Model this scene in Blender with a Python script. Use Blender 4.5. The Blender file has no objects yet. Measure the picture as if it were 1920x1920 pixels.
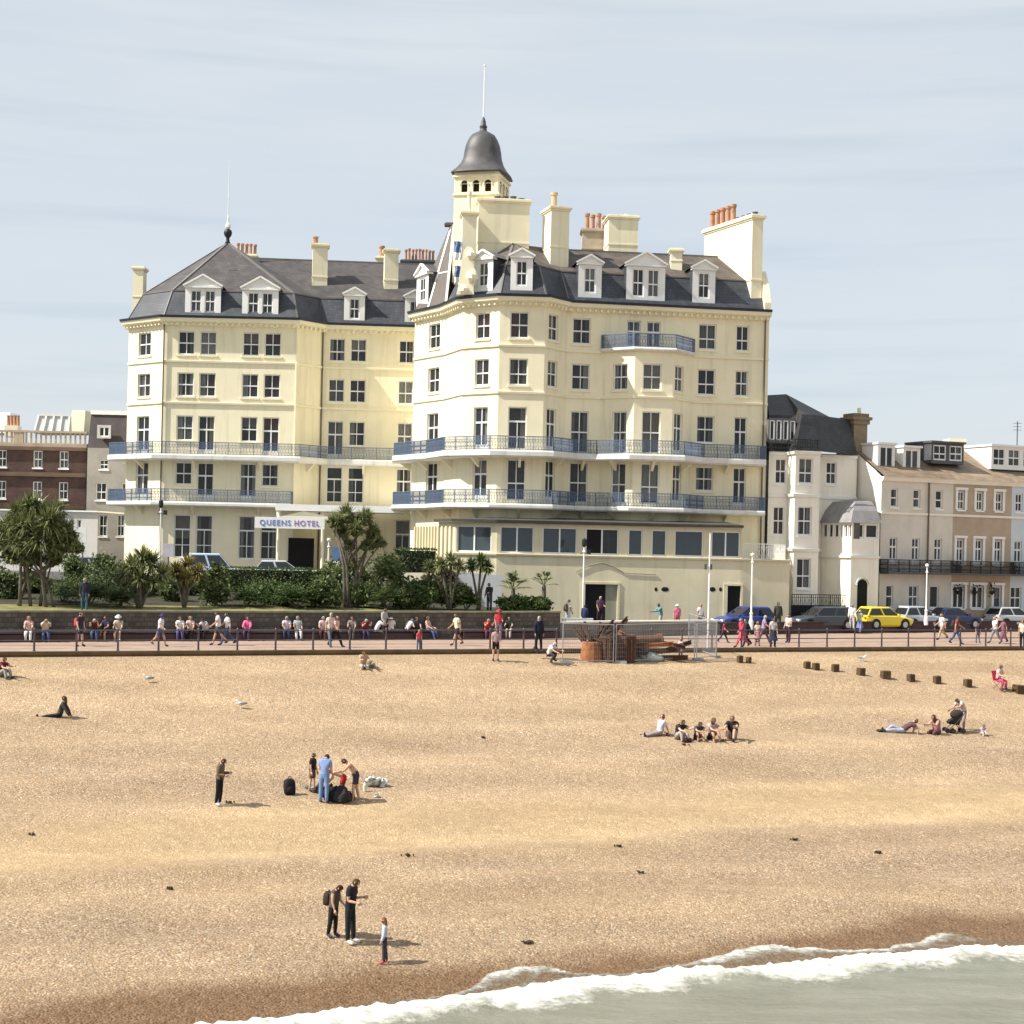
import bpy, bmesh, math, random
from mathutils import Vector, Matrix, noise
R = math.radians
random.seed(7)
scene = bpy.context.scene
COL = scene.collection

# ------------------------------------------------------------------ camera, sky, sun, exposure
F_PX, PX0, PY0, ROLL, HC = 3000.0, 960.0, 1030.0, 0.0222, 10.7     # focal length in photo pixels, optical centre, roll, eye height above the sea
SUN_EL, SUN_A = R(46), R(15.5)                                        # sun to the left, a little in front of the facades
cam_d = bpy.data.cameras.new('camera')
cam = bpy.data.objects.new('camera', cam_d); COL.objects.link(cam)
cam.matrix_world = Matrix.Translation((0, 0, HC)) @ Matrix.Rotation(R(90), 4, 'X') @ Matrix.Rotation(ROLL, 4, 'Z')
cam_d.sensor_width = 36.0; cam_d.sensor_fit = 'HORIZONTAL'; cam_d.lens = 36.0 * F_PX / 1920.0
cam_d.shift_y = (PY0 - 960.0) / 1920.0
cam_d.clip_start = 0.5; cam_d.clip_end = 9000
scene.camera = cam
scene.view_settings.view_transform = 'Standard'; scene.view_settings.look = 'None'
scene.view_settings.exposure = 0.62; scene.view_settings.gamma = 1.0

world = bpy.data.worlds.new('World'); scene.world = world
world.use_nodes = True
wn, wl = world.node_tree.nodes, world.node_tree.links
wn.clear()
w_out = wn.new('ShaderNodeOutputWorld'); w_bg = wn.new('ShaderNodeBackground')
w_sky = wn.new('ShaderNodeTexSky'); w_sky.sky_type = 'NISHITA'; w_sky.sun_disc = False
w_sky.sun_elevation = SUN_EL
w_sky.sun_rotation = math.atan2(-math.cos(SUN_A), -math.sin(SUN_A))
w_sky.air_density = 1.0; w_sky.dust_density = 1.6; w_sky.ozone_density = 1.2
w_bg.inputs['Strength'].default_value = 0.112
w_tc = wn.new('ShaderNodeTexCoord')
w_map = wn.new('ShaderNodeMapping'); w_map.inputs['Scale'].default_value = (1.0, 1.0, 7.0); w_map.inputs['Rotation'].default_value = (R(6), R(-5), 0)
w_n1 = wn.new('ShaderNodeTexNoise'); w_n1.inputs['Scale'].default_value = 3.1; w_n1.inputs['Detail'].default_value = 5; w_n1.inputs['Roughness'].default_value = 0.52
w_n1.inputs['Distortion'].default_value = 0.35
w_r1 = wn.new('ShaderNodeValToRGB')
w_r1.color_ramp.elements[0].position = 0.30; w_r1.color_ramp.elements[0].color = (0.74, 0.74, 0.74, 1)
w_r1.color_ramp.elements[1].position = 0.72; w_r1.color_ramp.elements[1].color = (0.97, 0.97, 0.97, 1)
w_mix = wn.new('ShaderNodeMixRGB'); w_mix.inputs['Color2'].default_value = (4.30, 4.60, 4.86, 1)      # thin high cloud
wl.new(w_tc.outputs['Generated'], w_map.inputs['Vector']); wl.new(w_map.outputs['Vector'], w_n1.inputs['Vector'])
wl.new(w_n1.outputs['Fac'], w_r1.inputs['Fac']); wl.new(w_r1.outputs['Color'], w_mix.inputs['Fac'])
wl.new(w_sky.outputs['Color'], w_mix.inputs['Color1'])
w_map2 = wn.new('ShaderNodeMapping'); w_map2.inputs['Scale'].default_value = (1.0, 1.0, 16.0); w_map2.inputs['Rotation'].default_value = (0, R(-7), 0)
w_map2.inputs['Location'].default_value = (0.37, 0.2, 0.31)
w_n2 = wn.new('ShaderNodeTexNoise'); w_n2.inputs['Scale'].default_value = 3.4; w_n2.inputs['Detail'].default_value = 3
w_r2 = wn.new('ShaderNodeValToRGB')
w_r2.color_ramp.elements[0].position = 0.52; w_r2.color_ramp.elements[0].color = (1, 1, 1, 1)
w_r2.color_ramp.elements[1].position = 0.82; w_r2.color_ramp.elements[1].color = (0.85, 0.88, 0.91, 1)
w_mul = wn.new('ShaderNodeMixRGB'); w_mul.blend_type = 'MULTIPLY'; w_mul.inputs['Fac'].default_value = 1.0
wl.new(w_tc.outputs['Generated'], w_map2.inputs['Vector']); wl.new(w_map2.outputs['Vector'], w_n2.inputs['Vector'])
wl.new(w_n2.outputs['Fac'], w_r2.inputs['Fac'])
wl.new(w_mix.outputs['Color'], w_mul.inputs['Color1']); wl.new(w_r2.outputs['Color'], w_mul.inputs['Color2'])
wl.new(w_mul.outputs['Color'], w_bg.inputs['Color']); wl.new(w_bg.outputs['Background'], w_out.inputs['Surface'])

sun_d = bpy.data.lights.new('sun', 'SUN'); sun = bpy.data.objects.new('sun', sun_d); COL.objects.link(sun)
sun_d.energy = 5.0; sun_d.angle = R(0.53); sun_d.color = (1.0, 0.96, 0.88)
SUNV = Vector((-math.cos(SUN_EL) * math.cos(SUN_A), -math.cos(SUN_EL) * math.sin(SUN_A), math.sin(SUN_EL)))
sun.rotation_euler = SUNV.to_track_quat('Z', 'Y').to_euler()
sun.location = (-60, -20, 90)

# ------------------------------------------------------------------ pixel <-> place
CR, SR = math.cos(ROLL), math.sin(ROLL)
def ray(px, py):
    x, y = (px - PX0) / F_PX, (PY0 - py) / F_PX
    return x * CR - y * SR, x * SR + y * CR          # X per metre of depth, height per metre of depth
def P(px, py, Y):
    a, b = ray(px, py)
    return Vector((a * Y, Y, HC + b * Y))
def on_z(px, py, rel):                                # the point of the level plane at height HC+rel
    a, b = ray(px, py)
    return P(px, py, rel / b)
def on_line(px, py, p0, p1):                          # a vertical wall line in plan: (u along it, z)
    a, b = ray(px, py)
    dx, dy = p1[0] - p0[0], p1[1] - p0[1]
    L = math.hypot(dx, dy)
    t = (a * p0[1] - p0[0]) / (dx - a * dy)
    Y = p0[1] + t * dy
    return t * L, HC + b * Y
def G(px, Y, py=800):                                 # plan point at a pixel column
    v = P(px, py, Y)
    return (v.x, v.y)

# ------------------------------------------------------------------ materials
def node_mat(name):
    m = bpy.data.materials.new(name); m.use_nodes = True
    nt = m.node_tree
    return m, nt.nodes, nt.links, nt.nodes['Principled BSDF']
MATS = {}
def mat(name, col, rough=0.7, var=0.10, scale=1.2, bump=0.0, bscale=30, metal=0.0, spec=0.35, dark=None, streak=0.0):
    """painted / plain surface with blotchy procedural variation"""
    if name in MATS: return MATS[name]
    m, n, l, b = node_mat(name)
    b.inputs['Roughness'].default_value = rough; b.inputs['Metallic'].default_value = metal
    b.inputs['Specular IOR Level'].default_value = spec
    tc = n.new('ShaderNodeTexCoord')
    nz = n.new('ShaderNodeTexNoise'); nz.inputs['Scale'].default_value = scale; nz.inputs['Detail'].default_value = 6; nz.inputs['Roughness'].default_value = 0.6
    l.new(tc.outputs['Object'], nz.inputs['Vector'])
    rp = n.new('ShaderNodeValToRGB')
    d = dark or tuple(c * (1 - var * 2) for c in col)
    rp.color_ramp.elements[0].position = 0.3; rp.color_ramp.elements[0].color = (*d, 1)
    rp.color_ramp.elements[1].position = 0.6; rp.color_ramp.elements[1].color = (*col, 1)
    l.new(nz.outputs['Fac'], rp.inputs['Fac'])
    src = rp.outputs['Color']
    if streak:
        mp = n.new('ShaderNodeMapping'); mp.inputs['Scale'].default_value = (2.2, 2.2, 0.16)
        n3 = n.new('ShaderNodeTexNoise'); n3.inputs['Scale'].default_value = 1.0; n3.inputs['Detail'].default_value = 5
        l.new(tc.outputs['Object'], mp.inputs['Vector']); l.new(mp.outputs['Vector'], n3.inputs['Vector'])
        r3 = n.new('ShaderNodeValToRGB'); r3.color_ramp.elements[0].position = 0.52; r3.color_ramp.elements[0].color = (1, 1, 1, 1)
        r3.color_ramp.elements[1].position = 0.78; r3.color_ramp.elements[1].color = (1 - streak, 1 - streak * 1.05, 1 - streak * 1.1, 1)
        l.new(n3.outputs['Fac'], r3.inputs['Fac'])
        mx = n.new('ShaderNodeMixRGB'); mx.blend_type = 'MULTIPLY'; mx.inputs['Fac'].default_value = 1
        l.new(src, mx.inputs['Color1']); l.new(r3.outputs['Color'], mx.inputs['Color2']); src = mx.outputs['Color']
    l.new(src, b.inputs['Base Color'])
    if bump:
        n2 = n.new('ShaderNodeTexNoise'); n2.inputs['Scale'].default_value = bscale; n2.inputs['Detail'].default_value = 4
        l.new(tc.outputs['Object'], n2.inputs['Vector'])
        bp = n.new('ShaderNodeBump'); bp.inputs['Strength'].default_value = bump; bp.inputs['Distance'].default_value = 0.05
        l.new(n2.outputs['Fac'], bp.inputs['Height']); l.new(bp.outputs['Normal'], b.inputs['Normal'])
    MATS[name] = m
    return m
def course_mat(name, c1, c2, mortar, bw, bh, rough=0.7, msize=0.01, bump=0.3, rot=None):
    """slates, bricks, ashlar: courses in height; u follows x+y so that every wall gets them"""
    if name in MATS: return MATS[name]
    m, n, l, b = node_mat(name)
    b.inputs['Roughness'].default_value = rough
    tc = n.new('ShaderNodeTexCoord')
    sp = n.new('ShaderNodeSeparateXYZ'); l.new(tc.outputs['Object'], sp.inputs[0])
    ad = n.new('ShaderNodeMath'); ad.operation = 'ADD'; l.new(sp.outputs['X'], ad.inputs[0]); l.new(sp.outputs['Y'], ad.inputs[1])
    cb = n.new('ShaderNodeCombineXYZ'); l.new(ad.outputs[0], cb.inputs['X']); l.new(sp.outputs['Z'], cb.inputs['Y'])
    br = n.new('ShaderNodeTexBrick'); br.inputs['Scale'].default_value = 1.0
    br.inputs['Color1'].default_value = (*c1, 1); br.inputs['Color2'].default_value = (*c2, 1); br.inputs['Mortar'].default_value = (*mortar, 1)
    br.inputs['Brick Width'].default_value = bw; br.inputs['Row Height'].default_value = bh; br.inputs['Mortar Size'].default_value = msize
    l.new(cb.outputs[0], br.inputs['Vector'])
    nz = n.new('ShaderNodeTexNoise'); nz.inputs['Scale'].default_value = 0.9; nz.inputs['Detail'].default_value = 6
    l.new(tc.outputs['Object'], nz.inputs['Vector'])
    rp = n.new('ShaderNodeValToRGB'); rp.color_ramp.elements[0].position = 0.3; rp.color_ramp.elements[0].color = (0.62, 0.62, 0.64, 1)
    rp.color_ramp.elements[1].position = 0.68; rp.color_ramp.elements[1].color = (1.15, 1.12, 1.08, 1)
    l.new(nz.outputs['Fac'], rp.inputs['Fac'])
    mx = n.new('ShaderNodeMixRGB'); mx.blend_type = 'MULTIPLY'; mx.inputs['Fac'].default_value = 1
    l.new(br.outputs['Color'], mx.inputs['Color1']); l.new(rp.outputs['Color'], mx.inputs['Color2'])
    l.new(mx.outputs['Color'], b.inputs['Base Color'])
    bp = n.new('ShaderNodeBump'); bp.inputs['Strength'].default_value = bump; bp.inputs['Distance'].default_value = 0.02
    l.new(br.outputs['Color'], bp.inputs['Height']); l.new(bp.outputs['Normal'], b.inputs['Normal'])
    MATS[name] = m
    return m
def cloth(rgb, rough=0.85):
    key = 'cloth_%d_%d_%d' % tuple(int(c * 255) for c in rgb)
    return mat(key, rgb, rough, 0.12, 9, 0.25, 40, spec=0.2)
def glass_mat(name, tint, see=0.42, rough=0.04):
    m, n, l, b = node_mat(name)
    b.inputs['Base Color'].default_value = (*tint, 1); b.inputs['Roughness'].default_value = rough; b.inputs['Specular IOR Level'].default_value = 0.6
    tc = n.new('ShaderNodeTexCoord'); nz = n.new('ShaderNodeTexNoise'); nz.inputs['Scale'].default_value = 1.6
    l.new(tc.outputs['Object'], nz.inputs['Vector'])
    bp = n.new('ShaderNodeBump'); bp.inputs['Strength'].default_value = 0.06; bp.inputs['Distance'].default_value = 0.05
    l.new(nz.outputs['Fac'], bp.inputs['Height']); l.new(bp.outputs['Normal'], b.inputs['Normal'])
    tr = n.new('ShaderNodeBsdfTransparent'); mx = n.new('ShaderNodeMixShader'); mx.inputs['Fac'].default_value = 1 - see
    l.new(tr.outputs[0], mx.inputs[1]); l.new(b.outputs[0], mx.inputs[2])
    l.new(mx.outputs[0], n['Material Output'].inputs['Surface'])
    MATS[name] = m
    return m

M_CREAM = mat('cream_stucco', (0.88, 0.80, 0.575), 0.8, 0.05, 0.35, 0.12, 25, streak=0.17)
M_CREAM2 = mat('cream_trim', (0.87, 0.80, 0.60), 0.75, 0.03, 0.8)
M_STONE = mat('buff_render', (0.70, 0.63, 0.44), 0.85, 0.06, 0.5, 0.2, 18, streak=0.18)
M_SLAB = mat('balcony_white', (0.72, 0.70, 0.65), 0.6, 0.07, 1.2, streak=.2)
M_WHITE = mat('white_paint', (0.83, 0.82, 0.79), 0.5, 0.03, 2.0)
M_SASH = mat('white_sash', (0.82, 0.82, 0.80), 0.45, 0.02, 2.0)
M_SLATE = course_mat('grey_slate', (0.042, 0.047, 0.060), (0.066, 0.072, 0.088), (0.03, 0.03, 0.036), 0.30, 0.22, 0.55, 0.012)
M_BSLATE = course_mat('weathered_slate', (0.085, 0.070, 0.060), (0.125, 0.102, 0.085), (0.05, 0.042, 0.036), 0.30, 0.22, 0.7, 0.012)
M_LEAD = mat('dark_lead', (0.10, 0.10, 0.105), 0.55, 0.15, 1.5, 0.1, 8)
M_GUTTER = mat('blue_black_gutter', (0.030, 0.036, 0.050), 0.5)
M_POT = mat('terracotta', (0.50, 0.25, 0.14), 0.85, 0.16, 2.0)
M_IRON = mat('blue_grey_iron', (0.11, 0.15, 0.225), 0.5, 0.05, 3)
M_BLACK = mat('black_iron', (0.018, 0.018, 0.020), 0.5)
M_GLASS = glass_mat('window_glass', (0.045, 0.050, 0.055), 0.5)
M_GLASSES = [M_GLASS, M_GLASS, glass_mat('window_glass_dark', (0.018, 0.020, 0.024), 0.35), glass_mat('window_glass_pale', (0.10, 0.11, 0.115), 0.45, 0.08)]
M_GLASS2 = glass_mat('large_pane_glass', (0.07, 0.095, 0.11), 0.25, 0.03)
M_ROOM = mat('dim_room', (0.16, 0.145, 0.125), 0.9, 0.25, 1.0)
M_CURT = mat('pale_curtain', (0.62, 0.60, 0.54), 0.9, 0.08, 3)
M_CURT2 = mat('red_curtain', (0.22, 0.07, 0.05), 0.9, 0.08, 3)
M_CURT3 = mat('beige_blind', (0.42, 0.36, 0.27), 0.9, 0.08, 3)
M_BLUE = mat('blue_panel', (0.11, 0.19, 0.33), 0.5)
M_PIPE = mat('brown_pipe', (0.16, 0.12, 0.08), 0.6)
M_DOOR = mat('dark_doorway', (0.012, 0.011, 0.011), 0.9)

# ------------------------------------------------------------------ mesh builder
ORG = {}
class MB:
    def __init__(s): s.v, s.f, s.mi = [], [], []
    def add(s, vs, fs, mi=0):
        o = len(s.v); s.v += [Vector(v) for v in vs]
        for f in fs: s.f.append([i + o for i in f]); s.mi.append(mi)
    def quad(s, a, b, c, d, mi=0): s.add((a, b, c, d), ((0, 1, 2, 3),), mi)
    def tri(s, a, b, c, mi=0): s.add((a, b, c), ((0, 1, 2),), mi)
    def hexa(s, p, mi=0):                             # p: 4 bottom (ccw from above), 4 top
        s.add(p, ((3, 2, 1, 0), (4, 5, 6, 7), (0, 1, 5, 4), (1, 2, 6, 5), (2, 3, 7, 6), (3, 0, 4, 7)), mi)
    def box(s, c, sx, sy, sz, rz=0.0, mi=0):          # c = centre of the bottom face
        c = Vector(c); ca, sa = math.cos(rz), math.sin(rz)
        q = []
        for z in (0, sz):
            for x, y in ((-sx / 2, -sy / 2), (sx / 2, -sy / 2), (sx / 2, sy / 2), (-sx / 2, sy / 2)):
                q.append(c + Vector((x * ca - y * sa, x * sa + y * ca, z)))
        s.hexa(q, mi)
    def prism(s, poly, z0, z1, mi=0, cap=True):       # poly: plan points, ccw from above
        n = len(poly)
        vs = [(p[0], p[1], z0) for p in poly] + [(p[0], p[1], z1) for p in poly]
        fs = [(i, (i + 1) % n, n + (i + 1) % n, n + i) for i in range(n)]
        if cap: fs += [tuple(range(n - 1, -1, -1)), tuple(range(n, 2 * n))]
        s.add(vs, fs, mi)
    def beam(s, a, b, w, h=None, mi=0):
        a, b = Vector(a), Vector(b); h = h or w
        d = (b - a)
        if d.length < 1e-6: return
        d.normalize()
        up = Vector((0, 0, 1)) if abs(d.z) < 0.95 else Vector((0, 1, 0))
        x = d.cross(up).normalized() * (w / 2); y = x.cross(d).normalized() * (h / 2)
        s.hexa([a - x - y, a + x - y, b + x - y, b - x - y, a - x + y, a + x + y, b + x + y, b - x + y], mi)
    def tube(s, pts, rad, n=6, mi=0, caps=True):
        pts = [Vector(p) for p in pts]
        if not hasattr(rad, '__len__'): rad = [rad] * len(pts)
        rings = []; prev = None
        for i, p in enumerate(pts):
            d = (pts[min(i + 1, len(pts) - 1)] - pts[max(i - 1, 0)])
            d = d.normalized() if d.length > 1e-9 else Vector((0, 0, 1))
            if prev is None:
                x = d.cross(Vector((0, 0, 1)) if abs(d.z) < 0.9 else Vector((0, 1, 0))).normalized()
            else:
                x = (prev - d * prev.dot(d)); x = x.normalized() if x.length > 1e-6 else d.orthogonal().normalized()
            prev = x; y = d.cross(x)
            rings.append([p + (x * math.cos(2 * math.pi * k / n) + y * math.sin(2 * math.pi * k / n)) * rad[i] for k in range(n)])
        vs = [v for r in rings for v in r]; fs = []
        for i in range(len(pts) - 1):
            for k in range(n):
                fs.append((i * n + k, i * n + (k + 1) % n, (i + 1) * n + (k + 1) % n, (i + 1) * n + k))
        if caps: fs += [tuple(range(n - 1, -1, -1)), tuple((len(pts) - 1) * n + k for k in range(n))]
        s.add(vs, fs, mi)
    def lathe(s, c, prof, n=16, mi=0, sq=0.0, rz=0.0):  # prof: (r, z); sq>0 squares the section
        c = Vector(c); vs, fs = [], []
        for j, (r, z) in enumerate(prof):
            q = sq[j] if hasattr(sq, '__len__') else sq
            for k in range(n):
                a = 2 * math.pi * k / n
                rr = r / max(abs(math.cos(a)), abs(math.sin(a))) * q + r * (1 - q)
                vs.append(c + Vector((rr * math.cos(a + rz), rr * math.sin(a + rz), z)))
        for j in range(len(prof) - 1):
            for k in range(n): fs.append((j * n + k, j * n + (k + 1) % n, (j + 1) * n + (k + 1) % n, (j + 1) * n + k))
        fs += [tuple(range(n - 1, -1, -1)), tuple((len(prof) - 1) * n + k for k in range(n))]
        s.add(vs, fs, mi)
    def ball(s, c, rx, ry=None, rz=None, n=8, m=5, mi=0):
        ry = ry or rx; rz = rz or rx; c = Vector(c)
        vs = [c + Vector((0, 0, -rz))]; fs = []
        for j in range(1, m):
            t = math.pi * j / m
            for k in range(n):
                a = 2 * math.pi * k / n
                vs.append(c + Vector((rx * math.sin(t) * math.cos(a), ry * math.sin(t) * math.sin(a), -rz * math.cos(t))))
        vs.append(c + Vector((0, 0, rz)))
        for k in range(n): fs.append((0, 1 + (k + 1) % n, 1 + k))
        for j in range(m - 2):
            for k in range(n):
                a = 1 + j * n
                fs.append((a + k, a + (k + 1) % n, a + n + (k + 1) % n, a + n + k))
        a = 1 + (m - 2) * n
        for k in range(n): fs.append((a + k, a + (k + 1) % n, len(vs) - 1))
        s.add(vs, fs, mi)
    def sweep(s, pts, prof, closed=True, mi=0, ends=True):  # prof: (outward, z) along a plan polyline
        rows = [[(q[0], q[1], z) for q in offset(pts, d)] for d, z in prof]
        n, m = len(prof), len(pts); vs = [v for r in rows for v in r]; fs = []
        for j in range(n if closed else n - 1):
            k = (j + 1) % n
            for i in range(m - 1): fs.append((j * m + i, j * m + i + 1, k * m + i + 1, k * m + i))
        if closed and ends: fs += [tuple(j * m for j in range(n)), tuple(j * m + m - 1 for j in range(n - 1, -1, -1))]
        s.add(vs, fs, mi)
    def build(s, name, mats, parent=None, smooth=False, local=False):
        me = bpy.data.meshes.new(name)
        o0 = ORG.get(parent.name, Vector((0, 0, 0))) if (parent and not local) else Vector((0, 0, 0))
        me.from_pydata([tuple(v - o0) for v in s.v], [], s.f)
        mats = mats if isinstance(mats, (list, tuple)) else [mats]
        for m in mats: me.materials.append(m)
        if len(mats) > 1: me.polygons.foreach_set('material_index', s.mi)
        if smooth: me.polygons.foreach_set('use_smooth', [True] * len(me.polygons))
        me.update()
        ob = bpy.data.objects.new(name, me); COL.objects.link(ob)
        if parent: ob.parent = parent
        ORG[ob.name] = o0
        return ob
def offset(pts, d):
    """plan polyline moved d to its outer side (right-hand side of left-to-right = towards the sea)"""
    out = []
    ns = []
    for i in range(len(pts) - 1):
        dx, dy = pts[i + 1][0] - pts[i][0], pts[i + 1][1] - pts[i][1]; L = math.hypot(dx, dy)
        ns.append((dy / L, -dx / L))
    for i, p in enumerate(pts):
        if i == 0: n = ns[0]; k = 1
        elif i == len(pts) - 1: n = ns[-1]; k = 1
        else:
            a, b = ns[i - 1], ns[i]; n = (a[0] + b[0], a[1] + b[1]); L = math.hypot(*n); n = (n[0] / L, n[1] / L)
            k = 1 / max(0.35, n[0] * a[0] + n[1] * a[1])
        out.append((p[0] + n[0] * d * k, p[1] + n[1] * d * k))
    return out
def tag(o, label=None, cat=None, group=None, kind=None):
    if label: o['label'] = label
    if cat: o['category'] = cat
    if group: o['group'] = group
    if kind: o['kind'] = kind
    return o
def thing(name, loc, label, cat, group=None, rz=0.0):
    o = bpy.data.objects.new(name, None); COL.objects.link(o)
    o.location = loc; o.rotation_euler = (0, 0, rz); o.empty_display_size = 0.2
    ORG[o.name] = Vector(loc)
    return tag(o, label, cat, group)

class Fr:
    """a wall frame: origin, u along the wall, n outward"""
    def __init__(s, p0, p1, z=0.0):
        s.p0 = p0; dx, dy = p1[0] - p0[0], p1[1] - p0[1]; s.L = math.hypot(dx, dy)
        s.u = (dx / s.L, dy / s.L); s.n = (s.u[1], -s.u[0]); s.z = z; s.a = math.atan2(dy, dx)
    def __call__(s, u, z, out=0.0):
        return Vector((s.p0[0] + s.u[0] * u + s.n[0] * out, s.p0[1] + s.u[1] * u + s.n[1] * out, s.z + z))
    def bx(s, mb, u0, u1, z0, z1, o0, o1, mi=0):      # box between outward distances o0 < o1
        mb.hexa([s(u0, z0, o1), s(u1, z0, o1), s(u1, z0, o0), s(u0, z0, o0), s(u0, z1, o1), s(u1, z1, o1), s(u1, z1, o0), s(u0, z1, o0)], mi)
def wall_panel(mb, fr, z0, z1, holes, depth=0.16, u0=0.0, u1=None, mi=0):
    """wall with real openings (u0,u1,z0,z1) and reveals"""
    u1 = fr.L if u1 is None else u1
    us = sorted({u0, u1} | {h[0] for h in holes} | {h[1] for h in holes}); zs = sorted({z0, z1} | {h[2] for h in holes} | {h[3] for h in holes})
    us = [u for u in us if u0 - 1e-6 <= u <= u1 + 1e-6]; zs = [z for z in zs if z0 - 1e-6 <= z <= z1 + 1e-6]
    for i in range(len(us) - 1):
        for j in range(len(zs) - 1):
            cu, cz = (us[i] + us[i + 1]) / 2, (zs[j] + zs[j + 1]) / 2
            if any(h[0] < cu < h[1] and h[2] < cz < h[3] for h in holes): continue
            mb.quad(fr(us[i], zs[j]), fr(us[i + 1], zs[j]), fr(us[i + 1], zs[j + 1]), fr(us[i], zs[j + 1]), mi)
    for a, b, c, d in holes:
        for p, q in (((a, c), (b, c)), ((b, c), (b, d)), ((b, d), (a, d)), ((a, d), (a, c))):
            mb.quad(fr(p[0], p[1]), fr(q[0], q[1]), fr(q[0], q[1], -depth), fr(p[0], p[1], -depth), mi)
WROOM = {}
def window(par, fr, h, style='sash', depth=0.16, frame=M_SASH, glass=M_GLASS, curtain=None, names=('window', 'pane', 'curtain'), rooms=None, bars=True, open_=0.0):
    """sash window or balcony door set back in its reveal: frame mesh > pane, curtain"""
    a, b, c, d = h; w = b - a; ht = d - c
    mb = MB(); o0, o1 = -depth - 0.05, -depth + 0.03; t = 0.08
    fr.bx(mb, a, b, c, c + t * 1.3, o0, o1); fr.bx(mb, a, b, d - t, d, o0, o1)
    fr.bx(mb, a, a + t, c + t * 1.3, d - t, o0, o1); fr.bx(mb, b - t, b, c + t * 1.3, d - t, o0, o1)
    if style == 'sash':
        m = c + ht * random.choice((0.5, 0.5, 0.5, 0.5, 0.47, 0.42))
        fr.bx(mb, a + t, b - t, m - 0.045, m + 0.045, o0 + 0.01, o1 + 0.012)
        if w > 0.62 and bars:
            k = (a + b) / 2
            fr.bx(mb, k - 0.028, k + 0.028, c + t * 1.3, m - 0.045, o0 + 0.01, o1 - 0.01); fr.bx(mb, k - 0.028, k + 0.028, m + 0.045, d - t, o0 + 0.01, o1 - 0.01)
    elif style == 'door':
        m = c + ht * 0.64; k = (a + b) / 2
        fr.bx(mb, a + t, b - t, m - 0.06, m + 0.06, o0 + 0.01, o1 + 0.012)
        if w > 0.55:
            fr.bx(mb, k - 0.05, k + 0.05, c + t * 1.3, m - 0.06, o0 + 0.01, o1); fr.bx(mb, k - 0.028, k + 0.028, m + 0.06, d - t, o0 + 0.01, o1 - 0.01)
        fr.bx(mb, a + t, b - t, c + t * 1.3, c + 0.34, o0 + 0.01, o1 - 0.012)
    elif style == 'tall':
        m = c + ht * 0.66; k = (a + b) / 2
        fr.bx(mb, a + t, b - t, m - 0.06, m + 0.06, o0 + 0.01, o1 + 0.012)
        fr.bx(mb, k - 0.028, k + 0.028, c + t * 1.3, m - 0.06, o0 + 0.01, o1 - 0.01)
        fr.bx(mb, a + t, b - t, c + ht * 0.3 - 0.03, c + ht * 0.3 + 0.03, o0 + 0.012, o1 - 0.012)
    elif style == 'pair':
        k = (a + b) / 2
        fr.bx(mb, k - 0.05, k + 0.05, c + t * 1.3, d - t, o0 + 0.01, o1 + 0.01)
    ob = mb.build(names[0], frame, par)
    p = MB(); g = -depth - 0.015
    p.quad(fr(a + t, c + t, g), fr(b - t, c + t, g), fr(b - t, d - t, g), fr(a + t, d - t, g))
    pr = ob if names[0] == 'window' else par
    p.build(names[1], random.choice(M_GLASSES) if glass is M_GLASS else glass, pr)
    if rooms is not None:
        g2 = -depth - 0.55
        rooms.quad(fr(a - .05, c - .05, g2), fr(b + .05, c - .05, g2), fr(b + .05, d + .05, g2), fr(a - .05, d + .05, g2))
        for q, r2 in (((a - .05, c - .05), (a - .05, d + .05)), ((b + .05, d + .05), (b + .05, c - .05)), ((a - .05, d + .05), (b + .05, d + .05)), ((b + .05, c - .05), (a - .05, c - .05))):
            rooms.quad(fr(q[0], q[1], -depth - .052), fr(r2[0], r2[1], -depth - .052), fr(r2[0], r2[1], g2), fr(q[0], q[1], g2))
    cu = curtain if curtain is not None else random.choice((0, 1, 1, 1, 2, 3, 3, 4, 4))
    if cu:
        m = MB(); g3 = -depth - random.choice((0.10, 0.14, 0.2))
        spans = {1: ((a, a + w * .27), (b - w * .27, b)), 2: ((a, a + w * .36),), 3: ((b - w * .33, b),), 4: ((a, b),), 5: ((a, a + w * .5),)}[cu]
        zt = d - 0.02; zb = c + 0.06 if cu != 4 else c + ht * random.choice((.45, .6, .08))
        for s0, s1 in spans:
            n = max(2, int((s1 - s0) / 0.07))
            for i in range(n):
                x0, x1 = s0 + (s1 - s0) * i / n, s0 + (s1 - s0) * (i + 1) / n
                e0, e1 = g3 - 0.04 * (i % 2), g3 - 0.04 * ((i + 1) % 2)
                m.quad(fr(x0, zb, e0), fr(x1, zb, e1), fr(x1, zt, e1), fr(x0, zt, e0))
        m.build(names[2], random.choice((M_CURT, M_CURT, M_CURT, M_CURT, M_CURT3, M_CURT3, M_CURT2)), pr)
    return ob
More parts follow.
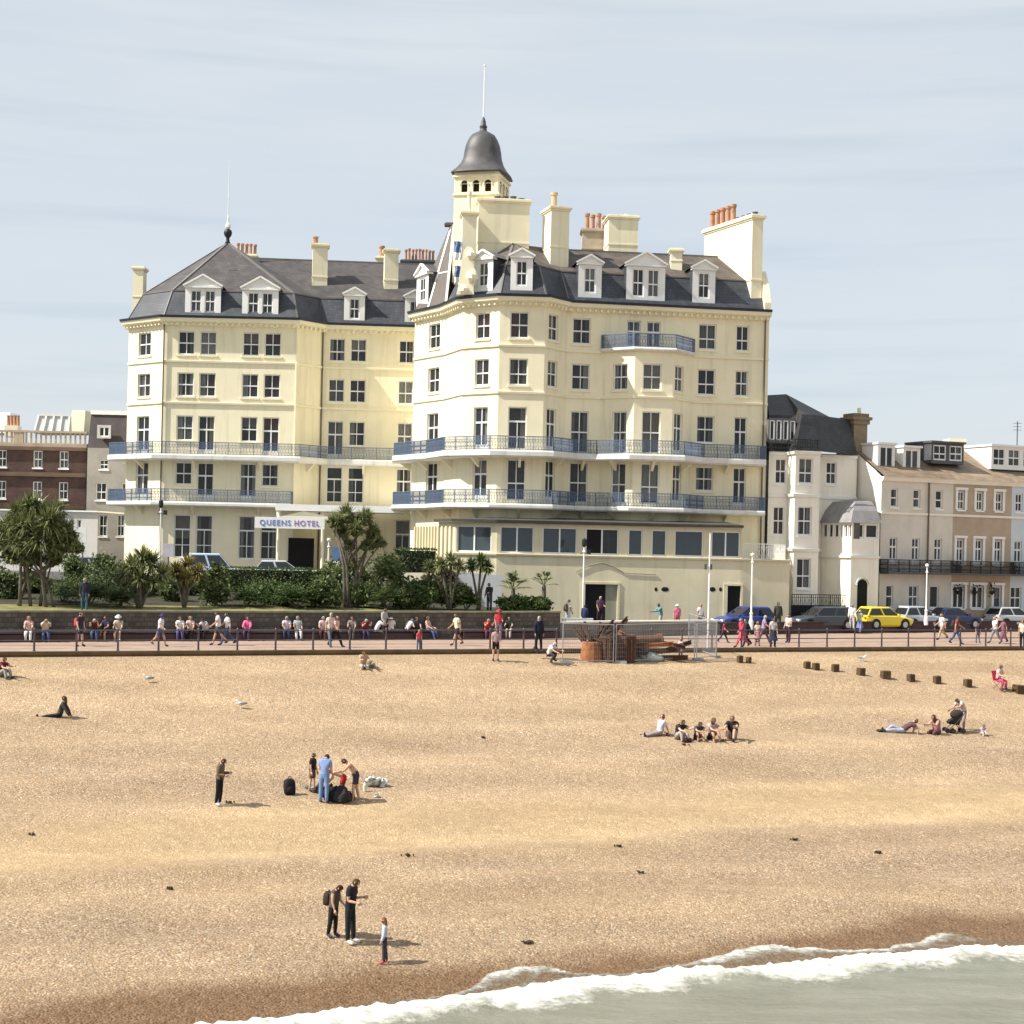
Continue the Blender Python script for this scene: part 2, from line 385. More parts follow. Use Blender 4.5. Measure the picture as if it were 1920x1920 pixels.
# ------------------------------------------------------------------ ground, beach, sea
NX, NY, Y0 = 0.405, -0.914, 81.0
def s_of(x, y): return NX * x + NY * (y - Y0)         # metres seaward of the promenade edge
def t_of(x, y): return 0.914 * x + 0.405 * (y - Y0)   # metres along it, to the right
def st(s, t): return (NX * s + 0.914 * t, Y0 + NY * s + 0.405 * t)
PROF = [(-3, -5.20), (0, -5.23), (3, -5.68), (6, -6.4), (10, -7.25), (14, -8.0), (20, -8.95), (26, -9.5), (31, -9.82), (35, -10.15), (37.5, -10.5), (40, -11.0), (46, -12.0), (70, -14.0)]
def prof(s):
    if s <= PROF[0][0]: return PROF[0][1]
    for (a, za), (b, zb) in zip(PROF, PROF[1:]):
        if s <= b: return za + (zb - za) * (s - a) / (b - a)
    return PROF[-1][1]
def beach_z(x, y):
    s, t = s_of(x, y), t_of(x, y)
    z = sum(prof(s + d) for d in (-1.2, 0, 1.2)) / 3
    k = min(1.0, max(0.0, (s - 0.5) / 3)) * min(1.0, max(0.15, (40 - s) / 6))
    z += k * (0.16 * noise.noise(Vector((t * 0.05, s * 0.42, 3.1))) + 0.07 * noise.noise(Vector((t * 0.33, s * 0.5, 7.7))) + 0.022 * noise.noise(Vector((t * 1.6, s * 1.6, 1.7))))
    return HC + z
def on_beach(px, py):
    a, b = ray(px, py); lo, hi = 30.0, 100.0
    for Y in [30 + i * 0.5 for i in range(140)]:
        if HC + b * Y < beach_z(a * Y, Y): hi = Y; lo = Y - 0.5; break
    for _ in range(16):
        m = (lo + hi) / 2
        if HC + b * m < beach_z(a * m, m): hi = m
        else: lo = m
    return Vector((a * hi, hi, beach_z(a * hi, hi)))

def grid(name, ss, ts, zf, m, attrs=None, smooth=True):
    vs = []; vals = {k: [] for k in (attrs or {})}
    for s in ss:
        for t in ts:
            x, y = st(s, t); vs.append((x, y, zf(x, y, s, t)))
            for k in vals: vals[k].append(attrs[k](s, t))
    n = len(ts)
    fs = [(i * n + j, i * n + j + 1, (i + 1) * n + j + 1, (i + 1) * n + j) for i in range(len(ss) - 1) for j in range(n - 1)]
    fs = [f[::-1] for f in fs]
    me = bpy.data.meshes.new(name); me.from_pydata(vs, [], fs); me.materials.append(m)
    if smooth: me.polygons.foreach_set('use_smooth', [True] * len(fs))
    for k, v in vals.items():
        at = me.attributes.new(k, 'FLOAT', 'POINT'); at.data.foreach_set('value', v)
    me.update()
    o = bpy.data.objects.new(name, me); COL.objects.link(o)
    return o
def frange(a, b, d): return [a + d * i for i in range(int(round((b - a) / d)) + 1)]

# shingle: pebbles of mixed colour, drifts of finer shingle, a wet band at the water
def shingle_mat():
    m, n, l, b = node_mat('shingle')
    geo = n.new('ShaderNodeNewGeometry')
    def vor(scale, ax=(1, 1, 1)):
        mp = n.new('ShaderNodeMapping'); mp.inputs['Scale'].default_value = ax
        l.new(geo.outputs['Position'], mp.inputs['Vector'])
        v = n.new('ShaderNodeTexVoronoi'); v.inputs['Scale'].default_value = scale; v.inputs['Randomness'].default_value = 1
        l.new(mp.outputs['Vector'], v.inputs['Vector']); return v
    def noi(scale, det=5, off=(0, 0, 0), sc=(1, 1, 1), rough=0.55):
        mp = n.new('ShaderNodeMapping'); mp.inputs['Location'].default_value = off; mp.inputs['Scale'].default_value = sc
        mp.inputs['Rotation'].default_value = (0, 0, R(-23.9))
        l.new(geo.outputs['Position'], mp.inputs['Vector'])
        v = n.new('ShaderNodeTexNoise'); v.inputs['Scale'].default_value = scale; v.inputs['Detail'].default_value = det; v.inputs['Roughness'].default_value = rough
        l.new(mp.outputs['Vector'], v.inputs['Vector']); return v
    def ramp(src, stops):
        r = n.new('ShaderNodeValToRGB')
        e = r.color_ramp.elements
        while len(e) < len(stops): e.new(0.5)
        for i, (p, c) in enumerate(stops): e[i].position = p; e[i].color = (*c, 1)
        l.new(src, r.inputs['Fac']); return r
    def mix(fac, a, c, mode='MIX'):
        x = n.new('ShaderNodeMixRGB'); x.blend_type = mode
        if isinstance(fac, float): x.inputs['Fac'].default_value = fac
        else: l.new(fac, x.inputs['Fac'])
        l.new(a, x.inputs['Color1'])
        if isinstance(c, tuple): x.inputs['Color2'].default_value = (*c, 1)
        else: l.new(c, x.inputs['Color2'])
        return x.outputs['Color']
    v1, v2 = vor(16.0), vor(24.0)
    s1 = n.new('ShaderNodeSeparateColor'); l.new(v1.outputs['Color'], s1.inputs[0])
    s2 = n.new('ShaderNodeSeparateColor'); l.new(v2.outputs['Color'], s2.inputs[0])
    stops = [(0.0, (0.09, 0.060, 0.035)), (0.16, (0.20, 0.135, 0.075)), (0.45, (0.315, 0.208, 0.130)), (0.70, (0.39, 0.276, 0.178)), (0.84, (0.31, 0.27, 0.22)), (0.95, (0.46, 0.38, 0.27)), (1.0, (0.62, 0.55, 0.44))]
    coarse = ramp(s1.outputs[0], stops).outputs['Color']
    fine = ramp(s2.outputs[1], [(0.0, (0.16, 0.105, 0.062)), (0.22, (0.31, 0.21, 0.126)), (0.6, (0.37, 0.258, 0.160)), (0.88, (0.47, 0.355, 0.235)), (1.0, (0.62, 0.51, 0.38))]).outputs['Color']
    sand = ramp(noi(2.2, 8, (4, 1, 0)).outputs['Fac'], [(0.3, (0.355, 0.250, 0.138)), (0.7, (0.42, 0.305, 0.175))]).outputs['Color']
    patch = noi(0.13, 6, (3.3, 9.1, 0), (0.6, 1.9, 1)).outputs['Fac']
    pm = ramp(patch, [(0.36, (0, 0, 0)), (0.62, (0.85, 0.85, 0.85))]).outputs['Color']
    c = mix(pm, mix(0.30, fine, sand), mix(0.4, coarse, fine))
    # distance from the promenade edge
    d = n.new('ShaderNodeVectorMath'); d.operation = 'DOT_PRODUCT'; d.inputs[1].default_value = (NX, NY, 0)
    l.new(geo.outputs['Position'], d.inputs[0])
    sd = n.new('ShaderNodeMath'); sd.operation = 'SUBTRACT'; l.new(d.outputs['Value'], sd.inputs[0]); sd.inputs[1].default_value = NY * Y0
    # near the water the stones are large and mixed; up the beach they wash together
    far = n.new('ShaderNodeMapRange'); far.inputs['From Min'].default_value = 3; far.inputs['From Max'].default_value = 17
    l.new(sd.outputs[0], far.inputs['Value'])
    top = mix(0.65, sand, mix(0.4, fine, coarse))
    c = mix(far.outputs['Result'], top, c)
    # smooth drift of fine shingle half way down
    dn = noi(0.10, 4, (1.2, 3.4, 0), (0.5, 1.2, 1))
    dm = n.new('ShaderNodeMath'); dm.operation = 'MULTIPLY_ADD'; l.new(dn.outputs['Fac'], dm.inputs[0]); dm.inputs[1].default_value = 10.0; l.new(sd.outputs[0], dm.inputs[2])
    band = ramp(dm.outputs[0], [(0, (0, 0, 0))]); band.color_ramp.elements[0].position = 0
    mr = n.new('ShaderNodeMapRange'); mr.inputs['From Min'].default_value = 18; mr.inputs['From Max'].default_value = 46; l.new(dm.outputs[0], mr.inputs['Value'])
    band2 = ramp(mr.outputs['Result'], [(0.27, (0, 0, 0)), (0.34, (1, 1, 1)), (0.46, (1, 1, 1)), (0.56, (0, 0, 0))]).outputs['Color']
    c = mix(mix(1.0, band2, (0.80, 0.80, 0.80), 'MULTIPLY'), c, mix(1.0, sand, (1.14, 1.14, 1.14), 'MULTIPLY'))
    # broad tone: coarse and fine bands, ridge light and hollow shade painted in
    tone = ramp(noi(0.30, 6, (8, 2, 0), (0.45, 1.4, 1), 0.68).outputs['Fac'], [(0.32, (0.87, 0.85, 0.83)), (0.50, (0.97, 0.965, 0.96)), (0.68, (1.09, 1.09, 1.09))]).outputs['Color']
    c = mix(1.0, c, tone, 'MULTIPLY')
    speck = ramp(s1.outputs[2], [(0.90, (1, 1, 1)), (0.94, (1.5, 1.47, 1.42))]).outputs['Color']
    c = mix(1.0, c, speck, 'MULTIPLY')
    # sunlit crests of the shingle ridges, painted pale into the colour along the shore
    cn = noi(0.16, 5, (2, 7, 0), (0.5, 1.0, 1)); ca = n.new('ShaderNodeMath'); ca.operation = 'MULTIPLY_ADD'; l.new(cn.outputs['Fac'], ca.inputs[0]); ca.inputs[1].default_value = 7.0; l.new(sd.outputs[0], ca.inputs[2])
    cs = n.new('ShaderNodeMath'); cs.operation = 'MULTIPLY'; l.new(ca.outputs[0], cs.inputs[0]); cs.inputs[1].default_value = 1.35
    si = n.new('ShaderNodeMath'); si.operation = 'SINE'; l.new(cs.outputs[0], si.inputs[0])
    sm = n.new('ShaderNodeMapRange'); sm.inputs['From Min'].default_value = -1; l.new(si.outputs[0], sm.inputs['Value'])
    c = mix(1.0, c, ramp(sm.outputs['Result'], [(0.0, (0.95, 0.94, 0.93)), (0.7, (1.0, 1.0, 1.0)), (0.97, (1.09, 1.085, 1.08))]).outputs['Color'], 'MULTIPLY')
    dk = n.new('ShaderNodeMapRange'); dk.inputs['From Min'].default_value = 10; dk.inputs['From Max'].default_value = 34; dk.inputs['To Min'].default_value = 0.97; dk.inputs['To Max'].default_value = 0.84
    l.new(sd.outputs[0], dk.inputs['Value'])
    cv = n.new('ShaderNodeVectorMath'); cv.operation = 'SCALE'; l.new(c, cv.inputs[0]); l.new(dk.outputs['Result'], cv.inputs['Scale']); c = cv.outputs['Vector']
    # wet edge
    wn_ = noi(0.16, 6, (5, 5, 0))
    wm = n.new('ShaderNodeMath'); wm.operation = 'MULTIPLY_ADD'; l.new(wn_.outputs['Fac'], wm.inputs[0]); wm.inputs[1].default_value = 3.4; l.new(sd.outputs[0], wm.inputs[2])
    wr = n.new('ShaderNodeMapRange'); wr.inputs['From Min'].default_value = 38.15; wr.inputs['From Max'].default_value = 39.1; l.new(wm.outputs[0], wr.inputs['Value'])
    wetc = mix(1.0, mix(0.55, coarse, fine), (0.47, 0.375, 0.285), 'MULTIPLY')
    c = mix(wr.outputs['Result'], c, wetc)
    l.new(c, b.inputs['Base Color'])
    rr = n.new('ShaderNodeMapRange'); rr.inputs['To Min'].default_value = 0.9; rr.inputs['To Max'].default_value = 0.5; l.new(wr.outputs['Result'], rr.inputs['Value'])
    l.new(rr.outputs['Result'], b.inputs['Roughness']); b.inputs['Specular IOR Level'].default_value = 0.25
    bp = n.new('ShaderNodeBump'); bp.inputs['Strength'].default_value = 0.75; bp.inputs['Distance'].default_value = 0.035; bp.invert = True
    l.new(v1.outputs['Distance'], bp.inputs['Height'])
    bp2 = n.new('ShaderNodeBump'); bp2.inputs['Strength'].default_value = 0.8; bp2.inputs['Distance'].default_value = 0.10
    l.new(noi(2.4, 6).outputs['Fac'], bp2.inputs['Height']); l.new(bp.outputs['Normal'], bp2.inputs['Normal'])
    l.new(bp2.outputs['Normal'], b.inputs['Normal'])
    return m
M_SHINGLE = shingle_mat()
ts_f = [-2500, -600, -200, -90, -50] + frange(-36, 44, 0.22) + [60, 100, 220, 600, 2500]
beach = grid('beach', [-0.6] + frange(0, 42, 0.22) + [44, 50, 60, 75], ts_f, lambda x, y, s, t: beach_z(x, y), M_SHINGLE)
tag(beach, kind='structure')

# sea: a small wave breaking on the shingle, swash running up ahead of it
def front(t):                                         # where the breaking wave's shore side stands
    return 38.55 + (min(1.6, 0.0036 * (t + 15) ** 2) if t > -15 else min(2.2, 0.005 * (t + 15) ** 2)) + 0.5 * noise.noise(Vector((t * 0.16, 2.2, 0))) + 0.26 * noise.noise(Vector((t * 0.7, 5.2, 0))) + 0.10 * noise.noise(Vector((t * 2.7, 1.2, 0)))
def swash(t):                                         # how far up the thin film reaches
    a = noise.noise(Vector((t * 0.24 + 9.4, 8.8, 0)))
    return front(t) - 0.35 - max(0.0, 2.6 * (a + 0.02)) * max(0.0, min(1.0, (t + 24) / 6)) - 0.22 * noise.noise(Vector((t * 1.1, 3.3, 0)))
def sea_z(x, y, s, t):
    f = front(t); d = s - f
    base = beach_z(x, y) + 0.012
    if d < -0.02: return base
    h = HC - 10.72 + 0.03 * noise.noise(Vector((t * 0.5, s * 0.9, 0))) + 0.015 * noise.noise(Vector((t * 1.7, s * 2.4, 4)))
    crest = 0.27 * (0.7 + 0.5 * noise.noise(Vector((t * 0.3, 9, 0))))
    k = max(0.0, min(1, d / 0.35)); w = math.exp(-max(0, d - 0.45) ** 2 / (2 * 0.62 ** 2))
    rough = 0.10 * noise.noise(Vector((t * 3.2, s * 3.2, 2))) + 0.06 * noise.noise(Vector((t * 8, s * 8, 6)))
    z = h + (crest + rough) * w * (k ** 0.6)
    return base * (1 - min(1, k)) + max(z, base) * min(1, k)
def foam(s, t):
    d = s - front(t)
    if d < 0:                                          # film: lace that thins up the beach
        sw = swash(t); L = max(0.05, front(t) - sw)
        k = (s - sw) / L
        if k < 0: return 0.0
        lobe = max(0.0, min(1.0, 0.55 + 2.2 * noise.noise(Vector((t * 0.21, 6.6, 0)))))
        return (0.50 * lobe) * max(0.0, 1 - k * 1.9) + 0.22 + 0.16 * lobe + 0.5 * max(0, k - 0.8) * 4 * 0.6
    w = 0.55 + 0.65 * noise.noise(Vector((t * 0.40, 7.1, 0))) + 0.30 * noise.noise(Vector((t * 1.9, 3.1, 0)))
    return max(0.0, 0.98 - max(0, d - w) * 0.62) if d > 0.1 else 0.95
def cover(s, t):
    return max(0.0, min(1.0, (s - swash(t)) / 0.10))
def sea_mat():
    m, n, l, b = node_mat('sea_water')
    a1 = n.new('ShaderNodeAttribute'); a1.attribute_name = 'foam'
    a2 = n.new('ShaderNodeAttribute'); a2.attribute_name = 'cover'
    a3 = n.new('ShaderNodeAttribute'); a3.attribute_name = 'film'
    geo = n.new('ShaderNodeNewGeometry')
    def noi(scale, det, rough=0.6, sc=(1, 1, 1)):
        mp = n.new('ShaderNodeMapping'); mp.inputs['Scale'].default_value = sc; mp.inputs['Rotation'].default_value = (0, 0, R(-23.9))
        l.new(geo.outputs['Position'], mp.inputs['Vector'])
        v = n.new('ShaderNodeTexNoise'); v.inputs['Scale'].default_value = scale; v.inputs['Detail'].default_value = det; v.inputs['Roughness'].default_value = rough
        l.new(mp.outputs['Vector'], v.inputs['Vector']); return v.outputs['Fac']
    nf = noi(3.4, 7, 0.68)
    su = n.new('ShaderNodeMath'); su.operation = 'ADD'; l.new(a1.outputs['Fac'], su.inputs[0]); l.new(nf, su.inputs[1])
    fr_ = n.new('ShaderNodeMapRange'); fr_.inputs['From Min'].default_value = 0.84; fr_.inputs['From Max'].default_value = 1.34; l.new(su.outputs[0], fr_.inputs['Value'])
    wr = n.new('ShaderNodeValToRGB'); wr.color_ramp.elements[0].position = 0.3; wr.color_ramp.elements[0].color = (0.158, 0.156, 0.116, 1)
    wr.color_ramp.elements[1].position = 0.7; wr.color_ramp.elements[1].color = (0.225, 0.222, 0.174, 1)
    l.new(noi(0.5, 5, 0.6, (0.5, 2.2, 1)), wr.inputs['Fac'])
    mx = n.new('ShaderNodeMixRGB'); l.new(fr_.outputs['Result'], mx.inputs['Fac']); l.new(wr.outputs['Color'], mx.inputs['Color1']); 
    fn = n.new('ShaderNodeValToRGB'); fn.color_ramp.elements[0].position = 0.36; fn.color_ramp.elements[0].color = (0.40, 0.39, 0.34, 1); fn.color_ramp.elements[1].position = 0.56; fn.color_ramp.elements[1].color = (0.76, 0.74, 0.68, 1)
    l.new(noi(5.5, 6, 0.65, (0.45, 1.5, 1)), fn.inputs['Fac']); l.new(fn.outputs['Color'], mx.inputs['Color2'])
    l.new(mx.outputs['Color'], b.inputs['Base Color'])
    rg = n.new('ShaderNodeMapRange'); rg.inputs['To Min'].default_value = 0.22; rg.inputs['To Max'].default_value = 0.95; l.new(fr_.outputs['Result'], rg.inputs['Value'])
    l.new(rg.outputs['Result'], b.inputs['Roughness'])
    b.inputs['Specular IOR Level'].default_value = 0.35
    bp = n.new('ShaderNodeBump'); bp.inputs['Strength'].default_value = 0.7; bp.inputs['Distance'].default_value = 0.12
    l.new(noi(1.5, 6, 0.6, (0.6, 1.6, 1)), bp.inputs['Height']); 
    bp2 = n.new('ShaderNodeBump'); bp2.inputs['Strength'].default_value = 0.6; bp2.inputs['Distance'].default_value = 0.05
    l.new(nf, bp2.inputs['Height']); l.new(bp.outputs['Normal'], bp2.inputs['Normal']); l.new(bp2.outputs['Normal'], b.inputs['Normal'])
    # the film is clear between its lace
    tr = n.new('ShaderNodeBsdfTransparent')
    inv = n.new('ShaderNodeMath'); inv.operation = 'SUBTRACT'; inv.inputs[0].default_value = 1; l.new(a3.outputs['Fac'], inv.inputs[1])
    mxx = n.new('ShaderNodeMath'); mxx.operation = 'MAXIMUM'; l.new(inv.outputs[0], mxx.inputs[0])
    ff = n.new('ShaderNodeMath'); ff.operation = 'MULTIPLY_ADD'; l.new(fr_.outputs['Result'], ff.inputs[0]); ff.inputs[1].default_value = 0.80; ff.inputs[2].default_value = 0.12
    l.new(ff.outputs[0], mxx.inputs[1])
    al = n.new('ShaderNodeMath'); al.operation = 'MULTIPLY'; l.new(mxx.outputs[0], al.inputs[0]); l.new(a2.outputs['Fac'], al.inputs[1])
    ms = n.new('ShaderNodeMixShader'); l.new(al.outputs[0], ms.inputs['Fac']); l.new(tr.outputs[0], ms.inputs[1]); l.new(b.outputs[0], ms.inputs[2])
    l.new(ms.outputs[0], n['Material Output'].inputs['Surface'])
    return m
sea = grid('sea', frange(34.6, 46, 0.09) + [47, 49, 52, 57, 65, 80, 120, 300, 900, 4000], [-4000, -900, -200, -70] + frange(-33, 34, 0.13) + [60, 200, 900, 4000],
           sea_z, sea_mat(), {'foam': foam, 'cover': cover, 'film': lambda s, t: 1.0 if s < front(t) + 0.03 else 0.0})
tag(sea, kind='structure')

# promenade deck, its edge wall, road behind, land to the horizon
PROM, ROAD = -5.1, -4.86
BACK = [(-150, 1205), (200, 1201.5), (500, 1200.3), (960, 1197), (1050, 1195.5), (1350, 1190.5), (1550, 1187.5), (1920, 1184), (2150, 1182.5)]
BACKP = [tuple(on_z(px, py, PROM)[:2]) for px, py in BACK]
PE = [st(0.0, t) for t in (-70, 110)]
def flat_poly(name, pts, z, m, kind='structure'):
    mb = MB(); mb.add([(p[0], p[1], z) for p in pts], [tuple(range(len(pts)))])
    o = mb.build(name, m); tag(o, kind=kind); return o
M_PROM = course_mat('promenade_paving', (0.36, 0.25, 0.20), (0.41, 0.30, 0.24), (0.28, 0.20, 0.16), 1.2, 0.6, 0.85, 0.012, 0.1)
def prom_mat():
    m, n, l, b = node_mat('promenade_strips')
    geo = n.new('ShaderNodeNewGeometry')
    d = n.new('ShaderNodeVectorMath'); d.operation = 'DOT_PRODUCT'; d.inputs[1].default_value = (NX, NY, 0); l.new(geo.outputs['Position'], d.inputs[0])
    mr = n.new('ShaderNodeMapRange'); mr.inputs['From Min'].default_value = NY * Y0 - 8; mr.inputs['From Max'].default_value = NY * Y0; l.new(d.outputs['Value'], mr.inputs['Value'])
    rp = n.new('ShaderNodeValToRGB'); rp.color_ramp.interpolation = 'CONSTANT'
    st_ = [(0, (0.33, 0.23, 0.17)), (0.30, (0.26, 0.165, 0.13)), (0.42, (0.33, 0.235, 0.175)), (0.62, (0.27, 0.19, 0.15)), (0.70, (0.33, 0.24, 0.185)), (0.90, (0.40, 0.32, 0.23))]
    e = rp.color_ramp.elements
    while len(e) < len(st_): e.new(0.5)
    for i, (p, c) in enumerate(st_): e[i].position = p; e[i].color = (*c, 1)
    l.new(mr.outputs['Result'], rp.inputs['Fac'])
    nz = n.new('ShaderNodeTexNoise'); nz.inputs['Scale'].default_value = 1.1; nz.inputs['Detail'].default_value = 7; l.new(geo.outputs['Position'], nz.inputs['Vector'])
    r2 = n.new('ShaderNodeValToRGB'); r2.color_ramp.elements[0].position = 0.3; r2.color_ramp.elements[0].color = (0.8, 0.8, 0.8, 1); r2.color_ramp.elements[1].position = 0.7; r2.color_ramp.elements[1].color = (1.1, 1.1, 1.1, 1)
    l.new(nz.outputs['Fac'], r2.inputs['Fac'])
    mx = n.new('ShaderNodeMixRGB'); mx.blend_type = 'MULTIPLY'; mx.inputs['Fac'].default_value = 1; l.new(rp.outputs['Color'], mx.inputs['Color1']); l.new(r2.outputs['Color'], mx.inputs['Color2'])
    l.new(mx.outputs['Color'], b.inputs['Base Color']); b.inputs['Roughness'].default_value = 0.85
    return m
flat_poly('promenade', [PE[0], PE[1]] + [BACKP[-1]] + BACKP[::-1][1:] , HC + PROM, prom_mat())
mb = MB()
e_ = [(p[0], p[1]) for p in PE]
mb.sweep(e_, [(-0.35, HC - 6.4), (0.0, HC - 6.4), (0.0, HC + PROM - 0.10), (0.05, HC + PROM - 0.10), (0.05, HC + PROM + 0.05), (-0.35, HC + PROM + 0.05)])
tag(mb.build('sea_wall', mat('dark_edge_timber', (0.16, 0.105, 0.055), 0.85, 0.2, 1.5, 0.3, 12)), 'low dark brown retaining wall along the beach edge of the promenade', 'wall')
flat_poly('road', BACKP[3:] + [G(2150, 135, 1150), G(1500, 125, 1150), G(850, 108, 1150)], HC + ROAD, mat('asphalt', (0.075, 0.074, 0.074), 0.9, 0.15, 0.7, 0.2, 40))
gp = [st(-0.3, t) for t in (-3500, 3500)]
flat_poly('ground', [gp[0], gp[1], (gp[1][0] - 2800, gp[1][1] + 6300), (gp[0][0] - 2800, gp[0][1] + 6300)], HC - 5.5, mat('earth', (0.20, 0.19, 0.13), 0.95, 0.2, 0.05))
# garden bank: lawn rising from the wall to the hotel's forecourt
FORE = -2.62
gb = BACKP[:5]
gb_back = [G(-170, 104, 1120), G(200, 104, 1120), G(500, 104, 1120), G(900, 103.5, 1120), G(935, 103.5, 1120)]
mb = MB(); soil = MB()
gl = offset(gb, -0.3)
for i in range(len(gb) - 1):
    rows = []
    for q in (i, i + 1):
        a, c = Vector((*gl[q], HC - 3.72)), Vector((*gb_back[q], HC + FORE - 0.25 - (0.9 if q >= 3 else 0)))
        rows.append([a.lerp(c, k / 5) + Vector((0, 0, 0.12 * math.sin(k / 5 * math.pi))) for k in range(6)])
    for k in range(5): (mb if k < 1 else soil).quad(rows[0][k], rows[1][k], rows[1][k + 1], rows[0][k + 1])
tag(mb.build('lawn', mat('dry_grass', (0.23, 0.21, 0.075), 0.95, 0.25, 1.2, 0.5, 30), smooth=True), kind='structure')
tag(soil.build('planting_bed', mat('dark_soil', (0.045, 0.040, 0.022), 0.95, 0.3, 1.0, 0.6, 10), smooth=True), kind='structure')
flat_poly('forecourt', [G(-170, 104, 1120), G(935, 103.5, 1120), G(935, 125, 1120), G(-170, 150, 1120)], HC + FORE, mat('asphalt', (0, 0, 0)))
# ------------------------------------------------------------------ the hotel
W = [G(776, 117.0, 705), G(835, 113.2, 705), G(867, 109.7, 705), G(935, 107.9, 705), G(1020, 108.0, 705), G(1062, 110.1, 705), G(1440, 112.5, 705)]
def on_wall(px, k=5, py=705):
    a, _ = ray(px, py); p0, p1 = W[k], W[k + 1]
    dx, dy = p1[0] - p0[0], p1[1] - p0[1]; t = (a * p0[1] - p0[0]) / (dx - a * dy)
    return (p0[0] + dx * t, p0[1] + dy * t)
BAY = [on_wall(1127), G(1190, 109.1, 705), G(1262, 109.4, 705), on_wall(1300)]
L = [G(240, 124.4, 705), G(306, 121.6, 705), G(555, 121.6, 705), G(604, 123.8, 705), G(800, 124.3, 705)]
LV = {'5': (14.25, 16.03), '5d': (13.98, 16.03), '4': (11.08, 12.88), '3': (7.72, 9.62), '3d': (6.74, 9.62), '2': (4.36, 6.07), '2d': (3.30, 6.07), 'g': (-1.2, 2.08)}
Zs = HC
hotel = thing('hotel', (3, 113, HC - 4.86), 'large cream seaside hotel with slate mansard roofs, balconies and bell shaped tower', 'hotel')
walls, rooms = MB(), MB()
def facade(p0, p1, z0, z1, wins, curtains=None):
    """wins: (px, width px, level, style)"""
    fr = Fr(p0, p1, HC); holes = []
    for px, wpx, lv, style in wins:
        u, _ = on_line(px, 705, p0, p1)
        Y = p0[1] + (p1[1] - p0[1]) * u / fr.L
        a, _ = on_line(px - wpx / 2, 705, p0, p1); b, _ = on_line(px + wpx / 2, 705, p0, p1)
        holes.append((a, b, *LV[lv]))
    wall_panel(walls, fr, z0, z1, holes)
    for h, (px, wpx, lv, style) in zip(holes, wins):
        wo = window(hotel, fr, h, style, rooms=rooms)
        if not lv.endswith('d') and lv != 'g':
            sb = MB(); fr.bx(sb, h[0] - .1, h[1] + .1, h[2] - .13, h[2] - 0.003, -.155, 0.09); sb.build('sill', M_CREAM2, wo)
    return fr
sills = []
S, D, T = 'sash', 'door', 'tall'
def col(px, w, *lv): return [(px, w, l, s) for l, s in lv]
RB = -5.0
facade(W[0], W[1], RB, 16.8, col(813, 21, ('5', S), ('4', S), ('3d', D), ('2d', D)))
facade(W[1], W[2], RB, 16.8, [])
facade(W[2], W[3], RB, 16.8, col(903, 26, ('5', S), ('4', S), ('3d', D), ('2d', D)))
facade(W[3], W[4], RB, 16.8, col(972, 35, ('5', S), ('4', S), ('3d', T), ('2d', S)))
facade(W[4], W[5], RB, 16.8, col(1036, 18, ('5', S), ('4', S), ('3d', D), ('2d', D)))
facade(W[5], W[6], RB, 16.8, col(1089, 34, ('5', S), ('4', S), ('3d', S), ('2d', S)) + [(1187, 26, '5d', D), (1224, 26, '5d', D)]
       + col(1325, 33, ('5', S), ('4', S), ('3', S), ('2', S)) + col(1391, 24, ('5', S), ('4', S), ('3d', D), ('2d', D)))
facade(BAY[0], BAY[1], RB, 13.8, col(1163, 27, ('4', S), ('3d', S), ('2d', S)))
facade(BAY[1], BAY[2], RB, 13.8, col(1223, 35, ('4', S), ('3d', S), ('2d', S)))
facade(BAY[2], BAY[3], RB, 13.8, col(1274, 16, ('4', S), ('3d', D), ('2d', D)))
facade(L[0], L[1], FORE - .1, 16.8, col(270, 23, ('5', S), ('4', S), ('3d', D), ('2d', D)))
facade(L[1], L[2], FORE - .1, 16.8, col(348, 31, ('5', S), ('4', S), ('3', S), ('2', S), ('g', T)) + col(389, 31, ('5', S), ('4', S), ('3d', D), ('2d', D), ('g', T))
       + col(469, 31, ('5', S), ('4', S), ('3', S), ('2d', D), ('g', T)) + col(510, 31, ('5', S), ('4', S), ('3d', D), ('2', S), ('g', T)))
facade(L[2], L[3], FORE - .1, 16.8, [])
facade(L[3], L[4], FORE - .1, 16.8, col(631, 30, ('5', S), ('4', S), ('3d', D), ('2d', T)) + col(671, 30, ('5', S), ('4', S), ('3', S), ('2d', T)) + col(761, 28, ('5', S), ('4', S), ('3d', D), ('2d', D), ('g', T)))
# sides and back
def back_of(p, n, d): return (p[0] + n[0] * d, p[1] + n[1] * d)
W6b = back_of(W[6], (-0.127, 0.992), 15); W0b = (W[0][0] + 0.3, 131.0)
L0b = (L[0][0] + 0.2, 137.5)
for a, b in ((W[6], W6b), (W6b, W0b), (L0b, L[0]), ((W[0][0] + 2, 137.5), L0b), (W0b, W[0])):
    fr = Fr(a, b, HC); wall_panel(walls, fr, RB, 16.8, [])
walls.build('wall', M_CREAM, hotel)
rooms.build('interior_wall', M_ROOM, hotel)
mb = MB()
for fr, h in sills: fr.bx(mb, h[0] - .1, h[1] + .1, h[2] - .13, h[2] - 0.003, -0.155, 0.09)
mb.build('window_sill', M_CREAM2, hotel)
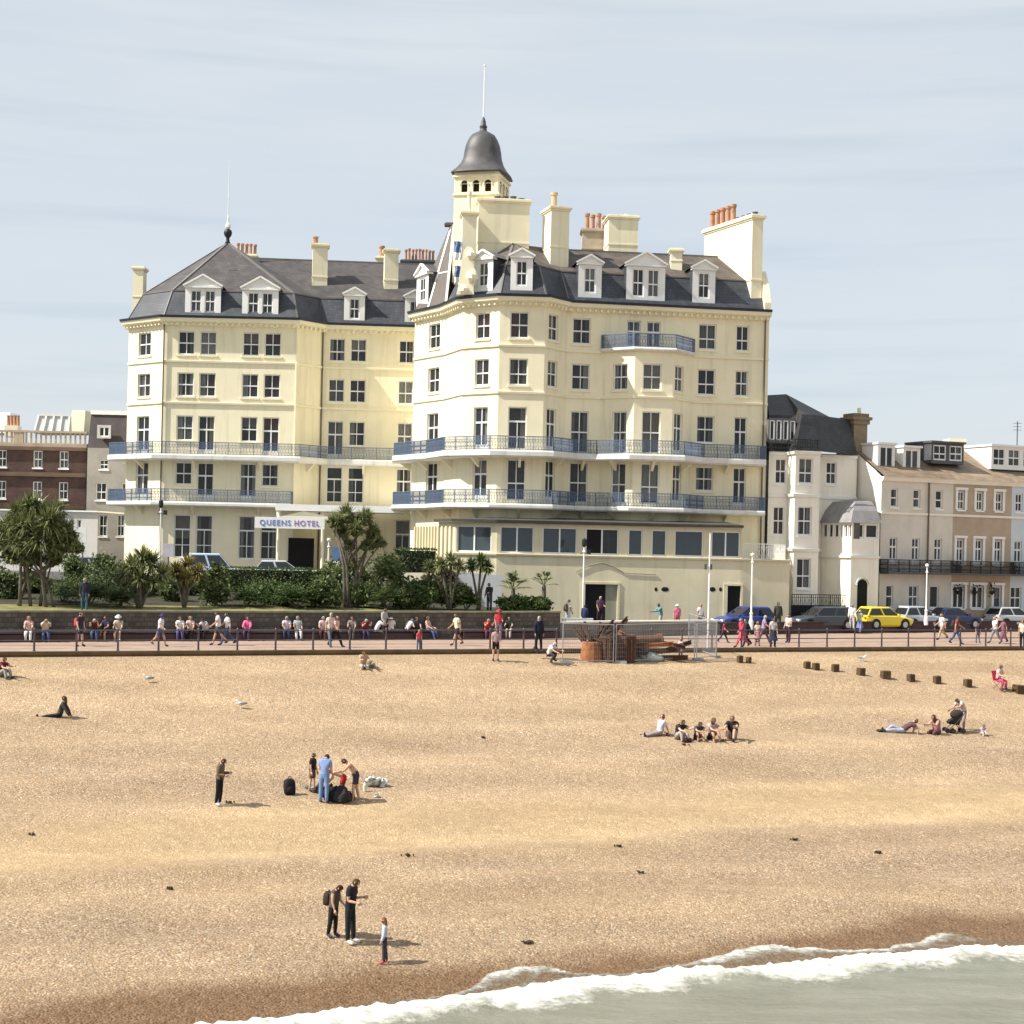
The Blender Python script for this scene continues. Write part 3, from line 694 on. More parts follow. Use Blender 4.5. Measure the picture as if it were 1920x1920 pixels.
# string courses, cornice, gutter
mb = MB()
Wm = W[:6] + [W[6]]
Wbay = W[:6] + BAY + [W[6]]
for z in (13.78, 10.62):
    mb.sweep(W, [(-.02, HC + z - .12), (.10, HC + z - .12), (.12, HC + z + .02), (-.02, HC + z + .06)]); mb.build('string_course', M_CREAM2, hotel); mb = MB()
    mb.sweep(L, [(-.02, HC + z - .12), (.10, HC + z - .12), (.12, HC + z + .02), (-.02, HC + z + .06)]); mb.build('string_course', M_CREAM2, hotel); mb = MB()
mb.sweep(BAY, [(-.02, HC + 10.5), (.10, HC + 10.5), (.12, HC + 10.64), (-.02, HC + 10.68)])
mb.build('string_course', M_CREAM2, hotel)
def cornice(pts):
    mb = MB()
    mb.sweep(pts, [(-.05, HC + 16.45), (.12, HC + 16.45), (.16, HC + 16.62), (.52, HC + 16.74), (.60, HC + 16.98), (-.05, HC + 16.98)])
    for i in range(len(pts) - 1):                       # dentils under the eaves
        fr = Fr(pts[i], pts[i + 1], HC); k = int(fr.L / 0.42)
        for j in range(k):
            u = (j + .5) * fr.L / k; fr.bx(mb, u - .07, u + .07, 16.46, 16.66, .12, .36)
    mb.build('cornice', M_CREAM2, hotel)
    g = MB(); g.sweep(pts, [(.10, HC + 16.985), (.66, HC + 16.985), (.70, HC + 17.16), (.10, HC + 17.20)])
    g.build('gutter', M_GUTTER, hotel)
RSIDE = [W6b, W[6]]
cornice(W); cornice([L0b] + L)

# ---- roofs
def loft(mb, a, b, mi=0):
    for i in range(len(a) - 1): mb.quad(a[i], a[i + 1], b[i + 1], b[i], mi)
def lift(pts, z): return [Vector((p[0], p[1], HC + z)) for p in pts]
# right wing mansard
mr, ur = MB(), MB()
rb0, rb1 = offset(W, .12), offset(W, -.95)
loft(mr, lift(rb0[1:], 17.12), lift(rb1[1:], 19.35))
rA = lift(rb1, 19.35)
ridge_l, ridge_r = P(1050, 468, 114.6), P(1378, 483, 117.0)
apex = P(962, 457, 112.4)
for i in range(2, 5): ur.tri(rA[i], rA[i + 1], apex)
ur.tri(rA[1], rA[2], apex)
wend = rA[6]
ur.quad(rA[5], wend, ridge_r, ridge_l); ur.tri(rA[5], ridge_l, apex)
rear = [Vector((wend.x - 2.1, wend.y + 9.5, wend.z)), Vector((rA[1].x, wend.y + 10.0, wend.z))]
ur.tri(wend, rear[0], ridge_r); ur.quad(rear[0], rear[1], ridge_l, ridge_r); ur.tri(rear[1], apex, ridge_l); ur.tri(rear[1], rA[1], apex)
mr.quad(Vector((*rb0[6], HC + 17.12)), Vector((*W6b, HC + 17.12)), rear[0], wend)
mr.quad(Vector((*W6b, HC + 17.12)), Vector((*W0b, HC + 17.12)), rear[1], rear[0])
roof_r = mr.build('mansard_roof', M_SLATE, hotel); ur.build('upper_roof', M_BSLATE, hotel)
# left wing
ml, ul = MB(), MB()
Lp = [L0b] + L
lb0, lb1 = offset(Lp, .12), offset(Lp, -.95)
loft(ml, lift(lb0, 17.12), lift(lb1, 19.25))
lA = lift(lb1, 19.25)
lapex = P(427, 455, 129.0)
for i in range(0, 4): ul.tri(lA[i], lA[i + 1], lapex)
lr0, lr1 = P(470, 484, 130.2), P(830, 497, 131.2)
ul.quad(lA[4], lA[5], lr1, lr0); ul.tri(lA[4], lr0, lapex)
lback = [Vector((lA[5].x, 137, HC + 17.2)), Vector((lA[0].x, 137.2, HC + 17.2))]
ul.quad(lr1, lback[0], lback[1], lr0); ul.tri(lback[1], lapex, lr0); ul.tri(lback[1], lA[0], lapex)
ml.build('mansard_roof', M_SLATE, hotel)
ul.build('upper_roof', course_mat('dark_weathered_slate', (0.062, 0.055, 0.055), (0.090, 0.080, 0.078), (0.04, 0.036, 0.036), 0.30, 0.22, 0.65, 0.012), hotel)
# hip and edge flashings
mb = MB()
for a in lA[1:4]: mb.beam(a, lapex, .22, .10)
mb.beam(lr0, lr1, .2, .1)
for i in range(len(lA) - 1): mb.beam(lA[i], lA[i + 1], .14, .09)
for i in range(1, 4): mb.beam(Vector((*lb0[i], HC + 17.12)), lA[i], .12, .07)
M_FL = mat('lead_grey', (0.17, 0.16, 0.15), 0.6); mb.build('lead_flashing', M_FL, hotel); mb = MB()
for i in range(1, 6): mb.beam(rA[i], rA[i + 1], .14, .09)
for i in range(2, 6): mb.beam(Vector((*rb0[i], HC + 17.12)), rA[i], .12, .07)
for a in rA[2:6]: mb.beam(a, apex, .18, .09)
mb.beam(ridge_l, ridge_r, .2, .1)
mb.build('lead_flashing', M_FL, hotel)
# small roof vent on the left hip
mb = MB(); q = P(437, 512, 125.2); mb.hexa([q + Vector(v) for v in ((-.45, 0, -.15), (.45, 0, -.15), (.45, 1.2, -.1), (-.45, 1.2, -.1), (-.3, .05, .28), (.3, .05, .28), (.2, 1.2, .3), (-.2, 1.2, .3))])
mb.build('roof_vent', M_LEAD, hotel)

# steep turret over the left corner bay
tb = [Vector((*p, HC + 17.12)) for p in (offset(W[:2], .1)[0], G(803, 114.9, 575), (offset(W[:2], .1)[1]))]
tb += [tb[2] + Vector((.9, 4.4, 0)), tb[0] + Vector((.9, 3.4, 0))]
tc = P(849, 424, 116.6); cen = sum(tb, Vector()) / 5
tt = [Vector((tc.x + (p.x - cen.x) * .13, tc.y + (p.y - cen.y) * .13, tc.z)) for p in tb]
mb = MB()
for i in range(5): mb.quad(tb[i], tb[(i + 1) % 5], tt[(i + 1) % 5], tt[i])
mb.add(tt, [(0, 1, 2, 3, 4)])
tur = mb.build('turret_roof', mat('brown_slate', (0.14, 0.115, 0.10), 0.65, 0.1, 3), hotel)
mb = MB()
for i in (1, 2): mb.beam(tb[i], tt[i], .17, .12)
mid = tb[1].lerp(tb[2], .05).lerp(tt[1], .3); mb.beam(tb[1].lerp(tt[1], .42), tb[2].lerp(tt[2], .42), .10)
mb.build('hip_strip', M_WHITE, tur)
mb = MB(); mb.box(tc + Vector((-.1, 0, 0)), 1.0, .9, .12); mb.box(tc + Vector((-.1, 0, .12)), .8, .7, .08); mb.build('turret_cap', M_LEAD, tur)
# scrolled gable stone beside it
mb = MB()
o = P(872, 552, 108.6)
prof_s = [(-.75, 0), (.75, 0), (.70, .5), (.95, .9), (.95, 1.5), (.6, 2.0), (.45, 2.5), (.7, 2.85), (.5, 3.2), (.1, 3.3), (-.2, 3.0), (-.35, 2.3), (-.5, 1.4), (-.55, .7)]
vs = [o + Vector((x * .8, dy, z)) for dy in (0, .55) for x, z in prof_s]; n = len(prof_s)
mb.add(vs, [tuple(range(n)), tuple(range(2 * n - 1, n - 1, -1))] + [(i, n + i, n + (i + 1) % n, (i + 1) % n) for i in range(n)])
mb.ball(o + Vector((.35, -.02, 2.7)), .34, .3, .34); mb.ball(o + Vector((.45, -.02, 1.2)), .42, .3, .42); mb.ball(o + Vector((-.1, -.02, .3)), .35, .3, .3)
mb.build('gable_scroll', M_CREAM2, hotel)

# ---- dormers
def dormer(px0, px1, ytop, ybot, wall0, wall1, out, n=1, wide=.17):
    p0, p1 = wall0, wall1
    fr0 = Fr(p0, p1, HC)
    q0, q1 = offset([p0, p1], out)
    u0, zb = on_line(px0, ybot, q0, q1); u1, _ = on_line(px1, ybot, q0, q1)
    um, zt = on_line((px0 + px1) / 2, ytop, q0, q1); _, zb = on_line((px0 + px1) / 2, ybot, q0, q1)
    fr = Fr(q0, q1, 0)
    w = u1 - u0; hw = w * .30 + .12; ze = zt - hw
    a, b = u0 + .06, u1 - .06
    mb = MB()
    hs = []
    ww = .52 if n == 1 else .56
    c = (a + b) / 2
    if n == 1: hs = [(c - w * .23, c + w * .23, zb + .32, ze - .18)]
    else: hs = [(c - w * .33, c - w * .045, zb + .22, ze - .18), (c + w * .045, c + w * .33, zb + .22, ze - .18)]
    wall_panel(mb, fr, zb, ze, hs, .08, a, b)
    d = mb.build('dormer', M_WHITE, hotel)
    mb = MB()
    fr.bx(mb, a - .06, b + .06, ze + .002, ze + .12, -.35, .16)
    tri = [(a - .14, ze + .12), (b + .14, ze + .12), (c, zt)]
    vs = [fr(u, z, o) for o in (.06, -.22) for u, z in tri]
    mb.add(vs, [(0, 1, 2), (5, 4, 3), (0, 3, 4, 1), (1, 4, 5, 2), (2, 5, 3, 0)])
    for k in (0, 1):                                   # raking mouldings
        e = tri[k]; mb.beam(fr(e[0], e[1] + .03, .12), fr(c, zt + .03, .12), .22, .12)
    mb.build('pediment', M_WHITE, d)
    mb = MB(); dp = -2.1
    for u in (a + .02, b - .02): mb.quad(fr(u, zb, -.02), fr(u, zb, dp), fr(u, ze + .1, dp), fr(u, ze + .1, -.02))
    mb.build('dormer_cheek', M_SLATE, d)
    mb = MB()
    for k in (0, 1):
        e = tri[k]; mb.quad(fr(e[0], e[1] + .02, .0), fr(e[0], e[1] + .02, dp - .4), fr(c, zt + .02, dp - .4), fr(c, zt + .02, 0))
    mb.build('dormer_roof', M_LEAD, d)
    rm = MB()
    for h in hs: window(d, fr, h, 'sash', .08, names=('window_frame', 'pane', 'curtain'), rooms=rm)
    rm.build('interior_wall', M_ROOM, d)
dormer(887, 925, 470, 546, W[2], W[3], -.06); dormer(955, 1000, 467, 545, W[3], W[4], -.06)
dormer(1082, 1129, 479, 558, W[5], W[6], -.06); dormer(1172, 1248, 473, 563, W[5], W[6], -.06, 2); dormer(1296, 1342, 489, 568, W[5], W[6], -.06)
dormer(345, 415, 516, 591, L[1], L[2], -.06, 2); dormer(452, 523, 520, 595, L[1], L[2], -.06, 2)
dormer(643, 685, 540, 606, L[3], L[4], -.06); dormer(757, 797, 545, 610, L[3], L[4], -.06)
dormer(780, 803, 497, 573, G(778, 117.2, 560), G(803, 115.0, 560), -.1)

# ---- chimneys
def chimney(px0, px1, ytop, ybot, Y, depth, rz=0.0, pots=0, pot_px=(0, 0), ph=1.0, m=M_CREAM, bands=True, mpot=M_POT, pot_row='x'):
    a, b = P(px0, ybot, Y), P(px1, ybot, Y); top = P((px0 + px1) / 2, ytop, Y).z
    w = b.x - a.x; c = Vector(((a.x + b.x) / 2, Y + depth / 2, min(a.z, b.z) - .6))
    mb = MB(); H = top - c.z
    cap = min(.32, H * .2)
    mb.box(c, w, depth, H - cap, rz)
    if bands:
        mb.box(c + Vector((0, 0, H - cap)), w + .16, depth + .16, cap * .35, rz); mb.box(c + Vector((0, 0, H - cap * .65)), w + .30, depth + .30, cap * .4, rz); mb.box(c + Vector((0, 0, H - cap * .25)), w + .14, depth + .14, cap * .25, rz)
        mb.box(c + Vector((0, 0, H * .42)), w + .07, depth + .07, .10, rz)
    ch = mb.build('chimney', m, hotel)
    for i in range(pots):
        x = P(pot_px[0] + (pot_px[1] - pot_px[0]) * (i + .5) / pots, ytop, Y).x
        q = MB(); r = .5 * abs(P(pot_px[1], ytop, Y).x - P(pot_px[0], ytop, Y).x) / pots * .86; r = min(r, .24)
        hh = ph * random.uniform(.93, 1.04)
        yy = c.y + (random.uniform(-.2, .2) * depth if pot_row == 'x' else depth * ((i + .5) / pots - .5))
        q.lathe((x, yy, top - .02), [(r * 1.0, 0), (r * .88, hh * .15), (r * .8, hh * .8), (r * 1.05, hh * .84), (r * 1.05, hh)], 10)
        q.build('chimney_pot', mpot, ch, smooth=False)
    return ch
chimney(248, 267, 499, 585, 127.5, 1.2)
chimney(441, 479, 476, 500, 134, 1.2, 0, 5, (441, 479), 1.0)
chimney(583, 611, 456, 552, 126.6, 1.1, .15, 1, (583, 596), .7)
chimney(718, 744, 466, 556, 126.8, 1.1, .15)
chimney(706, 722, 480, 500, 131.5, 1.0, 0, 1, (708, 721), 1.0)
chimney(753, 814, 487, 506, 134, 1.2, 0, 9, (757, 814), 1.0, M_LEAD)
chimney(862, 889, 395, 560, 110.9, 1.3, .12, 1, (874, 884), 1.5, mpot=M_CREAM2)
chimney(893, 989, 372, 500, 112.4, 1.5, .10, 4, (925, 985), .28, mpot=M_LEAD)
chimney(1023, 1059, 386, 505, 111.6, 1.9, .30, 1, (1029, 1050), 1.25, mpot=mat('buff_pot', (0.62, 0.44, 0.26), .85, .1))
chimney(1091, 1136, 428, 480, 119.5, 1.4, 0, 5, (1096, 1150), 1.2, mat('brown_grey_render', (0.50, 0.42, 0.33), .85))
chimney(1137, 1193, 403, 485, 117.2, 2.2, .10, 3, (1160, 1192), .25, mpot=M_CREAM2)
chimney(1258, 1279, 465, 492, 113.6, .9)
# long stack on the party wall at the right end
mb = MB(); n0 = (-.42, .907); A = P(1411, 420, 112.6); B = P(1425, 420, 112.6)
wv = Vector((B.x - A.x + .25, .16, 0)); dv = Vector((n0[0] * 6.4, n0[1] * 6.4, 0))
zt = P(1418, 401, 112.6).z; zb = HC + 17.2
def slab(z0, z1, g):
    u = wv.normalized(); d = dv.normalized(); a = Vector((A.x, A.y, 0)) - u * g - d * g; w2 = wv + u * 2 * g; d2 = dv + d * 2 * g
    q = [a, a + w2, a + w2 + d2, a + d2]
    mb.hexa([p + Vector((0, 0, z0)) for p in q] + [p + Vector((0, 0, z1)) for p in q])
slab(zb, zt - .4, 0); slab(zt - .4, zt - .28, .07); slab(zt - .28, zt - .1, .16); slab(zt - .1, zt, .08); slab(zb + 2.1, zb + 2.2, .05)
stk = mb.build('chimney', M_CREAM, hotel)
for i in range(9):
    k = (i + .5) / 9; q = Vector((A.x, A.y, zt - .02)) + wv * .5 + dv * k; t_ = MB(); hh = 1.3 if i > 3 else .22
    t_.lathe(q, [(.21, 0), (.18, hh * .2), (.165, hh * .8), (.22, hh * .85), (.22, hh)], 10); t_.build('chimney_pot', M_POT if i > 3 else M_LEAD, stk)
# curved parapet following the mansard at the right end
mb = MB(); fr = Fr(W[5], W[6], HC)
pr = [(.25, 16.99), (.25, 17.7), (.05, 18.3), (-.3, 19.0), (-.75, 19.7), (-1.0, 20.1), (-2.4, 20.3), (-2.4, 16.99)]
for k, (u0, u1) in enumerate(((fr.L - .42, fr.L + .02),)):
    vs = [fr(u, z, o) for u in (u0, u1) for o, z in pr]; n = len(pr)
    mb.add(vs, [tuple(range(n)), tuple(range(2 * n - 1, n - 1, -1))] + [(i, n + i, n + (i + 1) % n, (i + 1) % n) for i in range(n)])
mb.build('parapet', M_CREAM, hotel)

# ---- bell tower
TY = 115.6; c = P(904, 345, TY); RZ = R(-14)
tz0, tz1 = HC + 19.0, P(902, 332, TY).z
hs = 1.62
def rot2(x, y): return Vector((c.x + x * math.cos(RZ) - y * math.sin(RZ), c.y + x * math.sin(RZ) + y * math.cos(RZ), 0))
cs = [rot2(*p) for p in ((-hs, -hs), (hs, -hs), (hs, hs), (-hs, hs))]
tw, arches = MB(), []
for i in range(4):
    a, b = cs[i], cs[(i + 1) % 4]; fr = Fr((a.x, a.y), (b.x, b.y), 0)
    zz = tz1 - 1.42
    wall_panel(tw, fr, tz0, tz1, [(fr.L * (.5 + k * .27) - .24, fr.L * (.5 + k * .27) + .24, zz, zz + .62) for k in (-1, 0, 1)], .25)
    for k in (-1, 0, 1):                               # arched heads, dark inside
        u = fr.L * (.5 + k * .27)
        v = [fr(u + .24 * math.cos(t), zz + .62 + .22 * math.sin(t), .004) for t in [math.pi * j / 8 for j in range(9)]]
        tr_ = MB(); arches.append(tr_); tr_.add(v, [tuple(range(9))])
        tr_.quad(fr(u - .24, zz, -.26), fr(u + .24, zz, -.26), fr(u + .24, zz + .62, -.26), fr(u - .24, zz + .62, -.26))
        fr.bx(tw, u - .34, u - .26, zz + .5, zz + .64, .003, .07); fr.bx(tw, u + .26, u + .34, zz + .5, zz + .64, .003, .07)
    fr.bx(tw, -.08, fr.L + .0, zz - .22, zz - .08, .002, .09); fr.bx(tw, -.1, fr.L, tz1 - .34, tz1 - .2, .002, .12)
tower = tw.build('tower', M_CREAM, hotel)
for tr_ in arches: tr_.build('arched_opening', M_DOOR, tower)
mb = MB()
dz = [(2.06, 0), (2.03, .08), (1.76, .40), (1.52, .80), (1.38, 1.25), (1.31, 1.8), (1.22, 2.25), (1.06, 2.65), (.85, 2.98), (.5, 3.2), (.28, 3.3), (.24, 3.55), (.30, 3.62), (.20, 3.75), (.17, 4.0), (.10, 4.2), (.05, 4.35)]
sq = [.62, .62, .5, .4, .3, .25, .2, .15, .1] + [0] * 8
mb.lathe((c.x, c.y, tz1), dz, 24, sq=sq, rz=RZ)
dome = mb.build('dome', mat('dome_slate', (0.090, 0.085, 0.085), 0.5, 0.2, 1.6, .15, 10), tower, smooth=True)
mb = MB(); zt = P(903, 222, TY).z
mb.tube([(c.x, c.y, tz1 + 4.3), (c.x, c.y, P(904, 124, TY).z)], [.055, .035], 6); mb.ball((c.x, c.y, P(904, 123, TY).z), .09)
mb.build('flagpole', M_WHITE, tower)
# finial and mast on the left hip
mb = MB(); b0 = lapex
mb.lathe(b0 + Vector((0, 0, -.15)), [(.28, 0), (.16, .25), (.13, .5), (.30, .75), (.34, .95), (.28, 1.15), (.12, 1.25)], 12); fin = mb.build('finial', M_BLACK, hotel, smooth=True)
mb = MB(); mb.lathe(b0 + Vector((0, 0, 1.1)), [(.12, 0), (.22, .15), (.2, .35), (.1, .5), (.07, .9), (.045, 1.1)], 10)
mb.tube([b0 + Vector((0, 0, 2.1)), Vector((b0.x, b0.y, P(430, 300, 129).z))], [.045, .02], 5); mb.build('mast', M_WHITE, fin)

# ---- balconies
def rail_mesh(pts, z0, z1, step=.105):
    mb = MB()
    for d0, d1, a, b in ((-.03, .03, z1 - .05, z1), (-.02, .02, z0 + .06, z0 + .10), (-.015, .015, z1 - .24, z1 - .21)):
        mb.sweep(pts, [(d0, a), (d1, a), (d1, b), (d0, b)])
    for i in range(len(pts) - 1):
        fr = Fr(pts[i], pts[i + 1], 0); k = max(1, int(fr.L / step))
        for j in range(k):
            u = fr.L * j / k; thick = .028 if j % 9 == 0 else .014
            fr.bx(mb, u - thick, u + thick, z0, z1 - .05, -thick, thick)
            if j % 2 == 0:
                u2 = u + step * 2
                if u2 <= fr.L: mb.beam(fr(u, z0 + .1, .0), fr(u2, z1 - .24, .0), .016); mb.beam(fr(u, z1 - .24, .0), fr(u2, z0 + .1, .0), .016)
    return mb
def balcony(pts, zt, th, over, rail=True, ends=None, railpts=None):
    """pts: wall polyline; slab projects by over"""
    out = offset(pts, over)
    mb = MB()
    mb.sweep(pts, [(-.05, HC + zt - th), (over - .12, HC + zt - th), (over, HC + zt - th + .10), (over, HC + zt - .10), (over - .05, HC + zt), (-.05, HC + zt)])
    sl = mb.build('balcony', M_SLAB, hotel)
    if rail:
        o2 = offset(railpts or pts, over - .14); w = railpts or pts
        line = [w[0]] + o2 + [w[-1]]
        rail_mesh(line, HC + zt, HC + zt + .95).build('railing', M_IRON, sl)
    return sl
Le = back_of(L[0], (.03, 1), 5)
Lw = [Le, L[0], L[1], L[2], L[3], G(764, 124.1, 850)]
balcony(Lw, 6.62, .46, 1.3)
lb_end = G(549, 121.6, 940)
Lw2 = [Le, L[0], L[1], lb_end]
balcony(Lw2, 3.05, .36, 1.3)
We = (W[0][0] - .2, W[0][1] + 2.5)
Wr = [We] + W[:6] + BAY + [on_wall(1428)]
balcony(Wr, 6.62, .46, 1.45)
balcony(Wr, 3.05, .36, 1.45)
balcony([on_wall(1130)] + [BAY[1], BAY[2]] + [on_wall(1296)], 13.97, .26, .35)
# blue ends and dividers on the balconies
def divider(base, wallp, outp, z, mi=0):
    mb = MB(); fr = Fr(wallp, outp, HC); fr.bx(mb, .1, fr.L - .2, z + .03, z + .93, -.02, .02); mb.build('balcony_divider', M_BLUE, hotel)
for zt in (6.62, 3.05):
    divider(0, W[0], offset(Wr, 1.45)[1], zt); divider(0, W[1], offset(Wr, 1.45)[2], zt)
    divider(0, L[0], offset(Lw, 1.3)[1], zt)
    e = G(764, 124.1, 850); divider(0, e, (e[0], e[1] - 1.3), zt)
# brackets under the slabs
mb = MB()
for pts, zt, ov in ((Lw, 6.16, 1.0), (Wr, 6.16, 1.1), (Wr, 2.69, 1.1), (Lw2, 2.69, 1.0)):
    for i in range(len(pts) - 1):
        fr = Fr(pts[i], pts[i + 1], HC); k = max(1, int(fr.L / 3.4))
        for j in range(k):
            u = fr.L * (j + .5) / k; mb = MB()
            mb.add([fr(u + s_, z, o) for s_ in (-.09, .09) for o, z in ((0.002, zt), (ov * .8, zt), (0.002, zt - .62))], [(0, 1, 2), (5, 4, 3), (0, 3, 4, 1), (1, 4, 5, 2), (2, 5, 3, 0)]); mb.build('balcony_bracket', M_CREAM2, hotel)
# downpipes
for p, z0, z1 in ((L[3], -2.6, 16.5), (L[1], -2.6, 16.5), (on_wall(1432), -.3, 16.5), (L[2], 3.1, 13.8)):
    mb = MB(); q = Vector((p[0] + .02, p[1] - .12, HC)); mb.tube([q + Vector((0, 0, z0)), q + Vector((0, 0, z1))], .055, 6); mb.build('downpipe', M_PIPE if p != L[2] else M_CREAM2, hotel)

# ---- sun lounge extension and basement front
E = [G(779, 113.6, 1000), G(800, 110.6, 1000), G(822, 107.8, 1000), G(853, 105.4, 1000), G(932, 104.6, 1000), G(1392, 106.0, 1000), G(1482, 106.6, 1000)]
ew, er = MB(), MB()
for i in range(3):
    fr = Fr(E[i], E[i + 1], HC); wall_panel(ew, fr, RB, 1.72, [])
    for k in range(4):
        u = fr.L * (k + .25) / 4; fr.bx(ew, u - .11, u + .11, -1.4, 1.45, .002, .14)
ext = [(856, 921, 986, 1037, 'pair'), (938, 1001, 988, 1040, 'pair'), (1017, 1082, 989, 1040, 'pair'), (1098, 1160, 990, 1040, 'half'), (1178, 1205, 990, 1041, 'x'), (1222, 1250, 990, 1042, 'x'), (1265, 1319, 990, 1043, 'x'), (1334, 1388, 992, 1044, 'pair')]
for i in (3, 4):
    fr = Fr(E[i], E[i + 1], HC); hs = []
    for w in ext:
        if (i == 3) != (w[1] < 930): continue
        a, _ = on_line(w[0], 1015, E[i], E[i + 1]); b, _ = on_line(w[1], 1015, E[i], E[i + 1])
        hs.append((a, b, -.24, 1.50, w[4]))
    doors = []
    if i == 4:
        a, _ = on_line(1097, 1130, E[i], E[i + 1]); b, _ = on_line(1157, 1130, E[i], E[i + 1]); doors.append((a, b, RB + .02, -2.18))
        a, _ = on_line(1364, 1130, E[i], E[i + 1]); b, _ = on_line(1388, 1130, E[i], E[i + 1]); doors.append((a, b, RB + .02, -2.1))
    wall_panel(ew, fr, RB, 1.72, [h[:4] for h in hs] + doors, .14)
    for h in hs:
        window(hotel, fr, h[:4], 'pair' if h[4] in ('pair', 'half') else 'plain', .14, glass=M_GLASS2 if h[4] != 'half' else M_GLASS, curtain=0, rooms=er)
    if i == 4:
        q = MB(); h = hs[2]; k = (h[0] + h[1]) / 2 - .05
        q.quad(fr(h[0] + .08, h[2] + .1, -.14), fr(k, h[2] + .1, -.14), fr(k, h[3] - .08, -.14), fr(h[0] + .08, h[3] - .08, -.14)); q.build('open_window', M_DOOR, hotel)
        for j, dr in enumerate(doors):
            q = MB(); m = dr[0] + (dr[1] - dr[0]) * (.64 if j == 0 else 1)
            q.quad(fr(dr[0], dr[2], -.12), fr(m, dr[2], -.12), fr(m, dr[3], -.12), fr(dr[0], dr[3], -.12)); q.build('doorway', M_DOOR, hotel)
            if j == 0:
                q = MB(); q.quad(fr(m, dr[2], -.125), fr(dr[1], dr[2], -.125), fr(dr[1], dr[3], -.125), fr(m, dr[3], -.125)); q.build('door', mat('grey_door', (.30, .29, .22), .8), hotel)
            fr.bx(ew, dr[0] - .28, dr[0] - .02, RB, dr[3] + .02, .002, .06); fr.bx(ew, dr[1] + .02, dr[1] + .16, RB, dr[3] + .02, .002, .06); fr.bx(ew, dr[0] - .28, dr[1] + .16, dr[3] + .022, dr[3] + .16, .002, .07)
        q = MB()
        for px, w, hh in ((1230, 6, 8), (1247, 15, 9), (1336, 12, 9), (1351, 6, 8)):
            u, z = on_line(px, 1105, E[4], E[5]); k = 104 / F_PX
            q.add([fr(u + w / 2 * k * math.cos(t), z - HC + hh / 2 * k * math.sin(t), .012) for t in [j * math.pi / 6 for j in range(12)]], [tuple(range(12))])
        q.build('vent', M_DOOR, hotel)
        q = MB()                                        # sagging cable across the front
        pts = [on_line(px, py, E[4], E[5]) for px, py in ((1080, 1072), (1105, 1060), (1130, 1055), (1150, 1062), (1170, 1074), (1230, 1077))]
        q.tube([fr(u, z - HC, .05) for u, z in pts], .03, 5); q.build('cable', mat('cable_grey', (.30, .28, .22), .8), hotel)
fr = Fr(E[5], E[6], HC); wall_panel(ew, fr, RB, -.3, [])
e_end = back_of(E[6], (-.1, .99), 6); fr2 = Fr(E[6], e_end, HC); wall_panel(ew, fr2, RB, -.3, [])
fr2 = Fr(E[5], back_of(E[5], (-.1, .99), 5.5), HC); wall_panel(ew, fr2, -.3, 1.72, [])
# sill band and courses
for z, o in ((-.42, .10), (-2.0, .0)):
    if o: ew.sweep(E[3:], [(.002, HC + z), (o, HC + z), (o + .03, HC + z + .12), (.002, HC + z + .14)])
ew.build('lounge_wall', M_STONE, hotel)
er.build('interior_wall', mat('lounge_room', (.10, .12, .13), .9, .2, 1), hotel)
mb = MB()
mb.sweep(E[2:6], [(-4.6, HC + 2.0), (.34, HC + 1.74), (.36, HC + 1.92), (-4.6, HC + 2.2)])
mb.build('flat_roof', mat('dark_felt', (.075, .07, .06), .8, .15, 1), hotel)
mb = MB(); mb.add([Vector((*p, HC - .30)) for p in (E[5], E[6], e_end, back_of(E[5], (-.1, .99), 6))], [(0, 1, 2, 3)]); mb.build('terrace', M_STONE, hotel)
rail_mesh([back_of(E[5], (.1, .3), 1), back_of(E[6], (-.3, .2), 1), e_end], HC - .30, HC + .75, .16).build('railing', M_WHITE, hotel)

# ---- entrance porch with the name board
PY = 118.6
mb = MB(); a, b = P(517, 950, PY), P(700, 950, PY)
mb.hexa([Vector((a.x, PY - .2, HC + 2.5)), Vector((b.x + 2.6, PY - .2, HC + 2.5)), Vector((b.x + 2.6, 123.9, HC + 2.5)), Vector((a.x, 121.5, HC + 2.5)), Vector((a.x, PY - .2, HC + 2.98)), Vector((b.x + 2.6, PY - .2, HC + 2.98)), Vector((b.x + 2.6, 123.9, HC + 2.98)), Vector((a.x, 121.5, HC + 2.98))])
porch = mb.build('porch', M_WHITE, hotel)
mb = MB(); q0, q1, q2 = P(500, 974, PY - .1), P(640, 974, PY - .1), P(570, 950, PY - .1)
mb.add([q0, q1, Vector((q2.x, q2.y, HC + 2.49)), q0 + Vector((0, .5, 0)), q1 + Vector((0, .5, 0)), Vector((q2.x, q2.y + .5, HC + 2.49))], [(0, 1, 2), (5, 4, 3), (0, 3, 4, 1), (1, 4, 5, 2), (2, 5, 3, 0)]); mb.build('pediment', M_CREAM2, porch)
for px in (521, 604):
    mb = MB(); q = P(px, 1040, PY + .1); mb.lathe((q.x, q.y, HC + FORE), [(.16, 0), (.13, .3), (.11, 4.4), (.17, 5.1)], 10); mb.build('column', M_CREAM2, porch, smooth=True)
mb = MB(); a, b = P(540, 1040, 121.4), P(588, 1040, 121.4)
mb.hexa([Vector((a.x, 121.46, HC + FORE)), Vector((b.x, 121.46, HC + FORE)), Vector((b.x, 121.59, HC + FORE)), Vector((a.x, 121.59, HC + FORE)), Vector((a.x, 121.46, HC + .5)), Vector((b.x, 121.46, HC + .5)), Vector((b.x, 121.59, HC + .5)), Vector((a.x, 121.59, HC + .5))]); mb.build('doorway', M_DOOR, porch)
mb = MB(); a, b = P(478, 970, PY - .5), P(609, 970, PY - .5); zt, zb = P(540, 970, PY - .5).z, P(540, 991, PY - .5).z
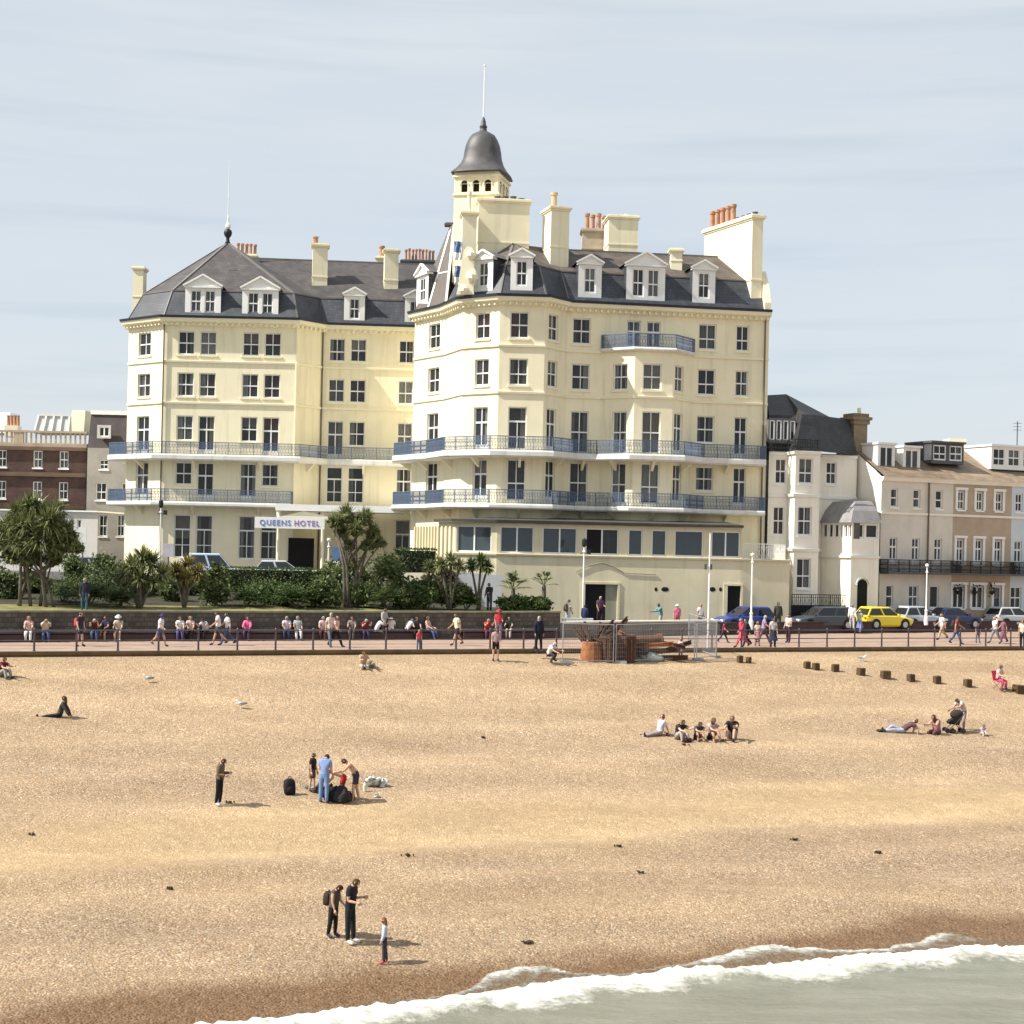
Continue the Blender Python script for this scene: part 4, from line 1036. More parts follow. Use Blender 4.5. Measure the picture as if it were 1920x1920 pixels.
mb.hexa([Vector((a.x, PY - .56, zb)), Vector((b.x, PY - .56, zb)), Vector((b.x, PY - .44, zb)), Vector((a.x, PY - .44, zb)), Vector((a.x, PY - .56, zt)), Vector((b.x, PY - .56, zt)), Vector((b.x, PY - .44, zt)), Vector((a.x, PY - .44, zt))])
board = mb.build('name_board', M_WHITE, hotel)
def lettering(txt, x0, x1, zb, h, Y, m, par):
    cu = bpy.data.curves.new('lettering', 'FONT'); cu.body = txt; cu.size = 1.0; cu.extrude = 0.01; cu.space_character = 1.22; cu.offset = 0.012
    o = bpy.data.objects.new('tmp', cu); COL.objects.link(o)
    dg = bpy.context.evaluated_depsgraph_get(); me = bpy.data.meshes.new_from_object(o.evaluated_get(dg)); bpy.data.objects.remove(o)
    xs = [v.co.x for v in me.vertices]; ys = [v.co.y for v in me.vertices]
    w0, w1, h1 = min(xs), max(xs), max(ys)
    org = ORG[par.name]
    for v in me.vertices:
        x = x0 + (v.co.x - w0) / (w1 - w0) * (x1 - x0); z = zb + v.co.y / h1 * h
        v.co = (x - org.x, Y - v.co.z - org.y, z - org.z)
    me.materials.append(m); ob = bpy.data.objects.new('lettering', me); COL.objects.link(ob); ob.parent = par
X = lambda px: P(px, 981, PY - .57).x
lettering('QUEENS', X(487), X(545), zb + .22, .40, PY - .575, mat('blue_letter', (.13, .20, .55), .5), board)
lettering('HOTEL', X(552), X(599), zb + .22, .40, PY - .575, mat('purple_letter', (.36, .17, .50), .5), board)
# ------------------------------------------------------------------ neighbouring buildings
def px_hole(p0, p1, px, wpx, y0, y1, zref=None):
    a, z1 = on_line(px - wpx / 2, y0, p0, p1); b, _ = on_line(px + wpx / 2, y0, p0, p1); _, z0 = on_line(px, y1, p0, p1); _, z1 = on_line(px, y0, p0, p1)
    if zref: z0, z1 = zref[0] + HC, zref[1] + HC
    return (a, b, z0 - HC, z1 - HC)
def house_wall(root, p0, p1, z0, z1, wins, m, depth=.14, frame=M_SASH, sill=M_WHITE, surround=None, curtain=None, name='wall'):
    """wins: (px, width px, (rel z0, rel z1), style)"""
    fr = Fr(p0, p1, HC); mb, rm = MB(), MB(); hs = []
    for px, w, zz, style in wins: hs.append(px_hole(p0, p1, px, w, 900, 950, zz))
    wall_panel(mb, fr, z0, z1, hs, depth)
    mb.build(name, m, root)
    for h, w in zip(hs, wins):
        wo = window(root, fr, h, w[3], depth, frame=frame, rooms=rm, curtain=curtain); sl = MB()
        fr.bx(sl, h[0] - .08, h[1] + .08, h[2] - .12, h[2] - .003, -.1, .07)
        if surround:
            fr.bx(sl, h[0] - .20, h[0] - .003, h[2], h[3] + .1, .003, .06); fr.bx(sl, h[1] + .003, h[1] + .20, h[2], h[3] + .1, .003, .06); fr.bx(sl, h[0] - .24, h[1] + .24, h[3] + .103, h[3] + .28, .003, .12)
        sl.build('surround' if surround else 'sill', sill, wo)
    if wins: rm.build('interior_wall', M_ROOM, root)
    return fr
def zz(px, y0, y1, Y):                                  # rel heights from pixel rows
    return (P(px, y1, Y).z - HC, P(px, y0, Y).z - HC)
GZ = -5.2
# white house with the black mansard
M_PALE = mat('pale_render', (0.87, 0.82, 0.72), 0.8, 0.04, 0.7, streak=.12)
n1 = thing('terrace_house', (20.5, 111.97, HC + GZ), 'white bay fronted house with black mansard roof beside the cream hotel', 'house')
A = [G(1441, 112.26, 900), G(1476, 112.16, 900), G(1491, 110.63, 900), G(1537, 111.39, 900), G(1538, 113.50, 900), G(1606, 114.65, 900)]
ytop = P(1500, 845, 111.01).z - HC
f3, f2, f1 = zz(1510, 859, 907, 111.01), zz(1510, 950, 1004, 111.01), zz(1508, 1047, 1104, 111.01)
house_wall(n1, A[0], A[1], GZ, ytop, [(1463, 21, f3, S), (1461, 21, f2, S)], M_PALE)
house_wall(n1, A[1], A[2], GZ, ytop, [], M_PALE)
house_wall(n1, A[2], A[3], GZ, ytop, [(1511, 26, f3, S), (1511, 26, f2, S), (1511, 26, f1, S)], M_PALE)
house_wall(n1, A[3], A[4], GZ, ytop, [], M_PALE)
house_wall(n1, A[4], A[5], GZ, ytop, [(1559, 19, zz(1557, 866, 908, 113.69), S)], M_PALE)
house_wall(n1, (A[5][0] - 3, A[5][1] + 9), (A[0][0] - 2, A[0][1] + 9), GZ, ytop, [], M_PALE); house_wall(n1, A[5], (A[5][0] - 3, A[5][1] + 9), GZ, ytop, [], M_PALE)
for z in (ytop - .12, zz(1500, 928, 928, 111.01)[0], zz(1500, 1030, 1030, 111.01)[0]):
    mb = MB(); mb.sweep(A[:4], [(-.02, HC + z - .14), (.12, HC + z - .14), (.2, HC + z + .06), (-.02, HC + z + .1)]); mb.build('string_course', M_WHITE, n1)
    mb = MB(); mb.sweep(A[4:], [(-.02, HC + z - .14), (.1, HC + z - .14), (.12, HC + z + .06), (-.02, HC + z + .1)]); mb.build('string_course', M_WHITE, n1)
mb = MB(); a0 = [A[0], A[1], A[2], A[3], A[5]]; lo = lift(offset(a0, .05), ytop); hi_z = P(1500, 778, 112.45).z - HC
hi = lift(offset(a0, -.75), hi_z); loft(mb, lo, hi)
t0, t1, t2 = P(1437, 741, 115.80), P(1474, 739, 116.28), P(1556, 782, 117.33)
mb.quad(hi[0], hi[1], t1, t0); mb.tri(hi[1], hi[2], t1); mb.quad(hi[2], hi[3], t2, t1); mb.tri(hi[3], hi[4], t2)
bk = [Vector((t0.x - 1, 123.45, HC + ytop)), Vector((hi[4].x - 2, 123.45, HC + ytop))]
mb.quad(t0, t1, bk[1], bk[0]); mb.tri(t1, t2, bk[1]); mb.tri(t2, hi[4], bk[1])
mb.add([Vector((*p, HC + ytop + .104)) for p in A], [(0, 1, 2, 3, 4, 5)])
mb.build('mansard_roof', course_mat('black_slate', (0.028, 0.029, 0.033), (0.045, 0.046, 0.05), (0.02, 0.02, 0.02), .3, .22, .6), n1)
mb = MB(); rm = MB(); q0, q1 = G(1441, 111.59, 805), G(1492, 111.87, 805); fr = Fr(q0, q1, HC); z0, z1 = zz(1465, 788, 826, 111.68)
wall_panel(mb, fr, z0 - .2, z1 + .15, [(fr.L * i / 4 + .08, fr.L * (i + 1) / 4 - .04, z0, z1) for i in range(4)], .06)
dm = mb.build('dormer', M_LEAD, n1)
for i in range(4): window(dm, fr, (fr.L * i / 4 + .08, fr.L * (i + 1) / 4 - .04, z0, z1), 'plain', .06, names=('window_frame', 'pane', 'curtain'), rooms=rm)
rm.build('interior_wall', M_ROOM, dm)
rail_mesh([G(1437, 111.20, 840), G(1476, 111.20, 840), G(1491, 109.96, 840), G(1537, 110.82, 840)], HC + ytop + .1, HC + ytop + .75, .2).build('roof_railing', M_BLACK, n1)
# its round corner bay with a lead roof
C = [G(1541, 113.50, 990), G(1573, 111.87, 990), G(1597, 110.44, 990), G(1649, 111.39, 990)]
zt_, zw, zb_ = zz(1600, 980, 1009, 111.01)[1], zz(1600, 981, 1009, 111.01), GZ
for i in range(3):
    fr = Fr(C[i], C[i + 1], HC); k = (3, 3, 2)[i]; mb, rm = MB(), MB()
    hs = [(fr.L * (j + .14) / k, fr.L * (j + .9) / k, zw[0], zw[1] - .05) for j in range(k)]
    if i == 2: hs = hs[:1] + [(fr.L * .52, fr.L * .95, zw[0], zw[1] - .05)]
    wall_panel(mb, fr, GZ, zt_, hs, .12); mb.build('bay_wall', M_PALE, n1)
    for h in hs: window(n1, fr, h, 'plain', .12, rooms=rm, curtain=0)
    rm.build('interior_wall', M_ROOM, n1)
mb = MB(); fr = Fr(C[2], C[3], HC)
u, z1 = on_line(1617, 1086, C[2], C[3]); z1 -= HC; hw = .42
mb.add([fr(u + x, z, .012) for x, z in [(-hw, GZ), (hw, GZ)] + [(hw * math.cos(t), z1 - hw + hw * math.sin(t)) for t in [math.pi * j / 10 for j in range(11)]]], [tuple(range(13))])
mb.build('arched_door', M_DOOR, n1)
mb = MB()
for j in range(12):
    t_0, t_1 = math.pi * j / 12, math.pi * (j + 1) / 12
    mb.beam(fr(u + .56 * math.cos(t_0), z1 - hw + .56 * math.sin(t_0), .06), fr(u + .56 * math.cos(t_1), z1 - hw + .56 * math.sin(t_1), .06), .14, .1)
mb.sweep(C, [(-.02, HC + zz(1600, 1046, 1046, 111.01)[0]), (.14, HC + zz(1600, 1046, 1046, 111.01)[0]), (.16, HC + zz(1600, 1042, 1042, 111.01)[0]), (-.02, HC + zz(1600, 1042, 1042, 111.01)[0])])
mb.build('bay_moulding', M_WHITE, n1)
mb = MB()
e0, e1, e2 = lift(offset(C, .22), zt_), lift(offset(C, -.25), zt_ + .85), lift(offset(C, -.9), zt_ + 1.5)
tp = P(1612, 934, 113.50)
loft(mb, e0, e1); loft(mb, e1, e2)
for i in range(3): mb.tri(e2[i], e2[i + 1], tp)
mb.build('bay_roof', mat('pale_lead', (.26, .25, .25), .5, .12, 1.5), n1, smooth=True)
mb = MB(); q = P(1607, 850, 115.22); mb.box((q.x, q.y + .6, HC + ytop - 1.2), 1.15, 1.2, P(1607, 795, 115.22).z - HC - ytop + 1.2, .4)
zc = P(1607, 795, 115.22).z
mb.box((q.x, q.y + .6, zc), 1.4, 1.45, .3, .4); mb.box((q.x, q.y + .6, zc + .3), 1.65, 1.7, .22, .4); mb.box((q.x, q.y + .6, zc + .52), 1.3, 1.35, .25, .4)
chm = mb.build('chimney', mat('sooty_render', (.26, .20, .13), .9, .2, 1), n1)
mb = MB(); mb.tube([(q.x + .2, q.y + .5, zc + .7), (q.x + .2, q.y + .5, zc + 1.2)], .14, 8); mb.build('chimney_pot', M_CREAM2, chm)
# front area railing of the white house
ra = thing('area_railing', (*G(1530, 109.10, 1130), HC + ROAD), 'black iron railing with hanging banners in front of the white bay fronted house', 'railing')
rail_mesh([G(1485, 108.33, 1130), G(1588, 109.67, 1130)], HC - 4.5, HC - 2.6, .16).build('rails', M_BLACK, ra)
mb = MB(); fr = Fr(G(1486, 108.38, 1130), G(1587, 109.72, 1130), HC); fr.bx(mb, 0, fr.L, ROAD, -3.35, -.2, -.06); mb.build('panel', mat('black_board', (.03, .03, .03), .7), ra)

# terrace of three
T0, TD = Vector((25.93, 112.45)), Vector((.914, .405))
def tp_(u): return tuple(T0 + TD * u)
def tu(px, py=950):
    u, _ = on_line(px, py, tp_(0), tp_(30)); return u
def terrace(label, x0, x1, m, wins_px, roof_m, dorm, g, surround=None):
    p0, p1 = tp_(tu(x0)), tp_(tu(x1)); r = thing('terrace_house', (p0[0], p0[1], HC + GZ), label, 'house')
    ze = zz(1650, 893, 893, 112.45)[0]
    z3, z2, z1 = zz(1678, 916, 951, 112.93), zz(1678, 1008, 1051, 112.93), zz(1673, 1097, 1140, 112.93)
    wl_ = [(px, 13, z3, S) for px in wins_px] + [(px, 14, (z2[0] - .2, z2[1]), D) for px in wins_px]
    gl_ = [(px, w, z1, st_) for px, w, st_ in g]
    fr = house_wall(r, p0, p1, GZ, ze, wl_ + gl_, m, surround=surround)
    for a, b in ((p1, tuple(Vector(p1) + Vector((-3.6, 8.2)))), (tuple(Vector(p0) + Vector((-3.6, 8.2))), p0)): house_wall(r, a, b, GZ, ze, [], M_PALE, name='party_wall')
    mb = MB(); mb.sweep([p0, p1], [(-.02, HC + ze - .3), (.15, HC + ze - .3), (.3, HC + ze), (-.02, HC + ze)]); z = zz(1700, 965, 965, 112.93)[0]; mb.sweep([p0, p1], [(-.02, HC + z), (.08, HC + z), (.1, HC + z + .16), (-.02, HC + z + .16)])
    mb.build('cornice', M_PALE, r)
    mb = MB(); nrm = Vector((-.405, .914, 0)); e0, e1 = Vector((*p0, HC + ze)), Vector((*p1, HC + ze)); up = Vector((0, 0, 2.6))
    a, b = e0 - nrm * .35, e1 - nrm * .35; c_, d_ = e0 + nrm * 4.3 + up, e1 + nrm * 4.3 + up; f_, g_ = e0 + nrm * 8.4, e1 + nrm * 8.4
    mb.quad(a, b, d_, c_); mb.quad(c_, d_, g_, f_); mb.build('roof', roof_m, r)
    mb = MB(); mb.tri(e0, c_, f_); mb.tri(e1, g_, d_); mb.build('gable', M_PALE, r)
    for dx0, dx1, dy0, dy1, wm, k in dorm:
        q0, q1 = [tuple(Vector(tp_(tu(x, 850))) + Vector((-.405, .914)) * 1.1) for x in (dx0, dx1)]
        Yq = (q0[1] + q1[1]) / 2; za, zb2 = zz((dx0 + dx1) / 2, dy0, dy1, Yq); fq = Fr(q0, q1, HC); mb, rm = MB(), MB()
        hs = [(fq.L * (i + .12) / k, fq.L * (i + .9) / k, za + .15, zb2 - .15) for i in range(k)]
        wall_panel(mb, fq, za - .1, zb2, hs, .06)
        for u in (0, fq.L): mb.quad(fq(u, za - .1, 0), fq(u, za - .1, -3), fq(u, zb2, -3), fq(u, zb2, 0))
        fq.bx(mb, -.1, fq.L + .1, zb2 + .002, zb2 + .15, -3, .15)
        d = mb.build('dormer', wm, r)
        for h in hs: window(d, fq, h, 'sash' if k > 1 else 'pair', .06, names=('window_frame', 'pane', 'curtain'), rooms=rm)
        rm.build('interior_wall', M_ROOM, d)
    # first floor iron balcony
    mb = MB(); zb3 = zz(1700, 1073, 1073, 112.93)[0]
    mb.sweep([p0, p1], [(-.02, HC + zb3 - .14), (1.0, HC + zb3 - .14), (1.0, HC + zb3), (-.02, HC + zb3)]); sl = mb.build('balcony', M_LEAD, r)
    o = offset([p0, p1], .95); rail_mesh([p0] + o + [p1], HC + zb3, HC + zb3 + .9, .1).build('railing', M_BLACK, sl)
    return r, fr
BRT = course_mat('brown_tile', (.20, .145, .095), (.26, .19, .13), (.12, .09, .06), .3, .22, .8)
n2, fr2_ = terrace('grey white terrace house with two white dormers and a black balcony', 1652, 1787, mat('grey_render', (.69, .64, .55), .85, .06, .8, streak=.12), (1678, 1720, 1762), BRT, [(1664, 1696, 834, 881, M_WHITE, 1), (1712, 1744, 840, 884, M_WHITE, 1)], [(1673, 13, S), (1718, 18, S), (1757, 17, 'plain')])
mb = MB(); q = tp_(tu(1741)); mb.tube([(q[0], q[1] - .1, HC - 4.8), (q[0], q[1] - .1, HC + zz(1741, 905, 905, 115.80)[0])], .06, 6); mb.build('downpipe', M_PIPE, n2)
n3, _ = terrace('tan terrace house with white window surrounds and dark hanging baskets', 1787, 1897, mat('tan_render', (.47, .37, .265), .85, .08, .8), (1803, 1838, 1874), course_mat('tan_tile', (.24, .18, .125), (.31, .235, .16), (.2, .15, .1), .3, .22, .85), [(1765, 1826, 832, 868, M_LEAD, 2)], [(1802, 22, 'pair'), (1838, 22, 'pair'), (1875, 15, 'plain')], True)
n4, _ = terrace('pale blue terrace house cut by the right edge of the view', 1897, 2080, mat('pale_blue_render', (.60, .66, .70), .85, .05, .8), (1912, 1950, 1990, 2030), course_mat('tan_tile', (0, 0, 0), (0, 0, 0), (0, 0, 0), 1, 1), [(1878, 1990, 840, 880, M_WHITE, 4)], [(1910, 20, S), (1960, 20, S)])
mb = MB()                                              # rendered party wall and cream gable rising behind the terrace
for x0, x1, y0, y1, Y in ((1822, 1874, 842, 878, 122.50), (1780, 1812, 822, 845, 125.37)):
    a, b = P(x0, y1, Y), P(x1, y1, Y); z = P(x0, y0, Y).z; mb.hexa([a + Vector((0, 0, -2)), b + Vector((0, 0, -2)), b + Vector((0, 2, -2)), a + Vector((0, 2, -2)), Vector((a.x, a.y, z)), Vector((b.x, b.y, z)), Vector((b.x, b.y + 2, z)), Vector((a.x, a.y + 2, z))])
mb.build('roof_extension', M_CREAM2, n3)
mb = MB(); q = P(1907, 830, 119.15); mb.tube([q + Vector((0, 0, -2)), Vector((q.x, q.y, P(1907, 790, 119.15).z))], .04, 5)
for k in (-1, 0, 1): mb.beam((q.x - .3, q.y, P(1907, 800, 119.15).z + k * .25), (q.x + .3, q.y, P(1907, 800, 119.15).z + k * .25), .03)
mb.build('aerial', M_LEAD, n4)
for i, px in enumerate((1791, 1822, 1855)):            # hanging baskets on the tan house
    q = tp_(tu(px, 1105)); c_ = Vector((q[0] + .405 * .35, q[1] - .914 * .35, P(px, 1106, q[1]).z))
    hb = thing('hanging_basket', c_, ['leftmost', 'middle', 'rightmost'][i] + ' of the dark hanging baskets on the tan terrace house', 'basket', 'hanging baskets on the tan house')
    mb = MB()
    for j in range(70):
        v = Vector((random.gauss(0, .22), random.gauss(0, .2), random.gauss(0, .26))); d = Vector((random.uniform(-1, 1), random.uniform(-1, 1), random.uniform(-1, 1))) * .1
        e = Vector((random.uniform(-1, 1), random.uniform(-1, 1), random.uniform(-1, 1))) * .1; mb.quad(c_ + v, c_ + v + d, c_ + v + d + e, c_ + v + e)
    mb.build('foliage', mat('basket_leaf', (.03, .035, .02), .8), hb)
    mb = MB(); mb.lathe(c_ + Vector((0, 0, -.2)), [(.05, -.1), (.2, 0), (.24, .12)], 8); mb.beam(c_ + Vector((0, 0, .1)), c_ + Vector((-.14, .3, .55)), .03); mb.build('bowl', M_BLACK, hb)

# left: brick terrace, grey house, low white building
BK = course_mat('dark_red_brick', (.065, .034, .028), (.10, .050, .038), (.07, .052, .045), .23, .076, .85, .008)
BY = 140.0
b1 = thing('brick_terrace', (-35, BY, HC - 4), 'dark red brick terrace with stone balustrade behind the trees at the left', 'terrace')
p0, p1 = G(-160, BY, 900), G(162, BY, 900)
w1, w2, w3 = zz(70, 845, 877, BY), zz(70, 903, 936, BY), zz(70, 962, 1000, BY)
house_wall(b1, p0, p1, -4, zz(80, 838, 838, BY)[1], [(px, 17, z, S) for z in (w1, w2, w3) for px in (-92, -45, 3, 70, 119)], BK)
house_wall(b1, p1, (p1[0], BY + 10), -4, zz(80, 838, 838, BY)[1], [], BK); house_wall(b1, (p0[0], BY + 10), p0, -4, zz(80, 838, 838, BY)[1], [], BK)
mb = MB(); M_BST = mat('brown_stone', (.24, .17, .125), .85, .1, 1)
for y, h in ((886, .35), (838, .3), (948, .3)):
    z = P(80, y, BY).z; mb.sweep([p0, p1], [(-.02, z - h), (.2, z - h), (.35, z), (-.02, z)])
mb.build('cornice', M_BST, b1)
mb = MB(); fr = Fr(p0, p1, 0); zl, zh = P(80, 834, BY).z, P(80, 808, BY).z
fr.bx(mb, 0, fr.L, zl - .2, zl + .15, -.3, .1); fr.bx(mb, 0, fr.L, zh - .15, zh + .02, -.3, .1)
k = int(fr.L / .42)
for i in range(k):
    u = (i + .5) * fr.L / k
    if i % 20 in (0, 1): fr.bx(mb, u - .21, u + .21, zl + .15, zh - .15, -.25, .05)
    else: fr.bx(mb, u - .07, u + .07, zl + .15, zh - .15, -.17, -.03)
mb.build('balustrade', mat('light_stone', (.42, .33, .25), .85, .1, 1), b1)
mb = MB(); a, b = P(-120, 838, 150), P(160, 838, 150); mb.box(((a.x + b.x) / 2, 145, P(0, 838, BY).z - .4), b.x - a.x, 9.4, .3); mb.build('roof', M_LEAD, b1)
# rooftop houses of the brick terrace
for x0, x1, y0, y1, Y, mm, nm in ((64, 128, 777, 812, 144, mat('glazed_white', (.62, .64, .62), .4), 'roof_conservatory'), (126, 157, 768, 812, 144, M_CREAM2, 'roof_house'), (-60, 16, 771, 812, 144.5, M_WHITE, 'roof_house')):
    mb = MB(); a, b = P(x0, y1, Y), P(x1, y1, Y); z = P(x0, y0, Y).z
    mb.hexa([a, b, b + Vector((0, 3, 0)), a + Vector((0, 3, 0)), Vector((a.x + .3, a.y + .4, z)), Vector((b.x, b.y + .4, z)), Vector((b.x, b.y + 3, z)), Vector((a.x + .3, a.y + 3, z))])
    o_ = mb.build(nm, mm, b1)
    if nm == 'roof_conservatory':
        mb = MB()
        for i in range(5):
            t = i / 4; mb.beam(a.lerp(b, t) + Vector((0, -.05, 0)), Vector((a.x + .3, a.y + .35, z)).lerp(Vector((b.x, b.y + .35, z)), t), .16)
        mb.beam(Vector((a.x + .3, a.y + .33, z)), Vector((b.x, b.y + .33, z)), .18); mb.build('glazing_bar', M_WHITE, o_)
mb = MB(); a, b = P(8, 812, 143), P(33, 812, 143); mb.box(((a.x + b.x) / 2, 143.6, a.z - .3), b.x - a.x, 1.2, 1.0); ch = mb.build('chimney', M_CREAM2, b1)
for i in range(4):
    mb = MB(); mb.lathe((a.x + (b.x - a.x) * (i + .5) / 4, 143.6, a.z + .68), [(.15, 0), (.12, .8), (.16, .95)], 8); mb.build('chimney_pot', M_POT, ch)
b2 = thing('grey_house', (-28, 139, HC - 4), 'narrow grey stone house with dark slate top floor between brick terrace and hotel', 'house')
p0, p1 = G(163, 139.4, 900), G(262, 139.4, 900); M_GST = mat('grey_stone', (.34, .315, .285), .9, .12, .7, .2, 15)
zt = zz(190, 840, 840, 139.4)[0]
house_wall(b2, p0, p1, -4, zt, [(194, 17, zz(193, 862, 880, 139.4), S), (190, 20, zz(190, 905, 938, 139.4), S), (195, 16, zz(195, 966, 1006, 139.4), S), (228, 14, zz(228, 966, 1006, 139.4), S), (236, 16, zz(190, 905, 938, 139.4), S)], M_GST)
mb = MB(); fr = Fr(p0, p1, HC); zt2 = zz(190, 776, 776, 139.4)[0]
mb.quad(fr(0, zt, 0), fr(fr.L, zt, 0), fr(fr.L, zt2, -.9), fr(0, zt2, -.9)); mb.quad(fr(0, zt2, -.9), fr(fr.L, zt2, -.9), fr(fr.L, zt2, -8), fr(0, zt2, -8)); mb.tri(fr(0, zt, 0), fr(0, zt2, -.9), fr(0, zt, -.9))
mb.build('mansard_roof', mat('brown_black_slate', (.07, .055, .058), .7, .15, 1), b2)
mb = MB(); fr.bx(mb, 0, fr.L, zt2 + .003, zt2 + .35, -1.0, -.75); mb.build('parapet', M_WHITE, b2)
mb = MB(); rm = MB(); q0, q1 = G(182, 138.9, 810), G(208, 138.9, 810); fq = Fr(q0, q1, HC); z0, z1 = zz(195, 797, 822, 138.9); wall_panel(mb, fq, z0, z1, [(.15, fq.L - .15, z0 + .15, z1 - .15)], .1); d = mb.build('dormer', mat('grey_white', (.5, .47, .47), .7), b2)
window(d, fq, (.15, fq.L - .15, z0 + .15, z1 - .15), 'pair', .1, names=('window_frame', 'pane', 'curtain'), rooms=rm, curtain=0); rm.build('interior_wall', M_ROOM, d)
lw = thing('low_building', (-34, 130, HC - 4), 'low white flat roofed building in front of the dark brick terrace', 'building')
p0, p1 = G(-120, 131, 1000), G(183, 129.5, 1000)
house_wall(lw, p0, p1, -4, zz(150, 960, 960, 129.8)[0], [(125, 8, zz(125, 974, 994, 129.8), 'plain'), (137, 8, zz(125, 974, 994, 129.8), 'plain'), (150, 8, zz(125, 974, 994, 129.8), 'plain'), (20, 12, zz(125, 974, 994, 129.8), 'plain')], mat('dull_white', (.60, .58, .54), .8, .05), curtain=0)
mb = MB(); fr = Fr(p0, p1, HC); z = zz(150, 960, 960, 129.8)[0]; fr.bx(mb, 0, fr.L, z + .002, z + .12, -6, .2); mb.build('roof', M_WHITE, lw)

# ------------------------------------------------------------------ promenade furniture
M_WALLST = course_mat('rubble_stone', (.085, .075, .062), (.15, .13, .105), (.07, .065, .055), .42, .24, .95, .03, .8)
gw = thing('garden_wall', (BACKP[2][0], BACKP[2][1], HC + PROM), 'dark rubble stone wall with pale coping behind the benches', 'wall')
mb = MB(); mb.sweep(BACKP[:5], [(-.35, HC + PROM - .1), (-.02, HC + PROM - .1), (-.02, HC - 3.66), (-.35, HC - 3.66)]); mb.build('stonework', M_WALLST, gw)
mb = MB(); mb.sweep(BACKP[:5], [(-.40, HC - 3.655), (.03, HC - 3.655), (.03, HC - 3.55), (-.40, HC - 3.55)]); mb.build('coping', mat('mossy_coping', (.26, .25, .16), .9, .2, 1.5), gw)
gw2 = thing('garden_wall', (BACKP[4][0] + 3, BACKP[4][1], HC + PROM), 'lower grey wall behind the fenced rusty ironwork', 'wall')
mb = MB(); mb.sweep([BACKP[4], BACKP[5]], [(-.35, HC + PROM - .1), (-.02, HC + PROM - .1), (-.02, HC - 4.25), (-.35, HC - 4.25)]); mb.build('stonework', mat('grey_wall', (.20, .19, .165), .95, .15, 1, .3, 12), gw2)
mb = MB(); mb.sweep([BACKP[4], BACKP[5]], [(-.40, HC - 4.245), (.03, HC - 4.245), (.03, HC - 4.15), (-.40, HC - 4.15)]); mb.build('coping', M_PALE, gw2)
M_MAR = mat('dark_maroon', (.060, .034, .034), .6, .12, 3)
def back_y(x):
    for (xa, ya), (xb, yb) in zip(BACK, BACK[1:]):
        if x <= xb: return ya + (yb - ya) * (x - xa) / (xb - xa)
    return BACK[-1][1]
def seatline(x0, x1):                                   # follows the wall's own straight runs
    out = []
    for x in [x0] + [b[0] for b in BACK if x0 < b[0] < x1] + [x1]:
        i = max(j for j in range(len(BACK) - 1) if BACK[j][0] <= x); p0, p1 = BACKP[i], BACKP[i + 1]
        u, _ = on_line(x, back_y(x), p0, p1); L_ = math.hypot(p1[0] - p0[0], p1[1] - p0[1]); out.append((p0[0] + (p1[0] - p0[0]) * u / L_, p0[1] + (p1[1] - p0[1]) * u / L_))
    return out
for x0, x1, lab in ((-150, 822, 'long dark maroon promenade bench against the stone wall, left of the gap'), (863, 1040, 'short dark maroon promenade bench against the stone wall, right of the gap')):
    pts = seatline(x0, x1); bn = thing('promenade_bench', (pts[0][0], pts[0][1], HC + PROM), lab, 'bench')
    mb = MB()
    for k in range(4): mb.sweep(pts, [(.04 + k * .12, HC + PROM + .41), (.145 + k * .12, HC + PROM + .41), (.145 + k * .12, HC + PROM + .45), (.04 + k * .12, HC + PROM + .45)])
    mb.build('seat', M_MAR, bn)
    mb = MB(); mb.sweep(pts, [(.38, HC + PROM), (.46, HC + PROM), (.46, HC + PROM + .36), (.38, HC + PROM + .36)]); mb.build('front_board', M_MAR, bn)
    mb = MB(); mb.sweep(pts, [(.02, HC + PROM + .46), (.07, HC + PROM + .46), (.05, HC + PROM + .58), (.0, HC + PROM + .58)]); mb.build('backrest', mat('grey_rail', (.22, .20, .2), .6), bn)
pts = [tuple(on_z(x, y, PROM)[:2]) for x, y in ((1345, 1190.5), (1550, 1187.5), (1920, 1184), (2150, 1182.5))]
lwm = thing('low_wall', (*pts[0], HC + PROM), 'low dark maroon wall between promenade and parked cars', 'wall')
mb = MB(); mb.sweep(pts, [(-.25, HC + PROM - .1), (0, HC + PROM - .1), (0, HC + PROM + .70), (-.25, HC + PROM + .70)]); mb.build('panel', M_MAR, lwm)
mb = MB(); mb.sweep(pts, [(-.30, HC + PROM + .703), (.05, HC + PROM + .703), (.05, HC + PROM + .78), (-.30, HC + PROM + .78)]); mb.build('top_rail', M_MAR, lwm)
# railing along the beach edge
M_RAIL = mat('purple_grey_rail', (.115, .085, .10), .5, .05)
rl = thing('promenade_railing', (*st(-.5, 0), HC + PROM), 'purple grey post and rail fence along the beach edge of the promenade', 'railing')
rp = [st(-.45, -60), st(-.45, 80)]
mb = MB()
for z in (.98, .52): mb.tube([Vector((*rp[0], HC + PROM + z)), Vector((*rp[1], HC + PROM + z))], .028, 6)
mb.build('rail', M_RAIL, rl)
u0 = t_of(*on_z(62, 1222, PROM)[:2])
for k in range(-4, 34):
    x, y = st(-.45, u0 + k * 1.86); mb = MB()
    mb.lathe((x, y, HC + PROM), [(.10, 0), (.10, .04), (.05, .08), (.042, 1.0), (.055, 1.04), (.03, 1.09)], 8); mb.build('post', M_RAIL, rl)

